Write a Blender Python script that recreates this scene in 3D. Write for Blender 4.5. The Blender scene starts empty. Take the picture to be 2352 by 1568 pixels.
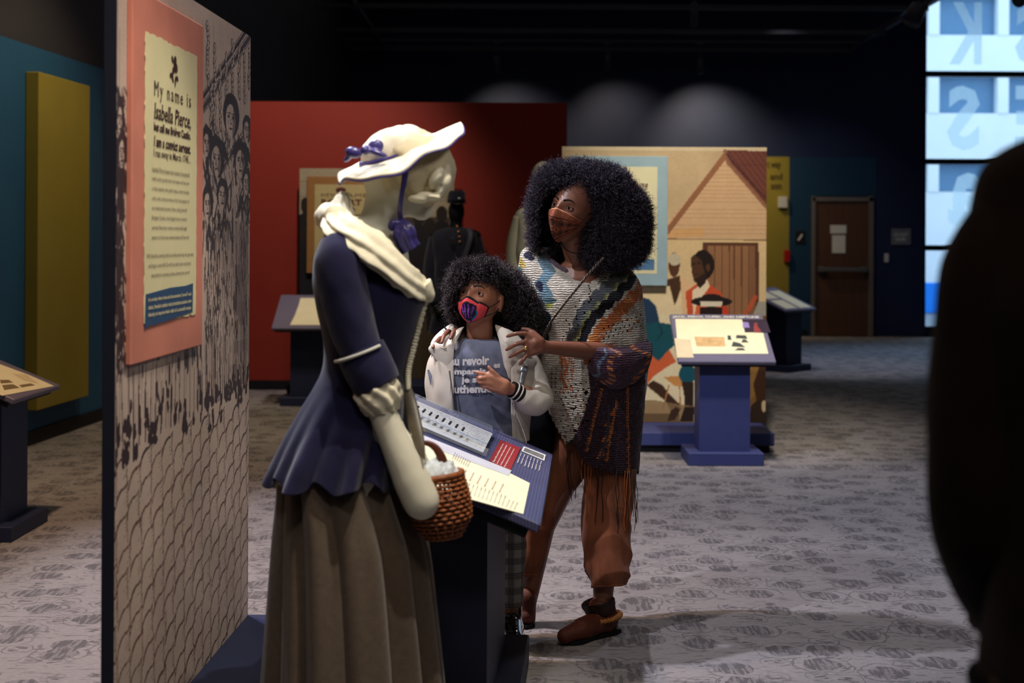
import bpy, math, random
import numpy as np
from mathutils import Vector, Matrix, noise as mnoise

scene = bpy.context.scene
PI = math.pi
F = 3267.0          # focal length in pixels of the 2352 px wide frame (50 mm on 36 mm)
CAMZ = 1.48
ROLL = math.radians(0.28)

# ------------------------------------------------------------------ camera
cam_data = bpy.data.cameras.new('camera')
cam_data.sensor_width = 36.0
cam_data.lens = 50.0
cam_data.clip_start = 0.05
cam_data.clip_end = 200
cam_data.shift_y = -(784 - 548) / 2352.0
cam_data.dof.use_dof = True
cam_data.dof.focus_distance = 5.2
cam_data.dof.aperture_fstop = 3.2
cam = bpy.data.objects.new('camera', cam_data)
scene.collection.objects.link(cam)
cam.matrix_world = Matrix.Translation((0, 0, CAMZ)) @ Matrix.Rotation(PI / 2, 4, 'X') @ Matrix.Rotation(ROLL, 4, 'Z')
scene.camera = cam

# ------------------------------------------------------------------ world, exposure
world = bpy.data.worlds.new('daylight')
scene.world = world
world.use_nodes = True
wn = world.node_tree
wn.nodes.clear()
wo = wn.nodes.new('ShaderNodeOutputWorld')
wb = wn.nodes.new('ShaderNodeBackground')
wb.inputs[0].default_value = (0.60, 0.80, 1.0, 1)
wb.inputs[1].default_value = 2.3
wn.links.new(wb.outputs[0], wo.inputs[0])
scene.view_settings.view_transform = 'Standard'
scene.view_settings.look = 'None'
scene.view_settings.exposure = 0.0
scene.view_settings.gamma = 1.0
scene.view_settings.use_curve_mapping = False
try:
    scene.cycles.max_bounces = 6
    scene.cycles.diffuse_bounces = 3
    scene.cycles.glossy_bounces = 3
    scene.cycles.transmission_bounces = 6
    scene.cycles.transparent_max_bounces = 8
    scene.cycles.sample_clamp_indirect = 4.0
    scene.cycles.use_denoising = True
    scene.cycles.caustics_reflective = False
    scene.cycles.caustics_refractive = False
except Exception:
    pass


def P(px, py, Y):
    """world point at depth Y seen at pixel (px, py) of the 2352x1568 photograph"""
    dx, dy = px - 1176.0, py - 548.0
    c, s = math.cos(ROLL), math.sin(ROLL)
    u = dx * c + dy * s
    v = -dx * s + dy * c
    return Vector((u / F * Y, Y, CAMZ - v / F * Y))


COOL = (0.80, 0.87, 1.0)
NEUT = (1.0, 0.95, 0.93)
WARM = (1.0, 0.80, 0.56)


def spot(name, loc, target, power, angle, color, radius=0.06, blend=0.5):
    l = bpy.data.lights.new(name, 'SPOT')
    l.energy = power
    l.spot_size = math.radians(angle)
    l.spot_blend = blend
    l.color = color
    l.shadow_soft_size = radius
    o = bpy.data.objects.new(name, l)
    scene.collection.objects.link(o)
    o.location = loc
    d = Vector(target) - Vector(loc)
    o.rotation_euler = d.to_track_quat('-Z', 'Y').to_euler()
    return o


# key from the left, throws the woman's shadow to the right across the carpet
spot('key_spot', (-1.35, 5.45, 4.1), (1.05, 5.7, 0.2), 520, 98, (0.82, 0.85, 1.0), 0.05, 0.35)
# cool wash over the carpet in the middle of the room
spot('wash_spot', (2.9, 8.8, 4.9), (1.7, 7.2, 0), 250, 66, (0.80, 0.84, 1.0), 0.15, 0.6)
spot('wash_near_spot', (2.8, 3.2, 4.6), (1.5, 4.1, 0), 34, 50, (1.0, 0.84, 0.66), 0.1, 0.5)
# warm lights on the near mannequin
spot('mannequin_front_spot', (0.50, 2.65, 4.6), (-0.38, 3.6, 1.0), 300, 34, (1.0, 0.93, 0.78), 0.03, 0.4)
spot('mannequin_side_fill_spot', (1.5, 1.9, 3.3), (-0.30, 3.6, 1.45), 75, 26, (1.0, 0.93, 0.84), 0.3, 0.9)  # soft fill added to lift neck, arm and chest, not a gallery lamp
spot('mannequin_back_spot', (-1.15, 4.4, 4.2), (-0.5, 3.7, 1.4), 190, 34, (0.70, 0.80, 1.0), 0.04, 0.4)
spot('family_front_spot', (-1.75, 3.7, 4.4), (0.1, 5.25, 1.2), 330, 27, (0.94, 0.93, 1.0), 0.03, 0.5)
spot('camera_side_fill_spot', (-0.4, 0.6, 4.6), (-0.25, 4.0, 1.3), 120, 38, (1.0, 0.93, 0.86), 0.25, 0.8)
# near big panel
spot('panel_spot', (0.1, 2.9, 4.5), (-0.93, 4.0, 1.2), 130, 58, (1.0, 0.88, 0.80), 0.1, 0.8)
spot('panel_low_spot', (-0.1, 2.1, 4.3), (-0.95, 3.5, 0.8), 60, 40, (1.0, 0.74, 0.50), 0.3, 0.8)
# left carpet, blue wall with yellow panel
spot('left_floor_spot', (-1.9, 5.6, 4.4), (-2.1, 6.2, 0), 440, 90, (1.0, 0.66, 0.40), 0.1, 0.7)
spot('left_wall_spot', (-1.8, 9.4, 4.4), (-3.5, 10.2, 0.6), 170, 80, (1.0, 0.80, 0.50), 0.1, 0.8)
# red wall
spot('red_wall_spot', (-1.4, 11.0, 4.4), (-2.2, 13.8, 1.6), 270, 66, (1.0, 0.84, 0.74), 0.1, 0.8)
spot('red_floor_spot', (-1.9, 10.8, 4.4), (-1.9, 11.6, 0), 170, 50, (1.0, 0.78, 0.48), 0.1, 0.8)
spot('soldier_spot', (-0.4, 11.4, 4.4), (-0.8, 13.4, 1.3), 50, 45, (1.0, 0.85, 0.7), 0.1, 0.8)
# mural with painted house
spot('mural_spot', (1.3, 7.8, 4.5), (1.35, 10.4, 0.9), 560, 46, (1.0, 0.88, 0.70), 0.1, 0.8)
spot('mural_lectern_spot', (1.0, 8.3, 4.4), (1.35, 9.4, 0.3), 100, 40, (1.0, 0.9, 0.76), 0.05, 0.6)
# far part
spot('far_lectern_spot', (2.6, 15.2, 4.4), (3.4, 16.4, 0.6), 160, 44, (0.95, 0.92, 1.0), 0.1, 0.7)
spot('far_floor_fill_spot', (5.2, 18.5, 5.0), (5.0, 17.8, 0), 420, 70, (0.42, 0.64, 1.0), 0.2, 0.9)  # added blue fill standing in for the window's daylight on the carpet
spot('far_wall_spot', (3.6, 19.0, 4.5), (4.6, 21.9, 1.4), 80, 60, (0.9, 0.85, 0.8), 0.2, 0.9)
spot('platform_spot', (0.2, 8.0, 4.5), (1.0, 9.9, 0.1), 60, 30, (0.72, 0.72, 1.0), 0.05, 0.3)
spot('visitor_fill_spot', (0.2, -0.6, 3.6), (0.45, 1.6, 1.5), 16, 40, (1.0, 0.8, 0.66), 0.1, 0.6)  # unseen fill added so the near figure's coat does not go black
amb = bpy.data.lights.new('ceiling_bounce', 'AREA')
amb.shape = 'RECTANGLE'
amb.size = 11
amb.size_y = 22
amb.energy = 52
amb.color = (1.0, 0.86, 0.72)
ambo = bpy.data.objects.new('ceiling_bounce', amb)
scene.collection.objects.link(ambo)
ambo.location = (2.0, 9.5, 5.3)


# ------------------------------------------------------------------ materials
def lin(c):
    """8 bit sRGB triple -> linear"""
    out = []
    for v in c[:3]:
        v = v / 255.0
        out.append(v / 12.92 if v <= 0.04045 else ((v + 0.055) / 1.055) ** 2.4)
    return tuple(out)


def L4(c):
    return (*lin(c), 1.0)


MATS = {}


def mat(name, color=None, rough=0.6, var=0.08, nscale=20.0, bump=0.0, bscale=60.0, metal=0.0,
        attr=None, spec=0.3, sheen=0.0, coat=0.0, wave=None, stretch=(1, 1, 1), emit=None):
    """procedural principled material: colour (or colour attribute) x noise, noise bump, optional weave"""
    if name in MATS:
        return MATS[name]
    m = bpy.data.materials.new(name)
    m.use_nodes = True
    nt = m.node_tree
    N, Lk = nt.nodes, nt.links
    b = N['Principled BSDF']
    tc = N.new('ShaderNodeTexCoord')
    mp = N.new('ShaderNodeMapping')
    mp.inputs['Scale'].default_value = stretch
    Lk.new(tc.outputs['Object'], mp.inputs['Vector'])
    nz = N.new('ShaderNodeTexNoise')
    nz.inputs['Scale'].default_value = nscale
    nz.inputs['Detail'].default_value = 4
    Lk.new(mp.outputs[0], nz.inputs['Vector'])
    mr = N.new('ShaderNodeMapRange')
    mr.inputs['From Min'].default_value = 0.25
    mr.inputs['From Max'].default_value = 0.75
    mr.inputs['To Min'].default_value = 1 - var
    mr.inputs['To Max'].default_value = 1 + var
    Lk.new(nz.outputs['Fac'], mr.inputs['Value'])
    mul = N.new('ShaderNodeMix')
    mul.data_type = 'RGBA'
    mul.blend_type = 'MULTIPLY'
    mul.inputs[0].default_value = 1.0
    if attr:
        at = N.new('ShaderNodeAttribute')
        at.attribute_name = attr
        Lk.new(at.outputs['Color'], mul.inputs[6])
    else:
        mul.inputs[6].default_value = L4(color)
    Lk.new(mr.outputs[0], mul.inputs[7])
    colout = mul.outputs[2]
    height = None
    if wave:
        # wave = (scale_a, axis_a, scale_b, axis_b, depth)
        sa, aa, sb, ab, dep = wave
        ws = []
        for s_, a_ in ((sa, aa), (sb, ab)):
            if not s_:
                continue
            w = N.new('ShaderNodeTexWave')
            w.wave_type = 'BANDS'
            w.bands_direction = a_
            w.inputs['Scale'].default_value = s_
            w.inputs['Distortion'].default_value = 1.2
            w.inputs['Detail'].default_value = 1
            w.inputs['Detail Scale'].default_value = 2
            Lk.new(mp.outputs[0], w.inputs['Vector'])
            ws.append(w.outputs['Fac'])
        h = ws[0]
        if len(ws) > 1:
            mm = N.new('ShaderNodeMath')
            mm.operation = 'MULTIPLY'
            Lk.new(ws[0], mm.inputs[0])
            Lk.new(ws[1], mm.inputs[1])
            h = mm.outputs[0]
        height = h
        mr2 = N.new('ShaderNodeMapRange')
        mr2.inputs['To Min'].default_value = 1 - dep
        mr2.inputs['To Max'].default_value = 1.05
        Lk.new(h, mr2.inputs['Value'])
        mul2 = N.new('ShaderNodeMix')
        mul2.data_type = 'RGBA'
        mul2.blend_type = 'MULTIPLY'
        mul2.inputs[0].default_value = 1.0
        Lk.new(colout, mul2.inputs[6])
        Lk.new(mr2.outputs[0], mul2.inputs[7])
        colout = mul2.outputs[2]
    Lk.new(colout, b.inputs['Base Color'])
    b.inputs['Roughness'].default_value = rough
    b.inputs['Metallic'].default_value = metal
    b.inputs['Specular IOR Level'].default_value = spec
    if sheen:
        b.inputs['Sheen Weight'].default_value = sheen
        b.inputs['Sheen Roughness'].default_value = 0.5
    if coat:
        b.inputs['Coat Weight'].default_value = coat
        b.inputs['Coat Roughness'].default_value = 0.06
    if emit:
        b.inputs['Emission Color'].default_value = L4(emit[0])
        b.inputs['Emission Strength'].default_value = emit[1]
    if bump or wave:
        bp = N.new('ShaderNodeBump')
        bp.inputs['Strength'].default_value = bump or 0.5
        bp.inputs['Distance'].default_value = 0.004
        if height is not None:
            Lk.new(height, bp.inputs['Height'])
        else:
            n2 = N.new('ShaderNodeTexNoise')
            n2.inputs['Scale'].default_value = bscale
            n2.inputs['Detail'].default_value = 5
            Lk.new(mp.outputs[0], n2.inputs['Vector'])
            Lk.new(n2.outputs['Fac'], bp.inputs['Height'])
        Lk.new(bp.outputs[0], b.inputs['Normal'])
    MATS[name] = m
    return m


# ------------------------------------------------------------------ object helpers
def link(o, parent=None):
    scene.collection.objects.link(o)
    if parent is not None:
        o.parent = parent
        o.matrix_parent_inverse = parent.matrix_world.inverted()
    return o


def tag(o, label=None, cat=None, group=None, kind=None):
    if label:
        o['label'] = label
    if cat:
        o['category'] = cat
    if group:
        o['group'] = group
    if kind:
        o['kind'] = kind
    return o


def thing(name, loc, label, cat, group=None, rotz=0.0):
    o = bpy.data.objects.new(name, None)
    o.empty_display_size = 0.1
    scene.collection.objects.link(o)
    o.matrix_world = Matrix.Translation(loc) @ Matrix.Rotation(rotz, 4, 'Z')
    return tag(o, label, cat, group)


def mk(name, verts, faces, m, parent=None, smooth=True, cols=None, local=False):
    """verts in world coordinates (unless local); faces list or Nx4 / Nx3 int array"""
    me = bpy.data.meshes.new(name)
    v = np.asarray(verts, dtype=np.float32).reshape(-1, 3)
    if parent is not None and not local:
        inv = np.array(parent.matrix_world.inverted(), dtype=np.float32)
        v = v @ inv[:3, :3].T + inv[:3, 3]
    if isinstance(faces, np.ndarray):
        n, k = faces.shape
        me.vertices.add(len(v))
        me.vertices.foreach_set('co', v.ravel())
        me.loops.add(n * k)
        me.loops.foreach_set('vertex_index', faces.astype(np.int32).ravel())
        me.polygons.add(n)
        me.polygons.foreach_set('loop_start', np.arange(0, n * k, k, dtype=np.int32))
        me.polygons.foreach_set('loop_total', np.full(n, k, dtype=np.int32))
        me.update(calc_edges=True)
        me.validate()
    else:
        me.from_pydata([tuple(map(float, p)) for p in v], [], [tuple(f) for f in faces])
        me.update()
    if smooth:
        me.polygons.foreach_set('use_smooth', np.ones(len(me.polygons), dtype=bool))
    if cols is not None:
        ca = me.color_attributes.new('Col', 'FLOAT_COLOR', 'POINT')
        c = np.ones((len(v), 4), dtype=np.float32)
        c[:, :3] = cols
        ca.data.foreach_set('color', c.ravel())
    me.materials.append(m)
    o = bpy.data.objects.new(name, me)
    scene.collection.objects.link(o)
    if parent is not None:
        o.parent = parent
    return o


class MB:
    """collects simple solids into one mesh"""

    def __init__(self):
        self.v, self.f = [], []

    def add(self, v, f):
        n = len(self.v)
        self.v += [tuple(p) for p in v]
        self.f += [tuple(i + n for i in q) for q in f]
        return self

    def box(self, c, s, M=None):
        pts = []
        for z in (-.5, .5):
            for x, y in ((-.5, -.5), (.5, -.5), (.5, .5), (-.5, .5)):
                p = Vector((x * s[0], y * s[1], z * s[2]))
                if M is not None:
                    p = M @ p
                pts.append(p + Vector(c))
        return self.add(pts, [(3, 2, 1, 0), (4, 5, 6, 7), (0, 1, 5, 4), (1, 2, 6, 5), (2, 3, 7, 6), (3, 0, 4, 7)])

    def bbox(self, c, s, b=0.004, M=None):
        """box with chamfered vertical and horizontal edges"""
        hx, hy, hz = s[0] / 2, s[1] / 2, s[2] / 2
        b = min(b, hx * .6, hy * .6, hz * .6)
        rings = []
        for z, ins in ((-hz, b), (-hz + b, 0), (hz - b, 0), (hz, b)):
            X, Y_ = hx - ins, hy - ins
            rings.append([(-X + b, -Y_, z), (X - b, -Y_, z), (X, -Y_ + b, z), (X, Y_ - b, z),
                          (X - b, Y_, z), (-X + b, Y_, z), (-X, Y_ - b, z), (-X, -Y_ + b, z)])
        pts = [p for r in rings for p in r]
        out = []
        for p in pts:
            p = Vector(p)
            if M is not None:
                p = M @ p
            out.append(p + Vector(c))
        f = [tuple(range(7, -1, -1)), tuple(range(24, 32))]
        for k in range(3):
            for i in range(8):
                j = (i + 1) % 8
                f.append((k * 8 + i, k * 8 + j, k * 8 + 8 + j, k * 8 + 8 + i))
        return self.add(out, f)

    def cyl(self, a, b, r, n=16, r2=None):
        a, b = Vector(a), Vector(b)
        r2 = r if r2 is None else r2
        d = (b - a).normalized()
        u = d.orthogonal().normalized()
        w = d.cross(u)
        pts = [a + (u * math.cos(t) + w * math.sin(t)) * r for t in np.linspace(0, 2 * PI, n, endpoint=False)]
        pts += [b + (u * math.cos(t) + w * math.sin(t)) * r2 for t in np.linspace(0, 2 * PI, n, endpoint=False)]
        f = [tuple(range(n - 1, -1, -1)), tuple(range(n, 2 * n))]
        f += [(i, (i + 1) % n, n + (i + 1) % n, n + i) for i in range(n)]
        return self.add(pts, f)

    def build(self, name, m, parent=None, smooth=False, local=False):
        return mk(name, self.v, self.f, m, parent, smooth, local=local)


def grid_faces(nr, nc, closed=False):
    """faces of an nr x nc vertex grid (row major); closed wraps the columns"""
    r = np.arange(nr - 1)[:, None]
    c = np.arange(nc if closed else nc - 1)[None, :]
    c2 = (c + 1) % nc
    return np.stack([r * nc + c, r * nc + c2, (r + 1) * nc + c2, (r + 1) * nc + c], -1).reshape(-1, 4)


def loft(name, rings, m, parent=None, cap=True, cols=None, flip=False):
    """rings: (k, n, 3) closed cross-sections"""
    R = np.asarray(rings, dtype=float)
    k, n, _ = R.shape
    v = R.reshape(-1, 3)
    f = grid_faces(k, n, True)
    if flip:
        f = f[:, ::-1]
    if cap:
        v = np.vstack([v, R[0].mean(0), R[-1].mean(0)])
        a, b = k * n, k * n + 1
        i = np.arange(n)
        j = (i + 1) % n
        c1 = np.stack([np.full(n, a), j, i, i], -1)
        c2 = np.stack([np.full(n, b), (k - 1) * n + i, (k - 1) * n + j, (k - 1) * n + j], -1)
        if flip:
            c1, c2 = c1[:, [0, 2, 1, 1]], c2[:, [0, 2, 1, 1]]
        fl = [tuple(q) for q in f] + [tuple(q[:3]) for q in c1] + [tuple(q[:3]) for q in c2]
        if cols is not None:
            cols = np.vstack([cols, cols[0], cols[-1]])
        return mk(name, v, fl, m, parent, True, cols)
    return mk(name, v, f, m, parent, True, cols)


def cr(pts, n):
    """catmull-rom resample of (k, d) control rows to n rows"""
    P_ = np.asarray(pts, dtype=float)
    k = len(P_)
    t = np.linspace(0, k - 1, n)
    i = np.clip(t.astype(int), 0, k - 2)
    u = (t - i)[:, None]
    p0 = P_[np.clip(i - 1, 0, k - 1)]
    p1, p2 = P_[i], P_[i + 1]
    p3 = P_[np.clip(i + 2, 0, k - 1)]
    return 0.5 * ((2 * p1) + (-p0 + p2) * u + (2 * p0 - 5 * p1 + 4 * p2 - p3) * u ** 2 + (-p0 + 3 * p1 - 3 * p2 + p3) * u ** 3)


def frames(path, up=(0, 0, 1)):
    p = np.asarray(path, float)
    t = np.gradient(p, axis=0)
    t /= np.linalg.norm(t, axis=1)[:, None] + 1e-9
    us, ws = [], []
    u = np.cross(t[0], up)
    if np.linalg.norm(u) < 1e-3:
        u = np.cross(t[0], (1, 0, 0))
    u /= np.linalg.norm(u)
    for k in range(len(p)):
        u = u - t[k] * np.dot(u, t[k])
        u /= np.linalg.norm(u) + 1e-9
        us.append(u)
        ws.append(np.cross(t[k], u))
    return t, np.array(us), np.array(ws)


def fbm(p, scale, seed=0.0):
    """cheap vectorised smooth pseudo-noise, about -1..1"""
    p = np.asarray(p, float) * scale + seed
    x, y, z = p[..., 0], p[..., 1], p[..., 2]
    return (np.sin(x * 1.7 + 1.3 * np.sin(y * 1.1 + z * .7)) * np.cos(y * 1.3 + 1.1 * np.sin(z * 1.5 + x * .6))
            + .5 * np.sin(z * 3.1 + 2.0 * np.sin(x * 1.9 + y * .8)) * np.cos(x * 2.3 - y * 2.9)) / 1.5


def tube(name, pts, rad, m, parent=None, n=20, seg=None, flat=1.0, wrinkle=0.0, wscale=30, cap=True, up=(0, 0, 1), only=False):
    """swept tube; pts control points, rad control radii; flat = ratio of second radius"""
    pts = np.asarray([tuple(p) for p in pts], float)
    rad = np.asarray(rad, float) if np.ndim(rad) else np.full(len(pts), rad)
    seg = seg or max(2, (len(pts) - 1) * 6)
    q = cr(np.hstack([pts, rad[:, None]]), seg)
    path, r = q[:, :3], np.maximum(q[:, 3], 1e-4)
    t, u, w = frames(path, up)
    th = np.linspace(0, 2 * PI, n, endpoint=False)
    R = path[:, None] + r[:, None, None] * (u[:, None] * np.cos(th)[None, :, None] + w[:, None] * np.sin(th)[None, :, None] * flat)
    if wrinkle:
        d = R - path[:, None]
        R = path[:, None] + d * (1 + wrinkle * fbm(R, wscale)[..., None])
    if only:
        return R
    return loft(name, R, m, parent, cap)


def ell_rings(rows, n=64, up=1.0, sup=2.0):
    """rows: (cx, cy, z, rx, ry) world -> rings"""
    th = np.linspace(0, 2 * PI, n, endpoint=False)
    c, s = np.cos(th), np.sin(th)
    e = 2.0 / sup
    cc = np.sign(c) * np.abs(c) ** e
    ss = np.sign(s) * np.abs(s) ** e
    out = []
    for cx, cy, z, rx, ry in rows:
        out.append(np.stack([cx + rx * cc, cy + ry * ss, np.full(n, z)], -1))
    return np.array(out)


def sil(rows, Y, n=64, k=40, sup=2.0, zs=None):
    """silhouette rows (py, left px, right px, half depth m[, depth shift]) -> rings at depth Y, resampled to k"""
    rr = []
    for r in rows:
        py, l, rt, hd = r[:4]
        dy = r[4] if len(r) > 4 else 0.0
        a, b = P(l, py, Y + dy), P(rt, py, Y + dy)
        rr.append(((a.x + b.x) / 2, Y + dy, (a.z + b.z) / 2, (b.x - a.x) / 2, hd))
    return ell_rings(cr(rr, k), n, sup=sup)


def capsule(p0, r0, p1, r1, n=14):
    p0, p1 = np.array(p0, float), np.array(p1, float)
    d = p1 - p0
    Ld = np.linalg.norm(d)
    d = d / (Ld + 1e-9)
    rows = []
    for a in np.linspace(-PI / 2, 0, 5):
        rows.append((p0 + d * r0 * math.sin(a), max(r0 * math.cos(a), 1e-4)))
    for a in np.linspace(0, PI / 2, 5):
        rows.append((p1 + d * r1 * math.sin(a), max(r1 * math.cos(a), 1e-4)))
    u = np.cross(d, (0.31, 0.83, 0.46))
    u /= np.linalg.norm(u)
    w = np.cross(d, u)
    th = np.linspace(0, 2 * PI, n, endpoint=False)
    v, f = [], []
    for c, r in rows:
        v += list(c + r * (np.cos(th)[:, None] * u + np.sin(th)[:, None] * w))
    k = len(rows)
    f = [tuple(q) for q in grid_faces(k, n, True)]
    f.append(tuple(range(n - 1, -1, -1)))
    f.append(tuple((k - 1) * n + i for i in range(n)))
    return v, f


def ellipsoid(c, r, M=None, n=20, k=14):
    v = []
    c = Vector(c)
    for a in np.linspace(-PI / 2, PI / 2, k):
        for t in np.linspace(0, 2 * PI, n, endpoint=False):
            p = Vector((r[0] * max(math.cos(a), 1e-3) * math.cos(t), r[1] * max(math.cos(a), 1e-3) * math.sin(t), r[2] * math.sin(a)))
            if M is not None:
                p = M @ p
            v.append(p + c)
    f = [tuple(q) for q in grid_faces(k, n, True)]
    f.append(tuple(range(n - 1, -1, -1)))
    f.append(tuple((k - 1) * n + i for i in range(n)))
    return v, f


def remesh(name, parts, m, parent=None, voxel=0.005, smooth=4):
    """union of closed meshes -> one continuous smooth surface"""
    mb = MB()
    for v, f in parts:
        mb.add(v, f)
    o = mb.build(name + '_raw', m)
    md = o.modifiers.new('r', 'REMESH')
    md.mode = 'VOXEL'
    md.voxel_size = voxel
    md.use_smooth_shade = True
    if smooth:
        ms = o.modifiers.new('s', 'SMOOTH')
        ms.factor = 0.5
        ms.iterations = smooth
    dg = bpy.context.evaluated_depsgraph_get()
    ev = o.evaluated_get(dg)
    me = bpy.data.meshes.new_from_object(ev)
    me.name = name
    bpy.data.objects.remove(o)
    me.polygons.foreach_set('use_smooth', np.ones(len(me.polygons), dtype=bool))
    o2 = bpy.data.objects.new(name, me)
    scene.collection.objects.link(o2)
    if parent is not None:
        me.transform(parent.matrix_world.inverted())
        o2.parent = parent
    return o2


def text_verts(s, bold=0.0, shear=0.0, spacing=1.0, align='LEFT', line=1.0, serif=0.0):
    cu = bpy.data.curves.new('txt', 'FONT')
    cu.body = s
    cu.size = 1.0
    cu.resolution_u = 2
    cu.offset = bold
    cu.shear = 0.0 if serif else shear
    cu.space_character = spacing
    cu.space_line = line
    cu.align_x = align
    o = bpy.data.objects.new('txt', cu)
    scene.collection.objects.link(o)
    dg = bpy.context.evaluated_depsgraph_get()
    me = bpy.data.meshes.new_from_object(o.evaluated_get(dg))
    v = np.array([p.co[:] for p in me.vertices])
    f = [tuple(p.vertices) for p in me.polygons]
    bpy.data.objects.remove(o)
    bpy.data.curves.remove(cu)
    bpy.data.meshes.remove(me)
    if serif:
        cnt = {}
        for q in f:
            for i in range(len(q)):
                e = (min(q[i], q[i - 1]), max(q[i], q[i - 1]))
                cnt[e] = cnt.get(e, 0) + 1
        vv = [tuple(p) for p in v]
        mid = v[:, 1].mean()
        for (i, j), c in cnt.items():
            a, b = v[i], v[j]
            if c == 1 and abs(a[1] - b[1]) < 1e-4 and .045 < abs(a[0] - b[0]) < .17:
                x0, x1, y = min(a[0], b[0]) - serif, max(a[0], b[0]) + serif, a[1]
                d = .038 if y < mid * .7 else -.038
                k = len(vv)
                vv += [(x0, y, 0), (x1, y, 0), (x1, y + d, 0), (x0, y + d, 0)]
                f.append((k, k + 1, k + 2, k + 3) if d > 0 else (k + 3, k + 2, k + 1, k))
        v = np.array(vv)
        v[:, 0] += shear * v[:, 1] * .6
    return v, f


def text_on(mb, s, o, xd, yd, w, h, nrm, off=0.0012, **kw):
    """text s fitted to w x h (metres) with its lower left corner at o"""
    v, f = text_verts(s, **kw)
    if len(v) == 0:
        return
    lo, hi = v.min(0), v.max(0)
    if w is None:
        sx = h / (hi[1] - lo[1])
    else:
        sx = w / max(hi[0] - lo[0], 1e-6)
    sy = h / max(hi[1] - lo[1], 1e-6)
    o, xd, yd, nrm = map(lambda q: np.array(tuple(q), float), (o, xd, yd, nrm))
    X = (v[:, 0:1] - lo[0]) * sx
    Yv = (v[:, 1:2] - lo[1]) * sy
    mb.add(o + X * xd + Yv * yd + nrm * off, f)


# ------------------------------------------------------------------ print canvas
class Canvas:
    def __init__(self, w, h, base):
        self.w, self.h = w, h
        self.a = np.zeros((h, w, 3), np.float32)
        self.a[:] = np.array(base, np.float32)
        self.yy, self.xx = np.mgrid[0:h, 0:w].astype(np.float32)
        self.xx += .5
        self.yy += .5

    def _box(self, xs, ys, pad=1):
        x0, x1 = int(max(0, min(xs) - pad)), int(min(self.w, max(xs) + pad + 1))
        y0, y1 = int(max(0, min(ys) - pad)), int(min(self.h, max(ys) + pad + 1))
        return x0, x1, y0, y1

    def poly(self, pts, col, al=1.0):
        xs, ys = [p[0] for p in pts], [p[1] for p in pts]
        x0, x1, y0, y1 = self._box(xs, ys)
        if x1 <= x0 or y1 <= y0:
            return
        X, Y_ = self.xx[y0:y1, x0:x1], self.yy[y0:y1, x0:x1]
        ins = np.zeros(X.shape, bool)
        n = len(pts)
        for i in range(n):
            ax, ay = pts[i]
            bx, by = pts[(i + 1) % n]
            if ay == by:
                continue
            c = (ay > Y_) != (by > Y_)
            ins ^= c & (X < (bx - ax) * (Y_ - ay) / (by - ay) + ax)
        s = self.a[y0:y1, x0:x1]
        s[ins] = s[ins] * (1 - al) + np.array(col, np.float32) * al

    def ell(self, cx, cy, rx, ry, col, al=1.0, rot=0.0):
        R = max(rx, ry)
        x0, x1, y0, y1 = self._box([cx - R, cx + R], [cy - R, cy + R])
        if x1 <= x0 or y1 <= y0:
            return
        X, Y_ = self.xx[y0:y1, x0:x1] - cx, self.yy[y0:y1, x0:x1] - cy
        c, s_ = math.cos(rot), math.sin(rot)
        u, v = X * c + Y_ * s_, -X * s_ + Y_ * c
        ins = (u / rx) ** 2 + (v / ry) ** 2 < 1
        s = self.a[y0:y1, x0:x1]
        s[ins] = s[ins] * (1 - al) + np.array(col, np.float32) * al

    def line(self, pts, wd, col, al=1.0):
        wd = np.asarray(wd, float) if np.ndim(wd) else np.full(len(pts), float(wd))
        for i in range(len(pts) - 1):
            (ax, ay), (bx, by) = pts[i], pts[i + 1]
            m = max(wd[i], wd[i + 1])
            x0, x1, y0, y1 = self._box([ax, bx], [ay, by], m + 1)
            if x1 <= x0 or y1 <= y0:
                continue
            X, Y_ = self.xx[y0:y1, x0:x1], self.yy[y0:y1, x0:x1]
            dx, dy = bx - ax, by - ay
            L2 = dx * dx + dy * dy + 1e-9
            t = np.clip(((X - ax) * dx + (Y_ - ay) * dy) / L2, 0, 1)
            d = np.hypot(X - ax - t * dx, Y_ - ay - t * dy)
            ins = d < (wd[i] * (1 - t) + wd[i + 1] * t) / 2
            s = self.a[y0:y1, x0:x1]
            s[ins] = s[ins] * (1 - al) + np.array(col, np.float32) * al

    def grain(self, amt, sx=1, sy=1, seed=1):
        rs = np.random.RandomState(seed)
        g = rs.rand(self.h // sy + 2, self.w // sx + 2)
        g = np.repeat(np.repeat(g, sy, 0), sx, 1)[:self.h, :self.w]
        self.a *= (1 + amt * (g[..., None] - .5))

    def blotch(self, amt, scale, seed=0.0):
        p = np.stack([self.xx, self.yy, self.xx * 0], -1)
        self.a *= (1 + amt * fbm(p, scale, seed)[..., None])

    def cols(self):
        return np.array([lin((255 * 0, 0, 0))]) if False else s2l(np.clip(self.a, 0, 255) / 255.0)

    def sheet(self, name, o, xd, yd, w, h, m, parent, nrm, off):
        """plane w x h with one vertex per canvas cell; o = lower left corner"""
        o, xd, yd, nrm = map(lambda q: np.array(tuple(q), float), (o, xd, yd, nrm))
        u = np.linspace(0, 1, self.w)[None, :, None]
        v = np.linspace(1, 0, self.h)[:, None, None]
        V = o + u * w * xd + v * h * yd + nrm * off
        fc = grid_faces(self.h, self.w)
        a = np.cross(xd, yd)
        if np.dot(a, nrm) > 0:
            fc = fc[:, ::-1]
        return mk(name, V.reshape(-1, 3), fc, m, parent, False, self.cols().reshape(-1, 3))

    def sample(self, u, v):
        """nearest sample at pixel coords"""
        x = np.clip(u, 0, self.w - 1).astype(int)
        y = np.clip(v, 0, self.h - 1).astype(int)
        return s2l(np.clip(self.a[y, x], 0, 255) / 255.0)


def s2l(c):
    return np.where(c <= 0.04045, c / 12.92, ((c + 0.055) / 1.055) ** 2.4)


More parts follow.
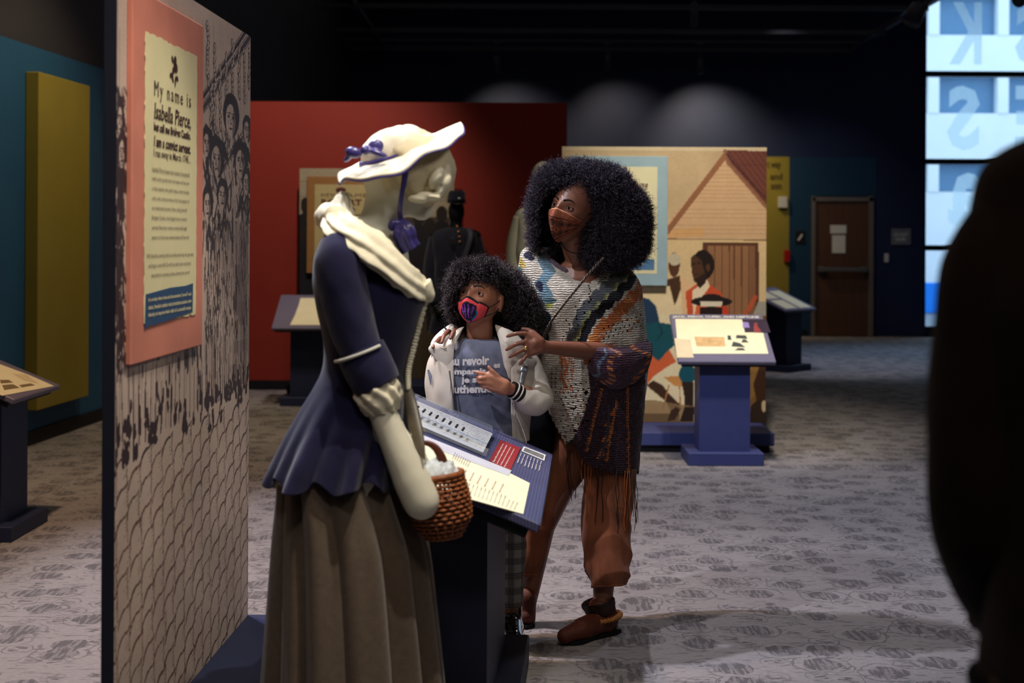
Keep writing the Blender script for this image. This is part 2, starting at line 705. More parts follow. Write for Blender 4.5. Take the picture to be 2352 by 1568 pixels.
M_print = mat('printed_graphic', attr='Col', rough=0.55, var=0.05, nscale=14)
# ------------------------------------------------------------------ room shell
def carpet_material():
    m = bpy.data.materials.new('patterned_carpet')
    m.use_nodes = True
    nt = m.node_tree
    N, K = nt.nodes, nt.links
    b = N['Principled BSDF']
    b.inputs['Roughness'].default_value = 0.95
    b.inputs['Specular IOR Level'].default_value = 0.1
    tc = N.new('ShaderNodeTexCoord')

    def mapping(s, rot=0.0):
        mp = N.new('ShaderNodeMapping')
        mp.inputs['Scale'].default_value = s
        mp.inputs['Rotation'].default_value = (0, 0, rot)
        K.new(tc.outputs['Object'], mp.inputs['Vector'])
        return mp.outputs[0]

    def noise_(vec, s, d=3):
        n = N.new('ShaderNodeTexNoise')
        n.inputs['Scale'].default_value = s
        n.inputs['Detail'].default_value = d
        K.new(vec, n.inputs['Vector'])
        return n.outputs['Fac']

    def math_(op, a, b_=None, clamp=False):
        n = N.new('ShaderNodeMath')
        n.operation = op
        n.use_clamp = clamp
        for i, q in enumerate((a, b_)):
            if q is None:
                continue
            if isinstance(q, (int, float)):
                n.inputs[i].default_value = q
            else:
                K.new(q, n.inputs[i])
        return n.outputs[0]

    def step(v, e0, e1):
        n = N.new('ShaderNodeMapRange')
        n.interpolation_type = 'SMOOTHSTEP'
        n.inputs['From Min'].default_value = e0
        n.inputs['From Max'].default_value = e1
        K.new(v, n.inputs['Value'])
        return n.outputs[0]

    # warped coordinates so that discs and rings get ragged woven edges
    warp = N.new('ShaderNodeTexNoise')
    warp.inputs['Scale'].default_value = 26
    K.new(mapping((1, .5, 1)), warp.inputs['Vector'])
    va = N.new('ShaderNodeVectorMath')
    va.operation = 'MULTIPLY_ADD'
    K.new(warp.outputs['Color'], va.inputs[0])
    va.inputs[1].default_value = (.05, .05, 0)
    K.new(mapping((1, 1, 1)), va.inputs[2])

    def disc(scale, rnd, r, off):
        vo = N.new('ShaderNodeTexVoronoi')
        vo.voronoi_dimensions = '2D'
        vo.inputs['Scale'].default_value = scale
        vo.inputs['Randomness'].default_value = rnd
        ad = N.new('ShaderNodeVectorMath')
        ad.operation = 'ADD'
        ad.inputs[1].default_value = (off, off * .37, 0)
        K.new(va.outputs[0], ad.inputs[0])
        K.new(ad.outputs[0], vo.inputs['Vector'])
        inside = step(vo.outputs['Distance'], r, r * .9)
        return inside, vo.outputs['Distance'], vo.outputs['Color']

    d1, dist1, c1 = disc(4.3, .8, .31, 0)
    d2, dist2, c2 = disc(6.2, .95, .22, 3.7)
    ring = math_('MULTIPLY', step(dist1, .40, .415), step(dist1, .455, .44))
    ring2 = math_('MULTIPLY', step(dist2, .31, .325), step(dist2, .365, .35))
    streak = step(noise_(mapping((60, 9, 1)), 1.0, 2), .42, .56)     # short strokes running away from the camera
    streak2 = step(noise_(mapping((26, 70, 1)), 1.0, 2), .45, .60)
    fill = math_('MAXIMUM', math_('MULTIPLY', d1, math_('ADD', math_('MULTIPLY', streak, .55), .30)),
                 math_('MULTIPLY', d2, math_('MULTIPLY', streak2, .85)))
    breakup = step(noise_(mapping((1, 1, 1)), 3.4, 2), .42, .55)
    rings = math_('MULTIPLY', math_('MAXIMUM', ring, ring2), math_('MULTIPLY', breakup, .62))
    dash = math_('MULTIPLY', step(noise_(mapping((12, 42, 1)), 1.0, 4), .56, .66), .60)
    ink = math_('MAXIMUM', math_('MAXIMUM', fill, rings), dash, True)
    mix = N.new('ShaderNodeMix')
    mix.data_type = 'RGBA'
    mix.inputs[6].default_value = L4((146, 140, 140))
    mix.inputs[7].default_value = L4((90, 86, 89))
    K.new(ink, mix.inputs[0])
    pile = N.new('ShaderNodeMapRange')
    pile.inputs['To Min'].default_value = .60
    pile.inputs['To Max'].default_value = 1.36
    K.new(noise_(mapping((45, 170, 1)), 1.0, 3), pile.inputs['Value'])
    mul = N.new('ShaderNodeMix')
    mul.data_type = 'RGBA'
    mul.blend_type = 'MULTIPLY'
    mul.inputs[0].default_value = 1
    K.new(mix.outputs[2], mul.inputs[6])
    K.new(pile.outputs[0], mul.inputs[7])
    K.new(mul.outputs[2], b.inputs['Base Color'])
    bp = N.new('ShaderNodeBump')
    bp.inputs['Strength'].default_value = .6
    bp.inputs['Distance'].default_value = .004
    K.new(noise_(mapping((150, 90, 1)), 1.0, 2), bp.inputs['Height'])
    K.new(bp.outputs[0], b.inputs['Normal'])
    return m


def struct(name, c, s, m, M=None, parent=None, b=0.0):
    mb = MB()
    (mb.bbox(c, s, b, M) if b else mb.box(c, s, M))
    o = mb.build(name, m, parent)
    if parent is None:
        o['kind'] = 'structure'
    return o


M_navywall = mat('navy_wall_paint', (32, 42, 76), rough=.7, var=.06, nscale=3, bump=.05, bscale=90)
M_greywall = mat('charcoal_wall_paint', (56, 54, 60), rough=.75, var=.06, nscale=3)
M_bluewall = mat('blue_wall_paint', (38, 86, 124), rough=.65, var=.05, nscale=3, bump=.05, bscale=90)
M_redwall = mat('red_wall_paint', (150, 48, 34), rough=.62, var=.04, nscale=3, bump=.05, bscale=90)
M_yellow = mat('mustard_paint', (150, 134, 52), rough=.6, var=.05, nscale=4)
M_dark = mat('black_ceiling_paint', (18, 20, 34), rough=.8, var=.1, nscale=4)
M_beam = mat('dark_steel_beam', (58, 60, 76), rough=.5, var=.1, nscale=6)
M_base = mat('black_rubber_base', (22, 22, 28), rough=.6, var=.08)
M_plinth = mat('navy_plinth_paint', (58, 66, 118), rough=.55, var=.05, nscale=6, bump=.04)
M_plinth_dk = mat('deep_navy_plinth_paint', (38, 46, 74), rough=.55, var=.05, nscale=6, bump=.04)

YB = 21.9
floor = struct('floor', (3.0, 10.0, -.05), (17, 26.4, .1), carpet_material())
struct('ceiling', (3.0, 10.0, 5.65), (17, 26.4, .1), M_dark)
# left wall is turned a little, so that it comes nearer to the middle at the back
LW0, LW1 = Vector((-4.53, -4.0, 0)), Vector((-2.51, YB, 0))
lwd = (LW1 - LW0).normalized()
lwn = Vector((lwd.y, -lwd.x, 0))
Mlw = Matrix.Rotation(math.atan2(lwd.y, lwd.x), 3, 'Z')
LL = (LW1 - LW0).length


def left_wall_box(name, a, b_, z0, z1, t0, t1, m, bev=0.0, parent=None):
    c = LW0 + lwd * ((a + b_) / 2) + lwn * ((t0 + t1) / 2)
    return struct(name, (c.x, c.y, (z0 + z1) / 2), (b_ - a, t1 - t0, z1 - z0), m, Mlw.to_3x3(), b=bev, parent=parent)


left_wall_box('wall_left', 0, LL, 0, 5.6, -.1, 0, M_greywall)
left_wall_box('trim_1', 0, LL, 0.0, 2.83, 0, .02, M_bluewall)
left_wall_box('baseboard_left', 0, LL, 0, .1, .02, .035, M_base)
struct('wall_back', (1.92, YB + .1, 2.8), (8.86, .2, 5.6), M_navywall)
struct('wall_right', (11.3, 10.0, 2.8), (.2, 26.4, 5.6), M_navywall)
struct('wall_front', (3.0, -3.2, 2.8), (17, .2, 5.6), M_navywall)
# wall above and below the tall window
struct('wall_window_sill', (8.8, YB + .1, .045), (4.9, .2, .09), M_base)
# painted fields of the back wall, 2.76 m high
xl = P(1660, 500, YB).x
xa = P(1812, 500, YB).x
xb = P(2013, 500, YB).x
zt = 2.76
struct('trim_2', ((xl + xa) / 2, YB - .01, zt / 2), (xa - xl, .02, zt), M_yellow)
mb = MB()
xd0, xd1, zd = P(1864, 500, YB).x, P(2004, 500, YB).x, 2.16
for x0, x1, z0, z1 in ((xa, xd0, 0, zt), (xd0, xb, zd, zt)):
    mb.box(((x0 + x1) / 2, YB - .01, (z0 + z1) / 2), (x1 - x0, .02, z1 - z0))
mb.build('trim_3', mat('deep_blue_wall_paint', (22, 58, 86), rough=.65, var=.05, nscale=3))['kind'] = 'structure'
struct('baseboard_back', (2.2, YB - .02, .05), (4.7, .04, .1), M_base)
# red partition
XR0, XR1 = -3.2, P(1302, 400, 13.85).x
struct('wall_partition', ((XR0 + XR1) / 2, 13.92, 1.4), (XR1 - XR0, .14, 2.81), M_redwall, b=.004)
struct('baseboard_partition', ((XR0 + XR1) / 2, 13.84, .045), (XR1 - XR0, .02, .09), M_base)
# hanging beams
for i, y in enumerate((21.6, 19.7, 17.65, 15.6, 13.5)):
    struct('trim_%d' % (4 + i), (1.35, y, 4.36), (7.6, .06, .06), M_beam)
for i, x in enumerate((-2.0, 5.15)):
    struct('trim_%d' % (9 + i), (x, 12.5, 4.43), (.07, 18.6, .07), M_beam)

# yellow box panel on the blue wall
a0 = (9.98 + 4.0) / lwd.y
a1 = (10.93 + 4.0) / lwd.y
yp = left_wall_box('wall_panel', a0, a1, .258, 2.635, .02, .12, M_yellow, bev=.006)
del yp['kind']
tag(yp, 'tall plain mustard yellow box panel mounted on the blue wall', 'panel')

# ------------------------------------------------------------------ tall window with mirrored letters
win = bpy.data.objects.new('window_1', None)
scene.collection.objects.link(win)
win['kind'] = 'structure'
M_frame = mat('dark_window_frame', (30, 44, 62), rough=.35, var=.05)


def simple_mix(name, spec):
    m = bpy.data.materials.new(name)
    m.use_nodes = True
    nt = m.node_tree
    nt.nodes.clear()
    out = nt.nodes.new('ShaderNodeOutputMaterial')
    prev = None
    for kind, col, fac in spec:
        s = nt.nodes.new('ShaderNodeBsdf' + kind)
        s.inputs['Color'].default_value = (*col, 1)
        if kind == 'Glossy':
            s.inputs['Roughness'].default_value = .03
        if prev is None:
            prev = s
        else:
            mx = nt.nodes.new('ShaderNodeMixShader')
            nz = nt.nodes.new('ShaderNodeTexNoise')
            nz.inputs['Scale'].default_value = 9
            mr = nt.nodes.new('ShaderNodeMapRange')
            mr.inputs['To Min'].default_value = fac * .9
            mr.inputs['To Max'].default_value = fac * 1.1
            nt.links.new(nz.outputs['Fac'], mr.inputs['Value'])
            nt.links.new(mr.outputs[0], mx.inputs[0])
            nt.links.new(prev.outputs[0], mx.inputs[1])
            nt.links.new(s.outputs[0], mx.inputs[2])
            prev = mx
    nt.links.new(prev.outputs[0], out.inputs[0])
    return m


M_pane = simple_mix('window_glass', [('Transparent', (.93, .97, 1.0), 0), ('Glossy', (.8, .9, 1), .05)])
M_vinyl = simple_mix('frosted_window_vinyl', [('Transparent', (.80, .86, .88), 0), ('Translucent', (.72, .84, .86), .55)])
X0W, X1W = 6.34, 11.2
zb = [.12, 1.37, 2.70, 4.05, 5.55]
for i in range(4):
    mb = MB().box(((X0W + X1W) / 2, YB + .06, (zb[i] + zb[i + 1]) / 2), (X1W - X0W, .01, zb[i + 1] - zb[i] - .06))
    mb.build('pane', M_pane, win)
for z in zb:
    mb = MB()
    mb.box(((X0W + X1W) / 2, YB + .05, z + .032), (X1W - X0W, .12, .02))
    mb.box(((X0W + X1W) / 2, YB + .05, z - .032), (X1W - X0W, .12, .02))
    mb.box(((X0W + X1W) / 2, YB + .09, z), (X1W - X0W, .02, .05))
    mb.build('mullion', M_frame, win)
MB().box((X0W + .01, YB + .05, 2.8), (.03, .14, 5.5)).build('frame', M_frame, win)
yl = YB + .05
for s, l, r, t, b_ in (('K', 2180, 2255, 5, 148), ('S', 2175, 2250, 197, 345), ('a', 2178, 2256, 397, 520),
                       ('S', 2331, 2406, 13, 148), ('E', 2331, 2396, 197, 345)):
    mb = MB()
    o1 = P(r, b_, yl)
    text_on(mb, s, o1, (-1, 0, 0), (0, 0, 1), (r - l) / F * yl, (b_ - t) / F * yl, (0, -1, 0), .002, bold=.035)
    mb.build('letter', M_vinyl, win)
# the building across the street
bl = thing('office_building', (11, 34, 0), 'pale office building across the street seen through the tall window', 'building')
M_fac = mat('pale_facade_panel', (236, 240, 240), rough=.7, var=.03, nscale=2)
M_fg = mat('blue_grey_window_glass', (96, 134, 168), rough=.25, var=.1, nscale=1.5)
bands = [(-.6, 2.65), (3.33, 4.53), (5.41, 6.4), (7.3, 8.3), (9.2, 10.2)]
for z0, z1 in bands:
    MB().box((13, 34.2, (z0 + z1) / 2), (18, .4, z1 - z0)).build('facade_panel', M_fac, bl)
for z0, z1 in ((2.65, 3.33), (4.53, 5.41), (6.4, 7.3), (8.3, 9.2)):
    for k in range(8):
        x = 5.1 + k * 1.66
        MB().box((x + .83, 34.3, (z0 + z1) / 2), (1.5, .1, z1 - z0)).build('window', M_fg, bl)
        MB().box((x - .02, 34.15, (z0 + z1) / 2), (.26, .36, z1 - z0)).build('pillar', M_fac, bl)
st = MB().box((12, 30, -.3), (22, 12, .2)).build('street', mat('grey_street', (120, 128, 136), rough=.9, var=.1, nscale=3))
st['kind'] = 'structure'
fenc = thing('street_barrier', (10.2, 32.6, -.2), 'bright blue barrier outside standing low behind the tall window', 'barrier')
M_barr = mat('bright_blue_paint', (24, 130, 235), rough=.5, var=.05)
MB().bbox((11.2, 32.6, .17), (5.0, .08, .7), .02).build('barrier_panel', M_barr, fenc)
for x in (8.9, 11.2, 13.5):
    MB().box((x, 32.66, .1), (.08, .08, .8)).build('post', M_barr, fenc)

# ------------------------------------------------------------------ back wall door and fittings
door = bpy.data.objects.new('door_1', None)
scene.collection.objects.link(door)
door['kind'] = 'structure'
M_wood = mat('brown_door_veneer', (92, 62, 48), rough=.45, var=.16, nscale=5, stretch=(6, 6, .5))
M_dframe = mat('grey_door_frame', (112, 104, 100), rough=.5, var=.05)
M_metal = mat('brushed_steel', (150, 150, 150), rough=.35, metal=.8, var=.05)
M_paper = mat('white_paper', (225, 222, 214), rough=.8, var=.03)
M_ink = mat('black_ink', (26, 24, 28), rough=.7, var=.05)
pa, pb = P(1870, 456, YB), P(1993, 768, YB)
MB().bbox(((pa.x + pb.x) / 2, YB - .03, 1.04), (pb.x - pa.x, .045, 2.06), .004).build('door_leaf', M_wood, door)
mb = MB()
mb.bbox((xd0 + .02, YB - .04, 1.08), (.05, .09, 2.16), .004)
mb.bbox((xd1 - .035, YB - .04, 1.08), (.075, .09, 2.16), .004)
mb.bbox(((xd0 + xd1) / 2, YB - .04, 2.11), (xd1 - xd0, .09, .07), .004)
mb.build('door_frame', M_dframe, door)
zpb = P(1900, 618, YB).z
mb = MB().bbox(((pa.x + pb.x) / 2, YB - .13, zpb), (.66, .05, .06), .01)
for dx in (-.33, .33):
    mb.bbox(((pa.x + pb.x) / 2 + dx, YB - .10, zpb), (.09, .1, .09), .01)
mb.build('push_bar', M_metal, door)


def wall_sheet(name, l, t, r, b_, m, label, cat, lines=(), th=.012, lm=None, Y=YB - .02):
    p0, p1 = P(l, b_, Y), P(r, t, Y)
    tg = thing(name, (p0.x, Y, p0.z), label, cat)
    MB().bbox(((p0.x + p1.x) / 2, Y - th / 2, (p0.z + p1.z) / 2), (p1.x - p0.x, th, p1.z - p0.z), .003).build('plate', m, tg)
    if lines:
        mb = MB()
        for s, x0, x1, yy, hh in lines:
            q = P(x0, yy, Y - th)
            text_on(mb, s, q, (1, 0, 0), (0, 0, 1), (x1 - x0) / F * Y, hh / F * Y, (0, -1, 0), .002, bold=.02)
        mb.build('lettering', lm or M_ink, tg)
    return tg


wall_sheet('door_notice', 1907, 517, 1944, 536, M_paper, 'small wide paper notice taped high on the brown door', 'notice', Y=YB - .06, th=.003)
wall_sheet('paper_notice', 1911, 540, 1942, 581, M_paper, 'upright paper sheet taped below the wide notice on the brown door', 'notice', Y=YB - .06, th=.003)
M_sgrey = mat('grey_sign_plastic', (120, 122, 132), rough=.5, var=.04)
wall_sheet('wall_sign', 2047, 525, 2092, 562, M_sgrey, 'grey rectangular sign with two lines of pale text on the navy wall', 'sign',
           [('DO NOT', 2054, 2085, 542, 7), ('ENTER', 2058, 2080, 553, 7)], lm=M_paper)
wall_sheet('light_switch', 2031, 582, 2041, 602, mat('white_plastic', (210, 208, 204), rough=.4), 'small white light switch on the navy wall below the grey sign', 'switch')
wall_sheet('fire_extinguisher_sign', 1827, 530, 1850, 559, M_ink, 'small black square sign with a pale slash on the blue wall', 'sign')
o = MB()
q = P(1838, 545, YB - .04)
o.box(q, (.025, .004, .11), Matrix.Rotation(.6, 3, 'Y'))
for ob in scene.objects:
    if ob.name == 'fire_extinguisher_sign':
        o.build('slash', M_paper, ob)
wb_ = wall_sheet('thermostat_box', 1787, 452, 1807, 477, mat('white_plastic', (210, 208, 204)), 'white square wall box on the yellow wall', 'box', th=.06)
fa = wall_sheet('fire_alarm', 1800, 574, 1813, 601, mat('red_plastic', (170, 30, 30), rough=.4), 'red fire alarm pull box at the edge of the yellow wall', 'alarm', th=.06)
mb = MB()
Yq = YB - .022
for s, x0, x1, yy, hh in (('t way', 1762, 1794, 391, 20), ('and', 1769, 1797, 413, 16), ('son', 1771, 1795, 435, 12)):
    text_on(mb, s, P(x0, yy, Yq), (1, 0, 0), (0, 0, 1), (x1 - x0) / F * Yq, hh / F * Yq, (0, -1, 0), .002, bold=.02)
for ob in scene.objects:
    if ob.name == 'trim_2':
        mb.build('lettering', mat('brown_lettering_paint', (64, 44, 30), rough=.7), ob)

# track lights washing the back wall
for i, (px, y0) in enumerate(((1140, 128), (1395, 124), (1608, 133))):
    Yt = 20.9
    a, b_ = P(px, y0, Yt), P(px, y0 + 36, Yt)
    t = thing('track_light', (a.x, Yt, a.z), ['cylindrical black spotlight hanging highest over the red wall end',
              'cylindrical black spotlight hanging above the woman with the large afro',
              'cylindrical black spotlight hanging nearest to the right side of the room, above the mural'][i], 'spotlight', 'spotlights washing the back wall')
    MB().cyl(a, b_, .048, 18).build('lamp_housing', M_beam, t, True)
    MB().cyl((a.x, Yt, 4.34), a, .008, 8).build('stem', M_beam, t)
    MB().bbox((a.x, Yt, 4.36), (.12, .05, .04), .005).build('mounting_block', M_beam, t)
    spot('track_spot', (b_.x, Yt, b_.z - .01), (b_.x + .25, YB, b_.z - 1.1), (120, 110, 260)[i], 98, (1.0, .76, .42), .05, 1.0)
tr = MB().box((1.35, 20.9, 4.39), (7.6, .04, .03)).build('lighting_track', M_beam)
tag(tr, 'long thin black lighting track carrying the wall washing spotlights', 'track')
# dark lamp bodies near the window
cl = thing('flood_lamp', P(2120, 40, 17), 'black flood lamp on a beam beside the tall window', 'spotlight')
q = P(2112, 34, 17)
MB().cyl(q + Vector((.0, 0, .1)), q + Vector((-.12, -.05, -.1)), .1, 18, .12).build('lamp_housing', M_beam, cl, True)
MB().cyl(q + Vector((0, 0, .1)), (q.x, 17, 4.5), .012, 8).build('stem', M_beam, cl)
c2 = thing('dome_lamp', P(2340, 6, 12), 'small round black lamp hanging above the near dark figure', 'spotlight')
q = P(2341, -2, 12)
mb = MB()
mb.add(*ellipsoid(q, (.06, .06, .07)))
mb.build('lamp_housing', M_beam, c2, True)
MB().cyl(q, (q.x, 12, 5.6), .012, 8).build('stem', M_beam, c2)
# hanging sensor on the beams
c3 = thing('pipe_clamp', P(1594, 30, 18), 'dark bracket hanging between the ceiling beams', 'bracket')
q = P(1594, 34, 18)
MB().bbox(q, (.09, .09, .30), .01).build('bracket_body', M_beam, c3)
MB().cyl((q.x, 18, q.z), (q.x, 18, 5.6), .014, 8).build('stem', M_beam, c3)

# ------------------------------------------------------------------ exhibit panels
EDGE = mat('dark_panel_edge', (30, 34, 50), rough=.6, var=.05)


def ray_plane(px, py, o, n):
    a, b_ = P(px, py, 1.0), P(px, py, 2.0)
    d = b_ - a
    c = Vector((0, 0, CAMZ))
    t = (Vector(o) - c).dot(Vector(n)) / d.dot(Vector(n))
    return c + d * t


# --- near panel with engraving
PN0 = Vector((-.94, 3.37, .21))
pd = Vector((.0397, 1, 0)).normalized()
pn = Vector((pd.y, -pd.x, 0))
PW, PH = 1.415, 1.945
panel = thing('exhibit_panel', PN0, 'tall exhibit panel with brown engraving of a crowd over cobblestones, near the hatted mannequin', 'panel')
Mp = Matrix.Rotation(math.atan2(pd.y, pd.x), 3, 'Z')
c = PN0 + pd * PW / 2 - pn * .015 + Vector((0, 0, PH / 2))
MB().bbox(c, (PW, .03, PH), .001, Mp).build('board', EDGE, panel)
cw, chh = 283, 556
paper, ink = (206, 184, 170), (58, 44, 50)
cv = Canvas(cw, chh, paper)


def pc(px, py):
    w = ray_plane(px, py, PN0, pn)
    return ((w - PN0).dot(pd) / PW * cw, (1 - (w.z - PN0.z) / PH) * chh)


def stroke(pts, w, al=1.0, col=ink):
    q = cr([pc(*p) for p in pts], max(4, len(pts) * 5))
    cv.line([tuple(a) for a in q], w, col, al)


rs = np.random.RandomState(4)
zc = lambda z: (1 - (z - PN0.z) / PH) * chh       # height -> canvas row
uc = lambda u: u / PW * cw
# fine vertical hatching of the boards and dresses
for u in np.arange(0.005, PW, .016):
    x = uc(u) + rs.uniform(-.5, .5)
    segs = rs.uniform(.94, 2.14, 7)
    segs.sort()
    for a, b_ in zip(segs[:-1:2], segs[1::2]):
        cv.line([(x, zc(a)), (x + rs.uniform(-.4, .4), zc(b_))], .9, (120, 98, 96), .55)
for u in np.concatenate([np.arange(.02, .78, .045), np.arange(.80, 1.40, .055)]):
    x = uc(u) + rs.uniform(-2, 2)
    z1 = rs.uniform(1.1, 1.25)
    w = rs.uniform(1.0, 3.6)
    pts = [(x + 1.8 * math.sin(z * 9 + u * 7), zc(z)) for z in np.linspace(.94, z1, 9)]
    cv.line(pts, np.linspace(w, .6, 9), ink, .95)
for k in range(26):
    u, z = rs.uniform(.02, .8), rs.uniform(1.0, 1.2)
    cv.ell(uc(u), zc(z), rs.uniform(.8, 2.4), rs.uniform(4, 13), ink, .9)
# skirts on the right
for u in np.arange(.86, 1.41, .022):
    pts = [(uc(u) + 3 * math.sin(t * 3 + u * 5), zc(.97 + t * .56)) for t in np.linspace(0, 1, 8)]
    cv.line(pts, rs.uniform(.8, 2.4), ink, .8)
cv.poly([(uc(1.2), zc(1.25)), (uc(1.27), zc(1.2)), (uc(1.38), zc(1.22)), (uc(1.4), zc(1.62)), (uc(1.3), zc(1.58))], (150, 128, 124), .7)
for k in range(9):
    u = 1.2 + .02 * k
    cv.line([(uc(u), zc(1.0)), (uc(u + .02), zc(1.5))], 1.3, (100, 80, 82), .8)
# diagonal roof beams top right
for off, w, al in ((0, 7, 1), (14, 2, .9), (26, 9, .9), (38, 2, .9), (-10, 2, .8), (92, 3, .9), (104, 6, .8), (112, 2, .8)):
    a, b_ = pc(452, 245 + off), pc(598, 20 + off)
    if off < 60:
        cv.line([a, b_], w * .55, ink, al)
    else:
        cv.line([pc(500, 300 + off), pc(582, 170 + off)], w * .5, ink, al)
# hanging corn plaits
for px0, y0, y1 in ((476, 60, 200), (492, 110, 330), (505, 160, 300), (519, 130, 340), (533, 100, 300), (548, 110, 230), (560, 120, 240), (571, 120, 200), (484, 200, 340)):
    for y in np.arange(y0, y1, 11):
        q = pc(px0 + rs.uniform(-2, 2), y)
        cv.ell(q[0], q[1], 3.0, 4.6, ink, .95)
        cv.ell(q[0] + .4, q[1] - .4, 1.7, 3.2, paper, 1)
for k in range(520):
    u = rs.choice([rs.uniform(0.0, .06), rs.uniform(.82, 1.41)])
    z = rs.uniform(1.2, 1.84)
    a = rs.uniform(-.5, .5) + (1.3 if z < 1.6 else .9)
    L = rs.uniform(4, 22)
    x, y = uc(u), zc(z)
    cv.line([(x, y), (x + L * math.cos(a) * .5, y + L * math.sin(a))], rs.uniform(.8, 2.6), ink, .85)
# crowd: heads, hats, faces, jackets
for hx, hy, hw, hh, hat in ((530, 272, 16, 48, 'hair'), (497, 366, 16, 44, 'tri'), (552, 372, 15, 40, 'tri'), (566, 300, 9, 30, 'hair'), (474, 330, 10, 34, 'tri'),
                            (510, 450, 12, 34, 'hair'), (276, 275, 8, 44, 'hair'), (280, 350, 9, 40, 'tri'), (476, 470, 11, 40, 'hair'), (565, 420, 9, 30, 'hair')):
    c0 = pc(hx, hy)
    e1, e2 = pc(hx + hw, hy), pc(hx, hy + hh)
    rx, ry = abs(e1[0] - c0[0]), abs(e2[1] - c0[1])
    if hat == 'hair':
        cv.ell(c0[0], c0[1] - ry * .15, rx * 1.15, ry * 1.05, ink, 1)
    else:
        cv.poly([(c0[0] - rx * 1.7, c0[1] - ry * .2), (c0[0] - rx * .3, c0[1] - ry * 1.35), (c0[0] + rx * 1.2, c0[1] - ry * .9), (c0[0] + rx * 1.7, c0[1] + ry * .1), (c0[0], c0[1] - ry * .45)], ink, 1)
        cv.ell(c0[0], c0[1], rx * 1.05, ry * .95, ink, 1)
    cv.ell(c0[0] - rx * .1, c0[1] + ry * .15, rx * .66, ry * .8, paper, 1)
    for sx in (-.35, .25):
        cv.ell(c0[0] + sx * rx, c0[1] - ry * .05, rx * .16, ry * .09, ink, 1)
        cv.line([(c0[0] + (sx - .2) * rx, c0[1] - ry * .2), (c0[0] + (sx + .2) * rx, c0[1] - ry * .22)], 1.2, ink)
    cv.line([(c0[0] - .05 * rx, c0[1]), (c0[0] - .12 * rx, c0[1] + .28 * ry), (c0[0] + .05 * rx, c0[1] + .3 * ry)], 1.0, ink)
    cv.line([(c0[0] - .25 * rx, c0[1] + .52 * ry), (c0[0] + .15 * rx, c0[1] + .5 * ry)], 1.5, ink)
    for h in range(9):
        hx_ = c0[0] + rs.uniform(-.6, .75) * rx
        hy_ = c0[1] + rs.uniform(-.4, .9) * ry
        cv.line([(hx_, hy_), (hx_ + rs.uniform(-.1, .2) * rx, hy_ + rs.uniform(.1, .3) * ry)], 1.0, ink, .6)
    cv.poly([(c0[0] + rx * .25, c0[1] - ry * .5), (c0[0] + rx * .75, c0[1] - ry * .2), (c0[0] + rx * .5, c0[1] + ry * .95), (c0[0] + rx * .15, c0[1] + ry * .9)], ink, .45)
    # jacket folds below
    for k in range(7):
        q0 = (c0[0] + rs.uniform(-1.6, 1.6) * rx, c0[1] + ry * rs.uniform(1.0, 1.4))
        q1 = (q0[0] + rs.uniform(-1.2, 1.2) * rx, q0[1] + ry * rs.uniform(.8, 2.2))
        cv.line([q0, ((q0[0] + q1[0]) / 2 + rs.uniform(-3, 3), (q0[1] + q1[1]) / 2), q1], rs.uniform(1.5, 5), ink, .9)
# cobblestones
cv.poly([(0, zc(.955)), (cw, zc(.985)), (cw, chh), (0, chh)], paper, 1)
sw, sh = .098, .072
for j in range(-2, 15):
    for i in range(-2, 18):
        u = i * sw + (j % 2) * .01 + rs.uniform(-.01, .01) + j * .004
        z = .93 - j * sh + (i % 2) * sh * .45 + rs.uniform(-.008, .008)
        if z > .95 or z < .15:
            continue
        dk = (104 + rs.randint(-14, 14), 74, 66) if z < .9 else ink
        pts = [(uc(u), zc(z - .028)), (uc(u + sw * .16), zc(z - .004)), (uc(u + sw * .45), zc(z + .012)), (uc(u + sw * .8), zc(z + .016)), (uc(u + sw), zc(z + .026))]
        q = cr(pts, 16)
        cv.line([tuple(a) for a in q], np.interp(np.arange(16), [0, 5, 15], [1.2, 2.4, 1.2]) * rs.uniform(.8, 1.3), dk, .95)
        p2 = [(uc(u + sw), zc(z + .026)), (uc(u + sw * .97), zc(z - .01)), (uc(u + sw * 1.03), zc(z - sh * .7))]
        cv.line([tuple(a) for a in cr(p2, 8)], 1.1, dk, .8)
        for h in range(5):
            hu, hz = u + sw * rs.uniform(.66, .95), z + .01 - h * .011
            cv.line([(uc(hu), zc(hz)), (uc(hu + .018), zc(hz + .004))], .9, dk, .45)
# ragged grass along the edge
for k in range(70):
    u = rs.uniform(0, PW)
    z = .97 + rs.uniform(-.05, .05) + .02 * math.sin(u * 6)
    if .40 < u < .60 and rs.rand() < .3:
        z += .04
    a = rs.uniform(-1, 1)
    cv.line([(uc(u), zc(z)), (uc(u) + 5 * a, zc(z) - rs.uniform(4, 13))], rs.uniform(1.5, 5.5), ink, 1)
    cv.ell(uc(u), zc(z), rs.uniform(1.5, 5), rs.uniform(2, 6), ink, 1)
cv.blotch(.04, .03)
cv.grain(.07, 1, 1)
cv.sheet('engraving_print', PN0, pd, (0, 0, 1), PW, PH, M_print, panel, pn, .0015)

# plaque
def plaque_pt(px, py, off=.016):
    return ray_plane(px, py, PN0 + pn * off, pn)


def pl_rect(l, r, z0, z1, off):
    a = (plaque_pt(l, 500, off) - PN0).dot(pd)
    b_ = (plaque_pt(r, 500, off) - PN0).dot(pd)
    return a, b_, z0, z1


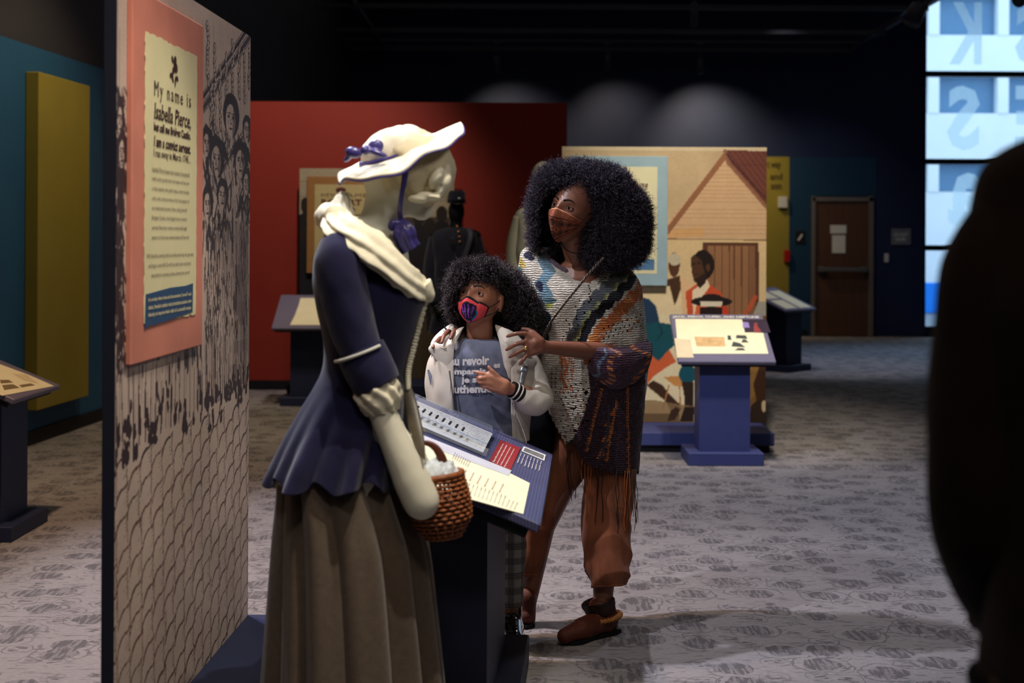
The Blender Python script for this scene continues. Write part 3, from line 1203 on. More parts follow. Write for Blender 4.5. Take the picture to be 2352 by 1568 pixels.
a, b_, z0, z1 = pl_rect(303, 466, 1.168, 2.09, .016)
M_pink = mat('salmon_plaque_print', (214, 134, 114), rough=.55, var=.12, nscale=5)
M_cream = mat('cream_print_stock', (232, 222, 176), rough=.6, var=.05, nscale=7)
M_brownink = mat('dark_brown_ink', (66, 34, 38), rough=.6, var=.05)
M_greyink = mat('grey_brown_ink', (110, 100, 92), rough=.6, var=.05)
M_blueink = mat('slate_blue_ink', (46, 78, 118), rough=.6, var=.08, nscale=9)
c = PN0 + pd * ((a + b_) / 2) + pn * .008 + Vector((0, 0, (z0 + z1) / 2 - PN0.z))
MB().bbox(c, (b_ - a, .016, z1 - z0), .003, Mp).build('plaque', M_pink, panel)
ca, cb, cz0, cz1 = pl_rect(330, 449, 1.262, 1.992, .016)


def pl_poly(name, pts, off, m):
    v = [PN0 + pd * u + pn * off + Vector((0, 0, z - PN0.z)) for u, z in pts]
    n = len(v)
    v2 = [p - pn * .0015 for p in v]
    f = [tuple(range(n)), tuple(range(2 * n - 1, n - 1, -1))] + [(i, n + i, n + (i + 1) % n, (i + 1) % n) for i in range(n)]
    return mk(name, v + v2, f, m, panel, False)


rg = np.random.RandomState(8)
edge = []
for t in np.linspace(0, 1, 24, endpoint=False):
    edge.append((ca + (cb - ca) * t, cz0 + rg.uniform(-.003, .003)))
for t in np.linspace(0, 1, 60, endpoint=False):
    edge.append((cb + rg.uniform(-.003, .003), cz0 + (cz1 - cz0) * t))
for t in np.linspace(1, 0, 24, endpoint=False):
    edge.append((ca + (cb - ca) * t, cz1 + rg.uniform(-.003, .003)))
for t in np.linspace(1, 0, 60, endpoint=False):
    edge.append((ca + rg.uniform(-.003, .003), cz0 + (cz1 - cz0) * t))
pl_poly('cream_sheet', edge, .0185, M_cream)
uu = lambda px: (plaque_pt(px, 500) - PN0).dot(pd)
zz = lambda py, px=392: plaque_pt(px, py).z
tb = MB()
tA, tB = uu(349), uu(434)
for s, y0, y1, bold, sh, sp in (('My name is', 243, 200, .0, 0, 1.35), ('Isabella Pierce,', 290, 248, .012, .3, 1), ('but call me Bridget Castilo.', 316, 291, .03, 0, 1),
                                ('I am a convict servant.', 345, 321, .03, .3, 1.05), ('I ran away in March 1745...', 372, 350, .005, 0, 1)):
    o0 = PN0 + pd * tA + Vector((0, 0, zz(y0) - PN0.z))
    text_on(tb, s, o0, pd, (0, 0, 1), tB - tA, zz(y1) - zz(y0), pn, .0200, bold=bold, shear=sh, spacing=sp, serif=.05)
tb.build('heading_lettering', M_brownink, panel)
tb = MB()
para = ["Isabella Pierce leaves her master's household", "with stolen goods that she hopes will buy her", "a ship captain: two gold rings, a silver buckle,",
        "cash, and, most precious of all, the papers of", "an indentured servant. Now calling herself", "Bridget Castilo, the English-born convict", "servant flees her master armed with legal",
        "papers to throw any reward seeker off her trail."]
for k, s in enumerate(para):
    y = 401 + k * 21.5
    wds = (tB - tA) * (1.0 if k not in (4, 5, 6) else .93)
    text_on(tb, s, PN0 + pd * (uu(346)) + Vector((0, 0, zz(y) - PN0.z)), pd, (0, 0, 1), wds, .0135, pn, .0200)
for k, s in enumerate(["Will Isabella's identity theft and white skin help her get away", "and begin a new life? Or will her ankle scars and brand,", "described in runaway notices, betray her secret?"]):
    y = 592 + k * 21.5
    a_ = (334, 338, 345)[k]
    text_on(tb, s, PN0 + pd * uu(a_) + Vector((0, 0, zz(y) - PN0.z)), pd, (0, 0, 1), (uu((442, 436, 433)[k]) - uu(a_)), .0135, pn, .0200)
tb.build('paragraph_lettering', M_greyink, panel)
bx = [(uu(331), zz(741)), (uu(337), zz(738)), (uu(385), zz(734)), (uu(440), zz(725)), (uu(441), zz(656)), (uu(425), zz(660)), (uu(390), zz(660)), (uu(333), zz(668))]
pl_poly('blue_box', bx, .0200, M_blueink)
tb = MB()
for k, s in enumerate(['In a society where dress and documentation "proved" one\'s', 'status, freedom seekers must sometimes assume a new', 'identity to improve their odds of a successful escape.']):
    text_on(tb, s, PN0 + pd * uu(337) + Vector((0, 0, zz(687 + k * 16.5) - PN0.z)), pd, (0, 0, 1), uu(436) - uu(337), .0135, pn, .0215, bold=.02)
tb.build('box_lettering', M_cream, panel)
# flower vignette
fl = MB()


def pl_blob(pts, off=.0202):
    v = [PN0 + pd * u + pn * off + Vector((0, 0, z - PN0.z)) for u, z in pts]
    fl.add(v, [tuple(range(len(v)))])


for cx, cy, rx, ry, rot in ((397, 140, 3.4, 13, .2), (399, 155, 4.2, 12, -.4), (394, 160, 3, 9, .5), (392, 178, 1.6, 12, -.3), (398, 186, 1.2, 14, .1), (388, 172, 3.2, 7, -.8), (402, 180, 3.4, 6, .8), (391, 135, 1.6, 9, -.3)):
    ring = []
    for t in np.linspace(0, 2 * PI, 14, endpoint=False):
        x, y = rx * math.cos(t), ry * math.sin(t)
        X, Yc = x * math.cos(rot) - y * math.sin(rot) * .35, x * math.sin(rot) * 2 + y * math.cos(rot)
        ring.append((uu(cx + X), zz(cy + Yc, cx)))
    pl_blob(ring)
fl.build('flower_vignette', M_brownink, panel)

# --- mural with the painted house
YM = 10.43
mo = P(1288, 968, YM)
mo.z = .1405
mW, mH = 470 / F * YM, 632 / F * YM
mural = thing('painted_mural', (mo.x, YM, mo.z), 'tall mural panel painted with a gabled wooden house and men in red jackets', 'panel')
MB().bbox((mo.x + mW / 2, YM + .02, mo.z + mH / 2), (mW, .04, mH), .001).build('board', EDGE, mural)
k_ = 1.9
mw, mh = int(470 / k_), int(632 / k_)
m1 = Canvas(mw, mh, (224, 196, 156))
X = lambda *p: [((q[0] - 1288) / k_, (q[1] - 336) / k_) for q in p]
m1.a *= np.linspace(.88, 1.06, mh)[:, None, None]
m1.blotch(.06, .03)
m1.poly(X((1288, 336), (1760, 336), (1760, 345), (1288, 345)), (226, 214, 184), .6)
# gable, siding
m1.poly(X((1661, 350), (1532, 508), (1532, 545), (1758, 545), (1758, 480)), (214, 176, 138), .9)
for y in range(372, 545, 9):
    x0 = 1661 - (y - 350) * .82
    m1.line(X((x0, y), (1758, y)), .8, (172, 132, 98), .5)
m1.poly(X((1532, 528), (1612, 520), (1612, 540), (1532, 544)), (222, 168, 104), .6)
m1.line(X((1532, 547), (1758, 549)), 1.3, (128, 88, 58), .8)
m1.poly(X((1532, 549), (1758, 550), (1758, 720), (1532, 720)), (232, 204, 156), .8)
m1.poly(X((1530, 520), (1661, 346), (1668, 358), (1532, 538)), (150, 102, 72), 1)
m1.poly(X((1661, 344), (1758, 345), (1758, 472), (1712, 420), (1668, 368)), (112, 62, 52), 1)
for k in range(9):
    x = 1668 + k * 13
    m1.line(X((x, 345), (x + 90, 466)), 1.0, (72, 38, 36), .8)
m1.line(X((1672, 376), (1758, 378)), 1.0, (72, 38, 36), .5)
m1.line(X((1661, 346), (1668, 372), (1714, 424), (1758, 475)), 4.4, (142, 98, 76), 1)
m1.line(X((1664, 352), (1712, 408), (1758, 456)), 1.6, (62, 32, 32), 1)
# door
m1.poly(X((1611, 555), (1739, 555), (1741, 720), (1611, 720)), (96, 60, 44), 1)
m1.poly(X((1622, 562), (1731, 562), (1733, 720), (1622, 720)), (156, 112, 80), 1)
for x in (1638, 1655, 1672, 1683, 1700, 1716):
    m1.line(X((x, 562), (x + 1, 720)), 1.3, (92, 58, 42), .9)
m1.poly(X((1716, 562), (1731, 562), (1733, 720), (1716, 720)), (120, 82, 60), .5)
m1.poly(X((1739, 690), (1758, 690), (1758, 725), (1725, 725)), (168, 164, 156), 1)
m1.poly(X((1703, 722), (1730, 672), (1737, 678), (1722, 708), (1708, 722)), (196, 92, 62), 1)
# figures: man behind the plaque
dk = (66, 44, 32)
m1.ell((1546 - 1288) / k_, (606 - 336) / k_, 13 / k_, 28 / k_, (92, 58, 40))
m1.ell((1547 - 1288) / k_, (594 - 336) / k_, 14 / k_, 14 / k_, (206, 196, 172))
m1.poly(X((1530, 640), (1560, 630), (1562, 672), (1545, 702), (1530, 680)), (86, 58, 38))
m1.poly(X((1476, 660), (1540, 655), (1548, 702), (1566, 650), (1600, 700), (1600, 800), (1476, 800)), (240, 220, 178))
m1.poly(X((1560, 630), (1590, 650), (1600, 800), (1570, 800)), (236, 196, 150))
m1.poly(X((1532, 640), (1560, 636), (1548, 700)), (76, 50, 34))
# man in red jacket
m1.poly(X((1572, 668), (1598, 650), (1625, 648), (1655, 670), (1668, 725), (1578, 725)), (214, 88, 54))
m1.poly(X((1588, 665), (1622, 640), (1628, 655), (1602, 690), (1598, 725), (1590, 725)), (246, 226, 196))
m1.ell((1612 - 1288) / k_, (606 - 336) / k_, 26 / k_, 34 / k_, (34, 24, 22))
m1.poly(X((1584, 590), (1592, 582), (1608, 596), (1616, 622), (1606, 645), (1592, 646), (1586, 622)), (84, 56, 40))
m1.poly(X((1592, 640), (1620, 622), (1618, 648), (1604, 660)), (52, 34, 28))
for q in ((1591, 604), (1602, 602)):
    m1.ell((q[0] - 1288) / k_, (q[1] - 336) / k_, 1.6, 1.0, (24, 16, 14))
m1.line(X((1590, 628), (1598, 628)), 1.1, (40, 22, 20))
m1.ell((1624 - 1288) / k_, (612 - 336) / k_, 2.6, 4.4, (92, 58, 42))
# seated man with hat
m1.ell((1632 - 1288) / k_, (690 - 336) / k_, 47 / k_, 12 / k_, (34, 26, 28))
m1.ell((1632 - 1288) / k_, (682 - 336) / k_, 25 / k_, 10 / k_, (40, 30, 32))
m1.poly(X((1606, 690), (1657, 690), (1655, 701), (1608, 701)), (234, 224, 200))
m1.poly(X((1596, 700), (1606, 698), (1606, 722), (1594, 722)), (226, 110, 60))
m1.poly(X((1656, 700), (1668, 700), (1672, 722), (1656, 722)), (206, 70, 44))
m1.poly(X((1606, 702), (1656, 702), (1656, 722), (1606, 722)), (40, 28, 26))
# wall behind, lower part
m1.poly(X((1476, 720), (1600, 720), (1600, 925), (1476, 925)), (238, 224, 186), 1)
m1.poly(X((1288, 660), (1480, 660), (1480, 925), (1288, 925)), (236, 218, 176), .8)
# seated figure in blue coat and orange breeches
m1.poly(X((1470, 680), (1488, 684), (1505, 700), (1514, 738), (1540, 742), (1548, 790), (1536, 800), (1511, 826), (1478, 800), (1462, 790)), (24, 84, 98))
m1.poly(X((1470, 680), (1488, 684), (1505, 700), (1512, 735), (1490, 742), (1470, 735)), (34, 62, 92))
m1.line(X((1512, 742), (1520, 762), (1508, 778)), 1.3, (16, 44, 56))
m1.poly(X((1468, 800), (1478, 800), (1511, 826), (1536, 800), (1552, 828), (1530, 840), (1500, 862), (1486, 880), (1476, 888), (1462, 880)), (216, 104, 62))
m1.poly(X((1484, 882), (1500, 870), (1520, 880), (1540, 905), (1562, 925), (1565, 935), (1552, 948), (1548, 962), (1532, 964), (1540, 940), (1530, 920), (1506, 900)), (70, 46, 32))
m1.poly(X((1522, 862), (1566, 860), (1566, 884), (1550, 884)), (214, 150, 84))
m1.line(X((1536, 880), (1522, 935)), 1.6, (190, 130, 80))
m1.line(X((1560, 885), (1562, 930)), 1.6, (190, 130, 80))
m1.ell((1578 - 1288) / k_, (856 - 336) / k_, 20 / k_, 22 / k_, (22, 84, 102))
m1.poly(X((1564, 874), (1592, 874), (1592, 965), (1560, 965), (1572, 945), (1570, 900)), (52, 36, 28))
m1.poly(X((1288, 922), (1500, 915), (1560, 925), (1600, 930), (1758, 920), (1758, 968), (1288, 968)), (150, 122, 84), .8)
m1.poly(X((1288, 945), (1560, 945), (1560, 968), (1288, 968)), (92, 70, 46), .7)
m1.poly(X((1532, 964), (1540, 940), (1553, 930), (1562, 938), (1550, 960)), (64, 42, 30))
m1.poly(X((1560, 965), (1572, 930), (1594, 930), (1592, 965)), (44, 30, 24))
# right bottom: brown figures
m1.poly(X((1600, 720), (1758, 722), (1758, 968), (1600, 968)), (128, 92, 50), 1)
m1.poly(X((1708, 830), (1740, 828), (1752, 860), (1730, 905), (1712, 925)), (146, 110, 58), 1)
m1.poly(X((1745, 828), (1758, 828), (1758, 925), (1738, 925), (1728, 880)), (66, 40, 26), 1)
m1.poly(X((1708, 925), (1722, 925), (1718, 966), (1708, 966)), (224, 200, 160), 1)
m1.poly(X((1722, 930), (1735, 915), (1758, 920), (1758, 966), (1722, 966)), (52, 38, 28), 1)
m1.ell((1753 - 1288) / k_, (928 - 336) / k_, 3, 7, (214, 190, 150))
m1.grain(.06)
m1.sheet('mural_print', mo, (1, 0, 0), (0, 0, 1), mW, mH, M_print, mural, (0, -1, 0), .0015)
# blue plaque on the mural
M_ltblue = mat('pale_blue_plaque_print', (158, 188, 204), rough=.6, var=.10, nscale=6)
YQ = YM - .05


def face_rect(par, name, l, t, r, b_, Y, th, m):
    p0, p1 = P(l, b_, Y), P(r, t, Y)
    return MB().bbox(((p0.x + p1.x) / 2, Y + th / 2, (p0.z + p1.z) / 2), (p1.x - p0.x, th, p1.z - p0.z), min(.003, th * .4)).build(name, m, par)


face_rect(mural, 'plaque', 1306, 359, 1534, 655, YQ, .05, M_ltblue)
face_rect(mural, 'cream_sheet', 1330, 383, 1510, 628, YQ - .002, .003, mat('pale_yellow_print_stock', (228, 224, 188), rough=.6, var=.05, nscale=7))
face_rect(mural, 'blue_box', 1340, 595, 1503, 619, YQ - .004, .003, mat('steel_blue_ink', (84, 126, 170), rough=.6, var=.08))
M_rustink = mat('rust_ink', (112, 58, 44), rough=.6)
mb = MB()
text_on(mb, 'tells me', P(1443, 430, YQ), (1, 0, 0), (0, 0, 1), 45 / F * YQ, 13 / F * YQ, (0, -1, 0), .006, bold=.01, shear=.3, serif=.05)
text_on(mb, 'V.', P(1472, 442, YQ), (1, 0, 0), (0, 0, 1), 16 / F * YQ, 9 / F * YQ, (0, -1, 0), .006, shear=.3)
mb.build('lettering', M_rustink, mural)
mb = MB()
for k in range(9):
    a = k * 2 * PI / 9
    c0 = P(1424 + 9 * math.cos(a), 407 + 9 * math.sin(a), YQ - .006)
    mb.add(*ellipsoid(c0, (.016, .002, .011), Matrix.Rotation(-a, 3, 'Y'), 10, 6))
mb.build('flower_vignette', M_rustink, mural)
mb = MB()
text_on(mb, 'ing', P(1463, 609, YQ), (1, 0, 0), (0, 0, 1), 15 / F * YQ, 6 / F * YQ, (0, -1, 0), .007)
mb.build('box_lettering', M_paper, mural)

# --- soldiers' panel on the red wall
YS = 13.6
so = P(686, 869, YS)
so.z = .1405
sW, sH = 355 / F * YS, 481 / F * YS
sp_ = thing('photo_panel', (so.x, YS, so.z), 'tall panel printed with a dark group of uniformed men before the red wall', 'panel')
MB().bbox((so.x + sW / 2, YS + .02, so.z + sH / 2), (sW, .04, sH), .001).build('board', EDGE, sp_)
k_ = 2.0
m2 = Canvas(178, 241, (168, 156, 128))
X = lambda *p: [((q[0] - 686) / k_, (q[1] - 388) / k_) for q in p]
for y in (418, 453, 460, 498):
    m2.line(X((686, y), (1041, y + 1)), 1.0, (120, 108, 84), .7)
m2.poly(X((686, 500), (1041, 500), (1041, 700), (686, 700)), (52, 46, 40), .85)
for cx, cy in ((702, 474), (1013, 492), (960, 500), (985, 520), (740, 520), (700, 540)):
    m2.ell((cx - 686) / k_, (cy - 388) / k_, 6.5, 9.5, (40, 34, 30))
    m2.poly(X((cx - 26, cy + 30), (cx, cy + 12), (cx + 26, cy + 30), (cx + 30, cy + 190), (cx - 30, cy + 190)), (32, 30, 34), 1)
m2.poly(X((686, 690), (1041, 690), (1041, 870), (686, 870)), (88, 76, 54), 1)
for k in range(14):
    x = 690 + k * 26
    m2.poly(X((x, 640), (x + 16, 640), (x + 13, 760), (x + 4, 760)), (34, 34, 42), .9)
m2.poly(X((1030, 388), (1041, 388), (1041, 660), (1030, 660)), (150, 138, 112), .5)
m2.grain(.1)
m2.sheet('photo_print', so, (1, 0, 0), (0, 0, 1), sW, sH, M_print, sp_, (0, -1, 0), .0015)
YT = YS - .05
face_rect(sp_, 'plaque', 704, 406, 905, 627, YT, .05, mat('ochre_plaque_print', (156, 112, 62), rough=.6, var=.1))
face_rect(sp_, 'cream_sheet', 722, 424, 887, 600, YT - .002, .003, mat('aged_print_stock', (190, 174, 120), rough=.6, var=.06))
mb = MB()
text_on(mb, 'MY NAME IS', P(738, 452, YT), (1, 0, 0), (0, 0, 1), 130 / F * YT, 8 / F * YT, (0, -1, 0), .006)
mb.build('heading_lettering', mat('faded_ink', (128, 104, 78)), sp_)
mb = MB()
text_on(mb, 'ROBERT LEE', P(738, 471, YT), (1, 0, 0), (0, 0, 1), 138 / F * YT, 14 / F * YT, (0, -1, 0), .006, bold=.03)
for t in np.linspace(0, 2 * PI, 1):
    mb.add(*ellipsoid(P(783, 436, YT - .006), (.050, .003, .026), None, 20, 8))
mb.build('name_lettering', mat('dark_red_ink', (96, 50, 42)), sp_)
mb = MB()
text_on(mb, 'I AM A', P(738, 482, YT), (1, 0, 0), (0, 0, 1), 80 / F * YT, 7 / F * YT, (0, -1, 0), .006, bold=.03)
for k in range(12):
    q = P(804, 494 + k * 8, YT)
    mb.box((q.x, YT - .006, q.z), (.5, .001, .006))
mb.build('body_lettering', mat('dark_print_ink', (70, 58, 48)), sp_)


# ------------------------------------------------------------------ plinths
def plinth(name, x0, x1, y0, y1, h, label, m=M_plinth, kick=.05, ins=.03):
    t = thing(name, ((x0 + x1) / 2, (y0 + y1) / 2, 0), label, 'platform')
    MB().bbox(((x0 + x1) / 2, (y0 + y1) / 2, (kick + h) / 2), (x1 - x0, y1 - y0, h - kick), .004).build('deck', m, t)
    MB().box(((x0 + x1) / 2, (y0 + y1) / 2, kick / 2), (x1 - x0 - 2 * ins, y1 - y0 - 2 * ins, kick)).build('kick_base', M_base, t)
    return t


pl1 = plinth('display_plinth', -.975, -.36, 3.30, 4.80, .209, 'low navy platform under the hatted mannequin and the engraved panel', M_plinth_dk)
pl2 = plinth('mural_plinth', P(1180, 1000, 9.87).x, P(1779, 1000, 9.87).x, 9.87, 10.62, .139, 'low purple-blue platform under the painted house mural')
pl3 = plinth('soldier_plinth', P(658, 880, 12.95).x, P(1135, 880, 12.95).x, 12.95, 13.83, .139, 'low dark platform under the uniformed mannequin at the red wall', M_plinth_dk)


# ------------------------------------------------------------------ lecterns
TILT = math.radians(22.4)


def lectern(name, low_mid, rotz, W, S, pedW, label, zl=.70, base_h=.075, mtop=None, mped=None, inset=.16, pedD=.26, tilt=TILT):
    t = thing(name, (low_mid[0], low_mid[1], 0), label, 'reading stand', None, rotz)
    M4 = t.matrix_world
    M3 = M4.to_3x3()
    mped = mped or M_plinth_dk
    # board
    R = Matrix.Rotation(tilt, 3, 'X')
    cl = Vector((0, S / 2 * math.cos(tilt), zl + S / 2 * math.sin(tilt))) - R @ Vector((0, 0, .014))
    bb = MB()
    bb.bbox(cl, (W, S, .028), .005, R)
    bb.build('reading_board', mtop or mat('slate_lectern_top', (84, 84, 104), rough=.5, var=.04), t, local=True)
    # pedestal with a sloping top
    y0, y1 = inset, inset + pedD
    f = lambda y: zl + y * math.tan(tilt) - .03
    v = [(-pedW / 2, y0, 0), (pedW / 2, y0, 0), (pedW / 2, y1, 0), (-pedW / 2, y1, 0),
         (-pedW / 2, y0, f(y0)), (pedW / 2, y0, f(y0)), (pedW / 2, y1, f(y1)), (-pedW / 2, y1, f(y1))]
    MB().add(v, [(3, 2, 1, 0), (4, 5, 6, 7), (0, 1, 5, 4), (1, 2, 6, 5), (2, 3, 7, 6), (3, 0, 4, 7)]).build('pedestal', mped, t, local=True)
    MB().bbox((0, (y0 + y1) / 2, base_h / 2), (pedW + .16, pedD + .16, base_h), .004).build('base_slab', mped, t, local=True)
    # underside tray lip
    MB().bbox(cl + R @ Vector((0, 0, -.03)), (W - .05, S - .05, .03), .004, R).build('under_tray', M_base, t, local=True)
    n = M3 @ (R @ Vector((0, 0, 1)))
    sd = M3 @ (R @ Vector((0, 1, 0)))
    ad = M3 @ Vector((1, 0, 0))
    o = M4 @ Vector((-W / 2, 0, zl))
    return t, o, ad, sd, n


def on_board(t, o, ad, sd, n, pxy, name, m, off=.002, th=.002, slim=.64):
    """thin sheet on the board from photo pixel corners"""
    v = [ray_plane(x, y, o + n * off, n) for x, y in pxy]
    v = [p - sd * max(0.0, (p - o).dot(sd) - slim) for p in v]
    v2 = [p - n * th for p in v]
    k = len(v)
    f = [tuple(range(k)), tuple(range(2 * k - 1, k - 1, -1))] + [(i, k + i, k + (i + 1) % k, (i + 1) % k) for i in range(k)]
    return mk(name, v + v2, f, m, t, False)


M_sheet = mat('cream_lectern_print', (236, 228, 192), rough=.5, var=.04, nscale=12)
# near lectern
lowc = (ray_plane(1244, 1203, (0, 3.83, 0), (0, 1, 0)), ray_plane(1272, 1042, (0, 5.07, 0), (0, 1, 0)))
lm = (lowc[0] + lowc[1]) / 2
ang = math.atan2(lowc[1].y - lowc[0].y, lowc[1].x - lowc[0].x)
M_pin = mat('pinstriped_blue_top', (80, 82, 116), rough=.45, var=.04, wave=(34, 'Y', 0, 'X', .30), bump=.02)
LW = (lowc[1] - lowc[0]).length
lect, lo, la, ls, ln = lectern('lectern', lm, ang, LW, .68, .86, 'wide pinstriped blue reading stand before the girl, with a clear document case', zl=.712, base_h=.10, mtop=M_pin, pedD=.20, mped=mat('deep_navy_lectern_paint', (30, 34, 54), rough=.55, var=.05))
# the striped print on the top: stripes run along the low edge
LB = (lect, lo, la, ls, ln)
on_board(*LB, [(700, 1000), (1060, 1140), (1202, 1180), (1217, 1109), (1173, 1087), (1015, 1018), (951, 990), (800, 930)], 'cream_sheet', M_sheet, .0022)
on_board(*LB, [(951, 1030), (1000, 1013), (1168, 1076), (1172, 1087), (1168, 1092), (1058, 1052), (960, 1012)][:0] or [(960, 1015), (1168, 1092), (1175, 1080), (975, 1000)], 'grey_strip_print', mat('pale_grey_print', (196, 194, 200), rough=.5), .0034)
M_redbox = mat('red_label_print', (150, 44, 48), rough=.5, var=.06)
on_board(*LB, [(1124.5, 1057), (1170, 1084), (1196, 1028), (1149, 1009.5)], 'red_label', M_redbox, .0030)
M_lettw = mat('pale_lettering', (222, 214, 204), rough=.5)


def board_text(s, p_start, p_end, hpx_pt, m, name, bold=.01, off=.0045):
    """text running from pixel p_start to p_end (baseline), height measured towards pixel hpx_pt"""
    a = ray_plane(*p_start, lo + ln * off, ln)
    b2 = ray_plane(*p_end, lo + ln * off, ln)
    h = (ray_plane(*hpx_pt, lo + ln * off, ln) - a).length
    xd_ = (b2 - a).normalized()
    yd_ = ln.cross(xd_).normalized()
    mbq = MB()
    text_on(mbq, s, a, xd_, yd_, (b2 - a).length, h, ln, 0, bold=bold)
    return mbq


tb = MB()
for k, s in enumerate(('These bills and letters show how', 'owners and captains kept detailed', 'written accounts of every person', 'they claimed, sold or searched for')):
    a, b2 = (1135 + k * 8.6, 1062 + k * 3.6), (1157.5 + k * 8.6, 1019 + k * 4.0)
    q = board_text(s, a, b2, (a[0] - 4.0, a[1] - 1.8), M_lettw, 'x', .02, .0050)
    tb.add(q.v, q.f)
tb.build('red_label_lettering', M_lettw, lect)
on_board(*LB, [(1198, 1035), (1203, 1024.5), (1253.5, 1044), (1250.5, 1057.5)], 'photo_border', M_paper, .0030)
ph = on_board(*LB, [(1202, 1034), (1205.5, 1027.5), (1249, 1045), (1247, 1053)], 'archive_photo', mat('grey_photo', (120, 120, 118), rough=.5, var=.6, nscale=40), .0042)
tb = MB()
for k in range(7):
    a, b2 = (1190 + k * 8.2, 1063 + k * 2.6 + (3 if k > 1 else 0)), (1199.5 + k * 7.6, 1040 + k * 3.1)
    q = board_text('caption text', a, b2, (a[0] - 3.2, a[1] - 1.4), M_lettw, 'x', .03, .0040)
    tb.add(q.v, q.f)
tb.build('caption_lettering', M_lettw, lect)
tb, tb2 = MB(), MB()
for k in range(15):
    t_ = k / 14
    a = (1062 + t_ * 128 - 8, 1126 + t_ * 44)
    w_ = 24 if k < 12 else 17
    q = board_text('entry in a ledger', (a[0], a[1]), (a[0] + 8.5, a[1] - w_), (a[0] - 2.6, a[1] - 1.0), M_greyink, 'x', .01, .0040)
    tb.add(q.v, q.f)
for k in range(9):
    t_ = k / 8
    a = (1012 + t_ * 136, 1078 + t_ * 52)
    q = board_text('item of account', a, (a[0] + 9.5, a[1] - 19), (a[0] - 3.6, a[1] - 1.5), M_rustink, 'x', .02, .0040)
    tb2.add(q.v, q.f)
for k in range(8):
    t_ = k / 7
    a = (1040 + t_ * 34, 1053 + t_ * 19)
    q = board_text('written note', a, (a[0] + 7, a[1] - 14), (a[0] - 2.0, a[1] - 1.0), M_greyink, 'x', .01, .0040)
    tb.add(q.v, q.f)
tb.build('ledger_lettering', M_greyink, lect)
tb2.build('rust_lettering', mat('faded_rust_ink', (176, 118, 96)), lect)
# clear document case lying on the board
case = thing('document_case', ray_plane(1110, 1040, lo, ln), 'long clear acrylic case with an old handwritten document, clipped on the blue reading stand', 'case')


def case_solid(name, pxs, h0, h1, m):
    lov = [ray_plane(x, y, lo, ln) + ln * h0 for x, y in pxs]
    lov = [p - ls * max(0.0, (p - lo).dot(ls) - .655) for p in lov]
    hiv = [p + ln * (h1 - h0) for p in lov]
    return mk(name, lov + hiv, [(0, 3, 2, 1), (4, 5, 6, 7), (0, 1, 5, 4), (1, 2, 6, 5), (2, 3, 7, 6), (3, 0, 4, 7)], m, case, False)


M_acryl = simple_mix('clear_acrylic', [('Transparent', (.90, .93, .95), 0), ('Glossy', (.9, .94, 1.0), .16)])
outer = [(1113, 1054), (1141, 1006), (900, 905), (880, 958)]
case_solid('acrylic_box', outer, .004, .034, M_acryl)
dc = Canvas(150, 60, (196, 196, 196))
rd = np.random.RandomState(3)
for j in range(9):
    y = 6 + j * 5.6
    x = 4
    while x < 144:
        w_ = rd.uniform(3, 9)
        if rd.rand() > .12:
            xs_ = np.linspace(x, x + w_, 6)
            dc.line([(a, y + rd.uniform(-1.0, 1.0)) for a in xs_], .8, (110, 106, 108), .8)
        x += w_ + 2
dc.a[34:36] = (120, 140, 170)
dc.grain(.06)
p00 = ray_plane(1106, 1047, lo, ln)
p10 = ray_plane(1133, 1004, lo, ln)
# document long side runs up the slope; short side along the board
sdx = ls.copy()
dc.sheet('old_document', p00 + ln * 0, ls, la, .650 - (p00 - lo).dot(ls), (p10 - p00).dot(la), M_print, case, ln, .012)
M_blk = mat('black_clip_plastic', (16, 16, 18), rough=.4)
for k in range(9):
    px = 944 + k * 15.0
    py = 929 + k * 7.0
    a = ray_plane(px, py, lo + ln * .038, ln)
    mbp = MB().bbox(a, (.060, .0075, .006), .002, Matrix((la, ls, ln)).transposed())
    mbp.build('clip', M_blk, case)

# mural lectern
lmx = (P(1558, 828, 9.28) + P(1783, 828, 9.28)) / 2
T2 = lectern('mural_lectern', (lmx.x, 9.28), 0.0, .64, .60, .335, 'slate-topped reading stand on a blue pedestal before the house mural', zl=.685, base_h=.085,
             mtop=mat('slate_lectern_top', (108, 104, 126), rough=.5, var=.04), mped=M_plinth, inset=.10, tilt=math.radians(28))
on_board(*T2, [(1564, 820), (1594, 820), (1590, 812), (1765, 812), (1753, 764), (1711, 763), (1704, 733), (1551, 732), (1555, 776), (1550, 777)], 'cream_sheet', M_sheet, .0024)
on_board(*T2, [(1555, 821), (1593, 821), (1586, 780), (1549, 777)], 'tan_sheet', mat('tan_print', (214, 198, 164)), .0036)
on_board(*T2, [(1600, 795), (1667, 795), (1663, 774), (1595, 773)], 'old_map', mat('parchment_print', (206, 170, 120), var=.2, nscale=30), .0036)
on_board(*T2, [(1711, 763), (1770, 763), (1760, 733), (1705, 733)], 'portrait_photo', mat('dark_plum_photo', (54, 42, 60), var=.2), .0036)
on_board(*T2, [(1732, 762), (1750, 762), (1741, 750), (1738, 740), (1733, 741), (1731, 752)], 'portrait_figure', mat('rose_photo', (150, 64, 66), var=.3, nscale=50), .0046)
on_board(*T2, [(1706, 752), (1722, 752), (1719, 740), (1706, 739)], 'portrait_glow', mat('lilac_photo', (150, 130, 190)), .0046)
for pts in ([(1690, 776), (1717, 778), (1713, 770), (1692, 769)], [(1703, 786), (1720, 786), (1712, 779), (1706, 779)], [(1680, 795), (1712, 797), (1700, 788), (1684, 784)],
            [(1688, 804), (1712, 804), (1707, 799), (1695, 799)], [(1672, 780), (1680, 780), (1678, 770), (1671, 770)]):
    on_board(*T2, pts, 'ship_print', mat('dark_etching', (70, 74, 70), var=.3, nscale=60), .0040)
tb = MB()
a = ray_plane(1545, 730.5, T2[1] + T2[4] * .004, T2[4])
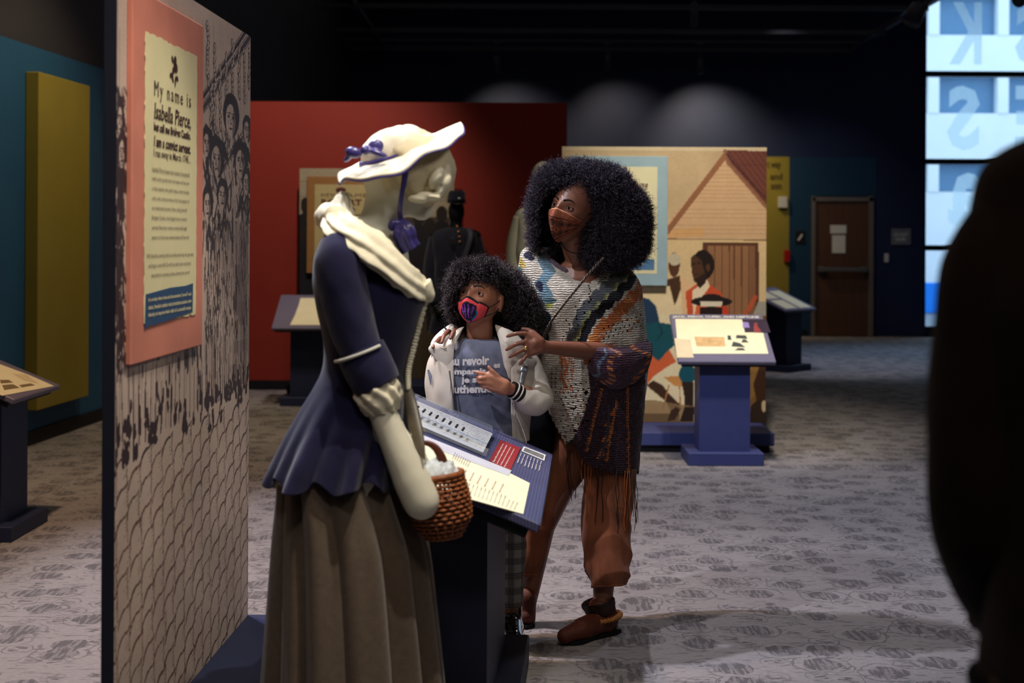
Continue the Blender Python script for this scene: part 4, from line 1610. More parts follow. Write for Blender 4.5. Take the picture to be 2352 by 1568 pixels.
b2 = ray_plane(1744, 730.5, T2[1] + T2[4] * .004, T2[4])
text_on(tb, 'JACK, PEROS, CUPID, AND NEPTUNE', a, (1, 0, 0), T2[3], b2.x - a.x, .034, T2[4], 0, bold=.03, serif=.05)
tb.build('title_lettering', M_paper, T2[0])

# left lectern beside the blue wall
q0, q1 = ray_plane(36, 921, (0, 6.81, 0), (0, 1, 0)), ray_plane(138, 890, (0, 7.45, 0), (0, 1, 0))
lm2 = (q0 + q1) / 2
T3 = lectern('side_lectern', lm2, math.atan2(q1.y - q0.y, q1.x - q0.x), .66, .62, .36, 'dark navy reading stand before the yellow box panel on the blue wall', zl=.70, mtop=mat('slate_lectern_top', (84, 84, 104)), inset=.12)
on_board(*T3, [(6, 908), (124, 886), (70, 862), (0, 836), (-60, 815), (-110, 870)], 'cream_sheet', M_sheet, .0024)
on_board(*T3, [(54, 873), (88, 880), (60, 860), (28, 857)], 'tan_photo', mat('tan_print', (214, 170, 124)), .0036)
for pts in ([(10, 895), (45, 890), (30, 882), (5, 884)], [(50, 889), (80, 884), (70, 880), (44, 884)], [(2, 880), (30, 878), (20, 872), (0, 872)]):
    on_board(*T3, pts, 'etching_print', mat('sepia_etching', (126, 108, 80), var=.4, nscale=50), .0036)
# lectern at the red wall
lm4 = (P(656, 749, 13.05) + P(800, 749, 13.05)) / 2
T4 = lectern('red_wall_lectern', (lm4.x, 12.4), 0.0, .62, .58, .335, 'pale-topped reading stand before the red wall, half hidden by the hatted mannequin', zl=.69, mtop=mat('slate_lectern_top', (84, 84, 104)), tilt=math.radians(28))
on_board(*T4, [(666, 746), (790, 746), (784, 684), (690, 684), (686, 700), (678, 722)], 'cream_sheet', M_sheet, .0024)
# far lectern
lm5 = P(1842, 704, 16.0)
T5 = lectern('far_lectern', (lm5.x, lm5.y), math.radians(48), .66, .60, .335, 'small far reading stand with pale sheets, near the brown door', zl=.70, mtop=mat('slate_lectern_top', (84, 84, 104)), inset=.10)
L5 = lambda a, s: T5[1] + T5[2] * a + T5[3] * s + T5[4] * .003
for a0_, a1_, s0, s1 in ((.05, .30, .04, .26), (.36, .60, .04, .50), (.05, .30, .30, .56)):
    v = [L5(a0_, s0), L5(a1_, s0), L5(a1_, s1), L5(a0_, s1)]
    mk('cream_sheet', v + [p - T5[4] * .002 for p in v], [(0, 1, 2, 3), (7, 6, 5, 4), (0, 4, 5, 1), (1, 5, 6, 2), (2, 6, 7, 3), (3, 7, 4, 0)], M_sheet, T5[0], False)
# ------------------------------------------------------------------ heads, eyes, hair
M_skin_w = mat('deep_brown_skin', (128, 82, 64), rough=.42, var=.06, nscale=30, spec=.45, bump=.03, bscale=400)
M_skin_c = mat('warm_brown_skin', (172, 116, 90), rough=.45, var=.05, nscale=30, spec=.4, bump=.03, bscale=400)
M_eye = mat('eye_white', attr='Col', rough=.08, var=.0, spec=.6)
M_lash = mat('black_lash', (18, 14, 14), rough=.6)
M_hair = mat('black_curly_hair', attr='Col', rough=.5, var=.2, nscale=80, spec=.35)
M_haircore = mat('black_hair_mass', (12, 10, 13), rough=.85, var=.3, nscale=90, bump=.8, bscale=160, spec=.1)


class Head:
    def __init__(self, c, yaw, pitch, roll, s=1.0):
        """yaw > 0 turns towards the picture's left; pitch > 0 looks up; roll > 0 tips clockwise"""
        self.c = Vector(c)
        self.s = s
        d = math.radians
        self.M = Matrix.Rotation(d(-yaw), 3, 'Z') @ Matrix.Rotation(d(roll), 3, 'Y') @ Matrix.Rotation(-d(pitch), 3, 'X')
        self.A = np.array(self.M)

    def shape(self, d):
        d = np.asarray(d, float)
        x, y, z = .0745 * d[..., 0], .092 * d[..., 1], .116 * d[..., 2]
        t = np.clip(-z / .116, 0, 1)
        fr = np.clip(-d[..., 1], 0, 1)
        x = x * (1 - .40 * t ** 1.6) * (1 - .07 * fr ** 2)
        y = np.where(y > 0, y * (1 - .5 * t), y * (1 - .05 * t))
        f = np.zeros_like(x)
        ax = np.abs(x)
        g = lambda cx, sx, cz, sz: np.exp(-((ax - cx) / sx) ** 2 - ((z - cz) / sz) ** 2)
        nz_ = np.clip((.012 - z) / .046, 0, 1)
        nose = nz_ ** .8 * np.clip((z + .050) / .012, 0, 1)
        f += .023 * np.exp(-(ax / (.0085 + .007 * nz_ ** 3)) ** 2) * nose + .006 * np.exp(-(ax / .008) ** 2) * np.exp(-((z - .006) / .02) ** 2)
        f -= .011 * g(.031, .016, .0, .012)
        f += .005 * g(.030, .022, .021, .009)
        f += .005 * g(.044, .018, -.030, .018)
        f += .007 * g(0, .022, -.066, .010) - .003 * g(0, .02, -.066, .0022)
        f += .006 * g(0, .018, -.102, .012)
        y = y - f * (fr > .15) * np.clip(fr * 1.4, 0, 1)
        return np.stack([x, y, z], -1)

    def to_world(self, p):
        return (np.asarray(p) * self.s) @ self.A.T + np.array(self.c)

    def surf(self, az, el, off=0.0):
        az, el = np.asarray(az, float), np.asarray(el, float)
        d = np.stack([np.sin(az) * np.cos(el), -np.cos(az) * np.cos(el), np.sin(el)], -1)
        return self.to_world(self.shape(d) + d * off)

    def mesh(self, n=72, k=60):
        el = np.linspace(-PI / 2 + .02, PI / 2 - .02, k)
        az = np.linspace(0, 2 * PI, n, endpoint=False)
        E, A_ = np.meshgrid(el, az, indexing='ij')
        v = self.surf(A_, E).reshape(-1, 3)
        f = [tuple(q) for q in grid_faces(k, n, True)]
        f.append(tuple(range(n - 1, -1, -1)))
        f.append(tuple((k - 1) * n + i for i in range(n)))
        return [tuple(p) for p in v], f

    def lp(self, x, y, z):
        return Vector(self.to_world(np.array([x, y, z], float)))

    def ear(self, side):
        parts = []
        for (y, z, ry, rz) in ((.012, -.012, .019, .030), (.010, .004, .017, .018)):
            parts.append(ellipsoid(self.lp(side * .078, y, z), (.010 * self.s, ry * self.s, rz * self.s), self.M @ Matrix.Rotation(side * .35, 3, 'Z')))
        return parts

    def eyes(self, parent, mskin, gaze=(0, -1, 0), lash=.0011, browcol=M_lash, open_=.44, brow=.0026):
        g = np.array(Vector(gaze).normalized())
        for sd in (-1, 1):
            c0 = np.array([sd * .0312, -.0685, .0005])
            R = .0122
            n, k = 40, 28
            el = np.linspace(-PI / 2, PI / 2, k)
            az = np.linspace(0, 2 * PI, n, endpoint=False)
            E, A_ = np.meshgrid(el, az, indexing='ij')
            d = np.stack([np.sin(A_) * np.cos(E), -np.cos(A_) * np.cos(E), np.sin(E)], -1).reshape(-1, 3)
            dw = d @ self.A.T
            ang = np.arccos(np.clip(dw @ g, -1, 1))
            col = np.tile(np.array(lin((196, 186, 182))), (len(d), 1))
            col[ang < .50] = lin((46, 26, 18))
            col[ang < .24] = lin((8, 6, 6))
            v = self.to_world(c0 + d * R)
            eb = mk('eyeball', v, grid_faces(k, n, True), M_eye, parent, True, col)
            # lids: shell with an almond opening
            n2, k2 = 72, 60
            el = np.linspace(-1.35, 1.35, k2)
            az = np.linspace(-1.5, 1.5, n2)
            E, A_ = np.meshgrid(el, az, indexing='ij')
            d = np.stack([np.sin(A_) * np.cos(E), -np.cos(A_) * np.cos(E), np.sin(E)], -1)
            ex, ez = d[..., 0], d[..., 2]
            h = open_ * np.clip(1 - (ex / .93) ** 2, 0, 1) ** .75
            up = h * 1.05
            lo_ = -h * .75
            inside = (ez < up) & (ez > lo_) & (np.abs(ex) < .93)
            RL = R * 1.09
            rim = np.exp(-((ez - up) / .07) ** 2) * (np.abs(ex) < .9)
            V = self.to_world(c0 + d * (RL + .0007 * rim[..., None]))
            f = grid_faces(k2, n2)
            ins = inside.reshape(-1)
            f = f[~ins[f].all(1)]
            mk('eyelid', V.reshape(-1, 3), f, mskin, parent, True)
            # lash line
            xs = np.linspace(-.9, .9, 17)
            pts = []
            for x in xs:
                z = open_ * max(1 - (x / .93) ** 2, 0) ** .75 * 1.05
                y = -math.sqrt(max(1 - x * x - z * z, .02))
                pts.append(self.lp(*(c0 + np.array([x, y, z]) * RL * 1.02)))
            tube('upper_lash', pts, np.interp(np.arange(17), [0, 8, 16], [.0004, lash, .0009 if sd else .0004]), M_lash, parent, n=6, seg=34)
            # brow
            pts, rr = [], []
            for t in np.linspace(0, 1, 9):
                a = sd * (.16 + .50 * t)
                e = .195 + .07 * math.sin(t * 2.2) - .05 * t * t
                pts.append(Vector(self.surf(a, e, .0012)))
                rr.append(brow * (1.0 - .75 * t ** 2) + .0004)
            tube('eyebrow', pts, rr, browcol, parent, n=8, seg=24)


def hair_curls(name, shells, m, parent, N, exclude=None, seed=5, L=(.018, .042), R=(.002, .0045), width=.0006, turns=(1.5, 3.5), col=(30, 26, 32), droop=.0, depth=.02, out=.8, K=11):
    """short ribbons coiled outwards from the surface of the union of ellipsoids; shells: (centre, radii, weight)"""
    rs = np.random.RandomState(seed)
    C = np.array([tuple(s[0]) for s in shells])
    Rr = np.array([s[1] for s in shells])
    Wt = np.array([s[2] if len(s) > 2 else s[1][0] * s[1][2] for s in shells])
    idx = rs.choice(len(shells), N * 3, p=Wt / Wt.sum())
    d = rs.normal(size=(N * 3, 3))
    d /= np.linalg.norm(d, axis=1)[:, None]
    p = C[idx] + Rr[idx] * d * (1 - rs.rand(N * 3, 1) ** 2 * depth / Rr[idx].mean(1)[:, None])
    nrm = d / Rr[idx]
    nrm /= np.linalg.norm(nrm, axis=1)[:, None]
    q = ((p[:, None] - C[None]) / Rr[None])
    inside = (np.linalg.norm(q, axis=2) < .86)
    inside[np.arange(len(p)), idx] = False
    keep = ~inside.any(1)
    if exclude is not None:
        keep &= ~exclude(p)
    p, nrm = p[keep][:N], nrm[keep][:N]
    n = len(p)
    dr = nrm * out + rs.normal(size=(n, 3)) * .45 + np.array([0, 0, -droop])
    dr /= np.linalg.norm(dr, axis=1)[:, None]
    u = np.cross(dr, rs.normal(size=(n, 3)))
    u /= np.linalg.norm(u, axis=1)[:, None]
    w = np.cross(dr, u)
    Ln = rs.uniform(*L, (n, 1, 1))
    Rn = rs.uniform(*R, (n, 1, 1))
    tn = rs.uniform(*turns, (n, 1))
    t = np.linspace(0, 1, K)[None]
    ph = 2 * PI * (tn * t + rs.rand(n, 1))
    bend = rs.normal(size=(n, 1, 3)) * .25 + np.array([0, 0, -droop * .8])
    path = p[:, None] + Ln * (t[..., None] * dr[:, None] + (t ** 2)[..., None] * bend) + Rn * (np.cos(ph)[..., None] * u[:, None] + np.sin(ph)[..., None] * w[:, None])
    side = (-np.sin(ph)[..., None] * w[:, None] + np.cos(ph)[..., None] * u[:, None]) * .4 + dr[:, None] * .8
    side /= np.linalg.norm(side, axis=2)[..., None]
    hw = width * (1 - .6 * t[..., None] ** 3)
    V = np.stack([path - side * hw, path + side * hw], 2).reshape(-1, 3)       # n, K, 2
    base = (np.arange(n) * K * 2)[:, None]
    k = np.arange(K - 1)[None] * 2
    a = base + k
    f = np.stack([a, a + 1, a + 3, a + 2], -1).reshape(-1, 4)
    c = np.array(lin(col)) * rs.uniform(.5, 1.7, (n, 1, 1))
    c = np.broadcast_to(c, (n, K * 2, 3)).reshape(-1, 3)
    return mk(name, V, f, m, parent, True, c)


def fingers(chains, r=(.0085, .0078, .0068)):
    """list of finger polylines (4 points: inside palm, knuckle, middle joint, tip) -> capsules"""
    out = []
    for ch in chains:
        rr = ch[1] if isinstance(ch, tuple) else 1.0
        pts = ch[0] if isinstance(ch, tuple) else ch
        rad = [r[0] * 1.1 * rr] + [r[min(i, 2)] * rr for i in range(len(pts) - 1)]
        rad[-1] = r[2] * .92 * rr
        for i in range(len(pts) - 1):
            out.append(capsule(pts[i], rad[i], pts[i + 1], rad[i + 1], 12))
    return out


def torus_ring(mb, c, axis, r, tr, n=28, k=8, sx=1.0):
    axis = Vector(axis).normalized()
    u = axis.orthogonal().normalized()
    w = axis.cross(u)
    v, f = [], []
    for i in range(n):
        a = 2 * PI * i / n
        o = Vector(c) + (u * math.cos(a) * sx + w * math.sin(a)) * r
        rad = (u * math.cos(a) + w * math.sin(a))
        for j in range(k):
            b = 2 * PI * j / k
            v.append(o + (rad * math.cos(b) + axis * math.sin(b)) * tr)
    for i in range(n):
        for j in range(k):
            f.append((i * k + j, ((i + 1) % n) * k + j, ((i + 1) % n) * k + (j + 1) % k, i * k + (j + 1) % k))
    mb.add(v, f)


# ------------------------------------------------------------------ hatted mannequin
YA = 3.55
man = thing('dressed_mannequin', (P(815, 1000, YA).x, YA, .209), 'white mannequin in a pale brimmed hat, navy jacket and grey-brown skirt', 'mannequin')
M_mann = mat('matte_white_mannequin', (228, 223, 202), rough=.55, var=.03, nscale=8)
M_navy = mat('navy_wool_jacket', (29, 27, 60), rough=.85, var=.12, nscale=40, bump=.25, bscale=300, sheen=.2, spec=.15)
M_skirt = mat('grey_brown_wool_skirt', (98, 84, 72), rough=.9, var=.14, nscale=60, bump=.3, bscale=350, sheen=.2, spec=.1)
M_linen = mat('cream_linen', (236, 228, 202), rough=.8, var=.05, nscale=30, bump=.2, bscale=120, spec=.15)
M_cap = mat('sheer_cream_cap', (214, 200, 168), rough=.8, var=.06, nscale=50, bump=.3, bscale=200, spec=.1)
M_ribbon = mat('navy_violet_ribbon', (70, 62, 130), rough=.3, var=.2, nscale=30, spec=.6, bump=.3, bscale=60)
M_hat = mat('pale_straw_felt', (240, 231, 208), rough=.85, var=.04, nscale=30, bump=.2, bscale=250, spec=.1)

mp = lambda x, y, dy=0.0: P(x, y, YA + dy)
body = [capsule(mp(862, 535), .050, mp(890, 455), .052), ellipsoid(mp(925, 408), (.100, .078, .098), Matrix.Rotation(.45, 3, 'Y')),
        capsule(mp(950, 440), .055, mp(968, 478), .032),
        capsule(mp(820, 575), .085, mp(870, 620), .080), capsule(mp(850, 600), .1, mp(840, 860), .085), capsule(mp(840, 860), .085, mp(820, 1000), .12)]
ay = -.165
body += [capsule(mp(770, 590, ay), .040, mp(845, 860, ay), .034), capsule(mp(845, 860, ay), .034, mp(900, 1000, ay), .036),
         capsule(mp(900, 1000, ay), .036, mp(942, 1095, ay), .044), capsule(mp(942, 1095, ay), .045, mp(968, 1150, ay), .046)]
body += [capsule(mp(780, 590, -ay), .040, mp(850, 860, -ay), .034), capsule(mp(850, 860, -ay), .034, mp(905, 1000, -.09), .034),
         capsule(mp(905, 1000, -.09), .034, mp(965, 1052, -.12), .020)]
for dy in (-.09, .09):
    body += [capsule(mp(820, 1000, dy), .08, mp(820, 1350, dy), .05), capsule(mp(820, 1350, dy), .05, Vector((mp(820, 1400, dy).x, YA + dy, .29)), .035),
             capsule((mp(820, 1400).x, YA + dy, .245), .034, (mp(860, 1400).x, YA + dy, .24), .030)]
remesh('mannequin_body', body, M_mann, man, .007, 8)

# torso of the jacket with the flared peplum
n = 160
rows = [(548, 772, 862, .085), (562, 742, 892, .13), (590, 728, 918, .155), (640, 724, 962, .165), (672, 726, 982, .165), (700, 731, 976, .16), (750, 742, 957, .145),
        (800, 750, 943, .132), (850, 744, 930, .125), (885, 728, 931, .135), (930, 700, 934, .155), (980, 672, 935, .18), (1030, 648, 928, .20), (1075, 628, 922, .215), (1092, 622, 920, .22)]
R = sil(rows, YA, n, 90, 2.2)
th = np.linspace(0, 2 * PI, n, endpoint=False)
zz_ = R[:, 0, 2]
zw, zh = mp(800, 880).z, mp(800, 1092).z
for i in range(len(R)):
    t = np.clip((zw - zz_[i]) / (zw - zh), 0, 1)
    c = R[i].mean(0)
    fold = .125 * t ** 1.2 * (np.sin(9 * th + 1.0) * .6 + np.sin(16 * th + 2.5) * .45 + .3 * np.sin(5 * th))
    d = R[i] - c
    R[i] = c + d * (1 + fold)[:, None]
    R[i][:, 2] += -.012 * t ** 3 * np.sin(9 * th + 1.2) - .006 * t ** 3 * np.sin(16 * th)
    R[i] += d * (.010 * fbm(R[i], 22))[:, None]
jk = loft('jacket', R, M_navy, man, cap=False)
jk.modifiers.new('s', 'SOLIDIFY').thickness = .004
# lining showing under the peplum
R2 = R[-26:].copy()
for i in range(len(R2)):
    c = R2[i].mean(0)
    R2[i] = c + (R2[i] - c) * np.array([.955, .955, 1])
    R2[i][:, 2] += .014 - .030 * (i / len(R2)) * np.clip(np.sin(3 * th + 2.6), 0, 1) ** 3
loft('jacket_lining', R2, M_linen, man, cap=False)
# seams
for pts in ([(738, 700), (748, 780), (746, 850), (720, 910), (700, 960)], [(812, 680), (840, 760), (862, 830)]):
    pass
# skirt
rows = [(1040, 662, 918, .17), (1075, 650, 915, .175), (1150, 645, 938, .19), (1250, 637, 968, .20), (1400, 630, 984, .215), (1568, 622, 998, .23), (1686, 616, 1004, .24)]
n = 300
R = sil(rows, YA, n, 70, 2.1)
th = np.linspace(0, 2 * PI, n, endpoint=False)
for i in range(len(R)):
    t = i / (len(R) - 1)
    c = R[i].mean(0)
    d = R[i] - c
    ph = th + .06 * math.sin(t * 4 + 1) + .03 * np.sin(3 * th)
    fo = (np.abs(np.sin(ph * 6.5 + .6 + .5 * np.sin(2 * ph))) ** .7 - .6) * .21 + .03 * np.sin(ph * 17 + 1) + .04 * np.sin(4 * ph + 2)
    R[i] = c + d * (1 + fo * (.35 + .65 * t))[:, None]
sk = loft('skirt', R, M_skirt, man, cap=False)
sk.modifiers.new('s', 'SOLIDIFY').thickness = .003

# sleeves
tube('sleeve', [mp(772, 548, ay + .02), mp(778, 600, ay), mp(792, 680, ay), mp(812, 760, ay), mp(836, 820, ay), mp(848, 850, ay)], [.036, .060, .060, .055, .050, .048], M_navy, man, n=40, seg=60, wrinkle=.035, wscale=26)
tube('sleeve', [mp(782, 548, -ay - .02), mp(788, 600, -ay), mp(802, 680, -ay), mp(822, 760, -ay), mp(846, 820, -ay), mp(856, 850, -ay)], [.036, .060, .060, .055, .050, .048], M_navy, man, n=40, seg=60, wrinkle=.035, wscale=26)
cu_ = tube('sleeve_cuff', [mp(827, 802, ay), mp(842, 835, ay), mp(858, 866, ay), mp(868, 886, ay)], [.059, .061, .060, .057], M_navy, man, n=40, seg=20, wrinkle=.03, cap=False)
cu_.modifiers.new('s', 'SOLIDIFY').thickness = .005
tube('sleeve_cuff', [mp(837, 802, -ay), mp(852, 835, -ay), mp(878, 886, -ay)], [.059, .061, .057], M_navy, man, n=40, seg=20, wrinkle=.03)
pts = []
for t in np.linspace(-1.25, .9, 14):
    a = t
    c = mp(829, 806, ay)
    pts.append(c + Vector((math.sin(a) * .0615, -math.cos(a) * .0625, math.sin(a) * .0235 - .004 * math.cos(a))))
tube('cuff_trim', pts, .0042, mat('pale_grey_piping', (206, 204, 196), rough=.6), man, n=8, seg=40)
# chemise frill
R = tube('', [mp(862, 878, ay), mp(868, 900, ay), mp(874, 922, ay), mp(880, 948, ay)], [.048, .054, .050, .036], None, n=72, seg=36, only=True)
th = np.linspace(0, 2 * PI, 72, endpoint=False)
for i in range(len(R)):
    c = R[i].mean(0)
    R[i] = c + (R[i] - c) * (1 + .09 * np.sin(9 * th + i * .25) + .08 * fbm(R[i], 60))[:, None]
loft('chemise_frill', R, M_linen, man)
# kerchief over the shoulders
R = tube('', [mp(786, 452, -.03), mp(775, 495, -.09), mp(790, 525, -.145), mp(840, 556, -.165), mp(892, 600, -.155), mp(935, 640, -.125), mp(968, 665, -.06), mp(980, 676, -.01)],
         [.016, .032, .044, .048, .043, .038, .032, .012], None, n=48, seg=80, flat=.42, only=True, up=(0, -1, .3))
for i in range(len(R)):
    c = R[i].mean(0)
    a = np.arange(48) / 48 * 2 * PI
    R[i] = c + (R[i] - c) * (1 + .17 * np.sin(7 * a + i * .09) + .16 * fbm(R[i], 42))[:, None]
loft('kerchief', R, M_linen, man)
R = tube('', [mp(790, 452, .03), mp(790, 495, .09), mp(805, 525, .145), mp(850, 556, .165), mp(897, 600, .155), mp(940, 640, .125), mp(970, 665, .06), mp(982, 676, .01)],
         [.016, .030, .036, .040, .037, .034, .030, .012], None, n=32, seg=60, flat=.55, only=True, up=(0, 1, .3))
loft('kerchief_far_side', R, M_linen, man)
tube('kerchief_back', [mp(772, 500, -.10), mp(758, 498, -.03), mp(758, 498, .03), mp(775, 500, .10)], [.03, .034, .034, .03], M_linen, man, n=24, seg=24, wrinkle=.12, wscale=60)
tube('kerchief_back_knot', [mp(792, 440, 0), mp(786, 462, 0), mp(778, 488, 0)], [.010, .021, .026], M_linen, man, n=20, seg=16, wrinkle=.15, wscale=80)
tube('kerchief_point', [mp(968, 655, -.06), mp(985, 680, -.05), mp(976, 690, -.04)], [.026, .016, .004], M_linen, man, n=16, seg=16, wrinkle=.15, wscale=80)
# lace front edge
lace = MB()
for k in range(34):
    t = k / 33
    q = cr([tuple(mp(975, 690, -.03)), tuple(mp(963, 740, -.03)), tuple(mp(949, 800, -.03)), tuple(mp(938, 850, -.03)), tuple(mp(938, 890, -.03))], 34)[k]
    lace.add(*ellipsoid(q, (.011 - .004 * t, .02, .0075), Matrix.Rotation(.5 if k % 2 else -.5, 3, 'Y'), 10, 8))
lc = lace.build('lace_edging', M_linen, man, True)
lc['kind'] = 'stuff'
# cap under the hat
R = []
el = np.linspace(-1.2, 1.45, 40)
az = np.linspace(0, 2 * PI, 64, endpoint=False)
Mc = np.array(Matrix.Rotation(.45, 3, 'Y'))
cc = np.array(tuple(mp(948, 388)))
for e in el:
    p = np.stack([.106 * np.cos(e) * np.cos(az), .098 * np.cos(e) * np.sin(az), np.full(64, .100 * np.sin(e))], -1)
    p *= (1 + .05 * np.sin(az * 7 + e * 3) * (e < 0) * abs(e))[:, None]
    R.append(cc + p @ Mc.T)
R = np.array(R)
R += .006 * fbm(R, 40)[..., None]
loft('linen_cap', R, M_cap, man)
frill = MB()
for (x, y, rx, rz, rot, dy) in ((1026, 396, .012, .036, -.1, -.03), (1022, 420, .014, .026, .35, -.05), (1002, 408, .016, .03, .5, -.075), (985, 450, .030, .010, .18, -.07), (960, 457, .026, .010, .1, -.08), (1010, 440, .012, .02, .6, -.05)):
    frill.add(*ellipsoid(mp(x, y, dy), (rx, .03, rz), Matrix.Rotation(rot, 3, 'Y'), 20, 14))
remesh('cap_frill', [(frill.v, frill.f)], M_linen, man, .004, 3)
# hat
a, b_ = mp(773, 404), mp(1063, 288)
hc = (a + b_) / 2
hu = (b_ - a).normalized()
hn0 = Vector((0, -1, 0)).cross(hu).normalized()
if hn0.z < 0:
    hn0 = -hn0
al = math.radians(13)
hn = (hn0 * math.cos(al) + Vector((0, -1, 0)) * math.sin(al)).normalized()
hv = hn.cross(hu).normalized()
Rb = (b_ - a).length / 2
th = np.linspace(0, 2 * PI, 120, endpoint=False)
hu_, hv_, hn_ = (np.array(tuple(q)) for q in (hu, hv, hn))


def hat_pt(r, t, h=0.0):
    x, y = r * np.cos(t), r * np.sin(t)
    s = np.clip((r - .4) / .6, 0, 1)
    dz = -.020 * (y ** 2) * s / 1.0 - .006 * x ** 2 * s + .006 * np.sin(5 * t + 1) * s + .004 * np.sin(9 * t) * s
    return np.array(tuple(hc)) + (x * Rb)[..., None] * hu_ + (y * Rb * .92)[..., None] * hv_ + (dz + h)[..., None] * hn_


rr = np.linspace(.40, 1.0, 24)
top = [hat_pt(np.full(120, r), th, np.full(120, .0035)) for r in rr]
bot = [hat_pt(np.full(120, r), th, np.full(120, -.0035)) for r in rr[::-1]]
loft('hat_brim', np.array(top + bot + [top[0]]), M_hat, man, cap=False)
crown = []
for e in np.linspace(0, PI / 2 - .03, 22):
    ce, se = math.cos(e) ** .62, math.sin(e)
    r = .52 * ce
    crown.append(hat_pt(r * np.ones(120), th, .060 * se * np.ones(120)) - hu_ * .012 + (0.004 * fbm(hat_pt(r * np.ones(120), th, np.zeros(120)), 40))[:, None] * hn_)
loft('hat_crown', np.array(crown), M_hat, man)
e_ = [Vector(p) for p in hat_pt(np.full(60, 1.0), np.linspace(0, 2 * PI, 60), np.full(60, -.003))]
tube('brim_edging', e_, .0028, M_ribbon, man, n=8, seg=160, cap=False)
e_ = [Vector(p) - hu * .012 for p in hat_pt(np.full(40, .53), np.linspace(0, 2 * PI, 40), np.full(40, .008))]
tube('hat_ribbon', e_, .0062, M_ribbon, man, n=8, seg=120, flat=.5, cap=False)
bw = MB()
for (x, y, rx, rz, rot, dy) in ((812, 350, .022, .014, .2, -.09), (862, 338, .022, .018, -.6, -.10), (838, 345, .012, .012, 0, -.11), (868, 352, .026, .008, .35, -.11), (800, 362, .016, .007, -.7, -.08)):
    bw.add(*ellipsoid(mp(x, y, dy), (rx, .012, rz), Matrix.Rotation(rot, 3, 'Y'), 20, 14))
remesh('hat_bow', [(bw.v, bw.f)], M_ribbon, man, .003, 2)
tube('chin_ribbon', [mp(926, 366, -.10), mp(930, 400, -.105), mp(924, 440, -.100), mp(918, 480, -.085), mp(922, 512, -.06)], [.008, .0075, .006, .006, .007], M_ribbon, man, n=10, seg=30, flat=.35, up=(0, 1, 0))
R = tube('', [mp(915, 508, -.07), mp(926, 530, -.085), mp(934, 555, -.08), mp(944, 572, -.075)], [.012, .026, .024, .024], None, n=40, seg=30, flat=.4, only=True, up=(0, 1, 0))
for i in range(len(R)):
    c = R[i].mean(0)
    R[i] = c + (R[i] - c) * (1 + .16 * np.sin(np.arange(40) / 40 * 2 * PI * 6))[:, None]
loft('chin_bow', R, M_ribbon, man)
tube('chin_bow_loop', [mp(925, 512, -.07), mp(905, 512, -.075), mp(900, 522, -.075), mp(915, 525, -.07)], [.006, .010, .009, .005], M_ribbon, man, n=14, seg=20)
# dark sash hanging down the front
tube('dark_sash', [mp(931, 870, -.03), mp(942, 920, -.05), mp(956, 985, -.10), mp(968, 1030, -.15), mp(975, 1055, -.19)], [.006, .015, .016, .009, .002], mat('bronze_black_silk', (74, 66, 52), rough=.4, var=.5, nscale=20), man, n=16, seg=40, flat=.35, up=(0, 1, 0))

# basket with cloth
bk = thing('wicker_basket', mp(1003, 1150, -.10), 'small brown wicker basket hanging from the mannequin\'s hand', 'basket')
M_wick = mat('brown_wicker', (150, 86, 46), rough=.5, var=.4, nscale=60, spec=.4)
bc = mp(1003, 1090, -.10)
hb = .150
wk = MB()
prof = lambda t: .060 * (1 - .02 * t) + .012 * math.sin(t * PI * .9) - .022 * max(0, t - .7) / .3
tilt_ = Matrix.Rotation(-.12, 3, 'Y')
NR, NS = 15, 20
for j in range(NR):
    t = j / (NR - 1)
    pts = []
    for i in range(NS * 4 + 1):
        a = 2 * PI * i / (NS * 4)
        r = prof(t) + .0034 * math.cos(a * NS / 1.0 / 1 + (j % 2) * PI)
        pts.append(tuple(Vector((r * math.cos(a), r * math.sin(a), -t * hb))))
    q = np.array(pts)
    q = q @ np.array(tilt_).T + np.array(tuple(bc))
    path = q
    tt, u, w = frames(path)
    thh = np.linspace(0, 2 * PI, 6, endpoint=False)
    RR = path[:, None] + .0052 * (u[:, None] * np.cos(thh)[None, :, None] * .7 + w[:, None] * np.sin(thh)[None, :, None])
    wk.add(RR.reshape(-1, 3), [tuple(x) for x in grid_faces(len(path), 6, True)])
for i in range(NS):
    a = 2 * PI * (i + .5) / NS
    pr = None
    pts = [bc + tilt_ @ Vector((prof(t) * math.cos(a), prof(t) * math.sin(a), -t * hb)) for t in np.linspace(0, 1, 5)]
    for p0_, p1_ in zip(pts[:-1], pts[1:]):
        wk.cyl(p0_, p1_, .0032, 6)
wv = wk.build('wicker_weave', M_wick, bk, True)
wv['kind'] = 'stuff'
tb = MB()
torus_ring(tb, bc, tilt_ @ Vector((0, 0, 1)), .062, .0075, 40, 8)
tb.build('basket_rim', M_wick, bk, True)
MB().cyl(bc + tilt_ @ Vector((0, 0, -hb)), bc + tilt_ @ Vector((0, 0, -hb + .006)), .046, 28).build('basket_bottom', M_wick, bk)
M_hand = mat('dark_wicker_handle', (96, 48, 34), rough=.45, var=.3, nscale=40)
tube('handle', [mp(951, 1075, -.10), mp(952, 1035, -.10), mp(975, 1017, -.10), mp(1000, 1028, -.10), mp(1016, 1055, -.10), mp(1022, 1082, -.10)], [.006, .005, .006, .009, .011, .009], M_hand, bk, n=14, seg=50, flat=.6, up=(0, 1, 0))
MB().add(*ellipsoid(mp(1021, 1078, -.11), (.009, .009, .008))).build('handle_knot', M_wick, bk, True)
clo = thing('blue_white_cloth', bc, 'crumpled blue-white cloth lying in the wicker basket', 'cloth')
R = []
for e in np.linspace(-.3, 1.5, 24):
    p = np.stack([.052 * math.cos(e) * np.cos(az), .050 * math.cos(e) * np.sin(az), np.full(64, .034 * math.sin(e) + .002)], -1)
    R.append(p + np.array(tuple(bc)))
R = np.array(R)
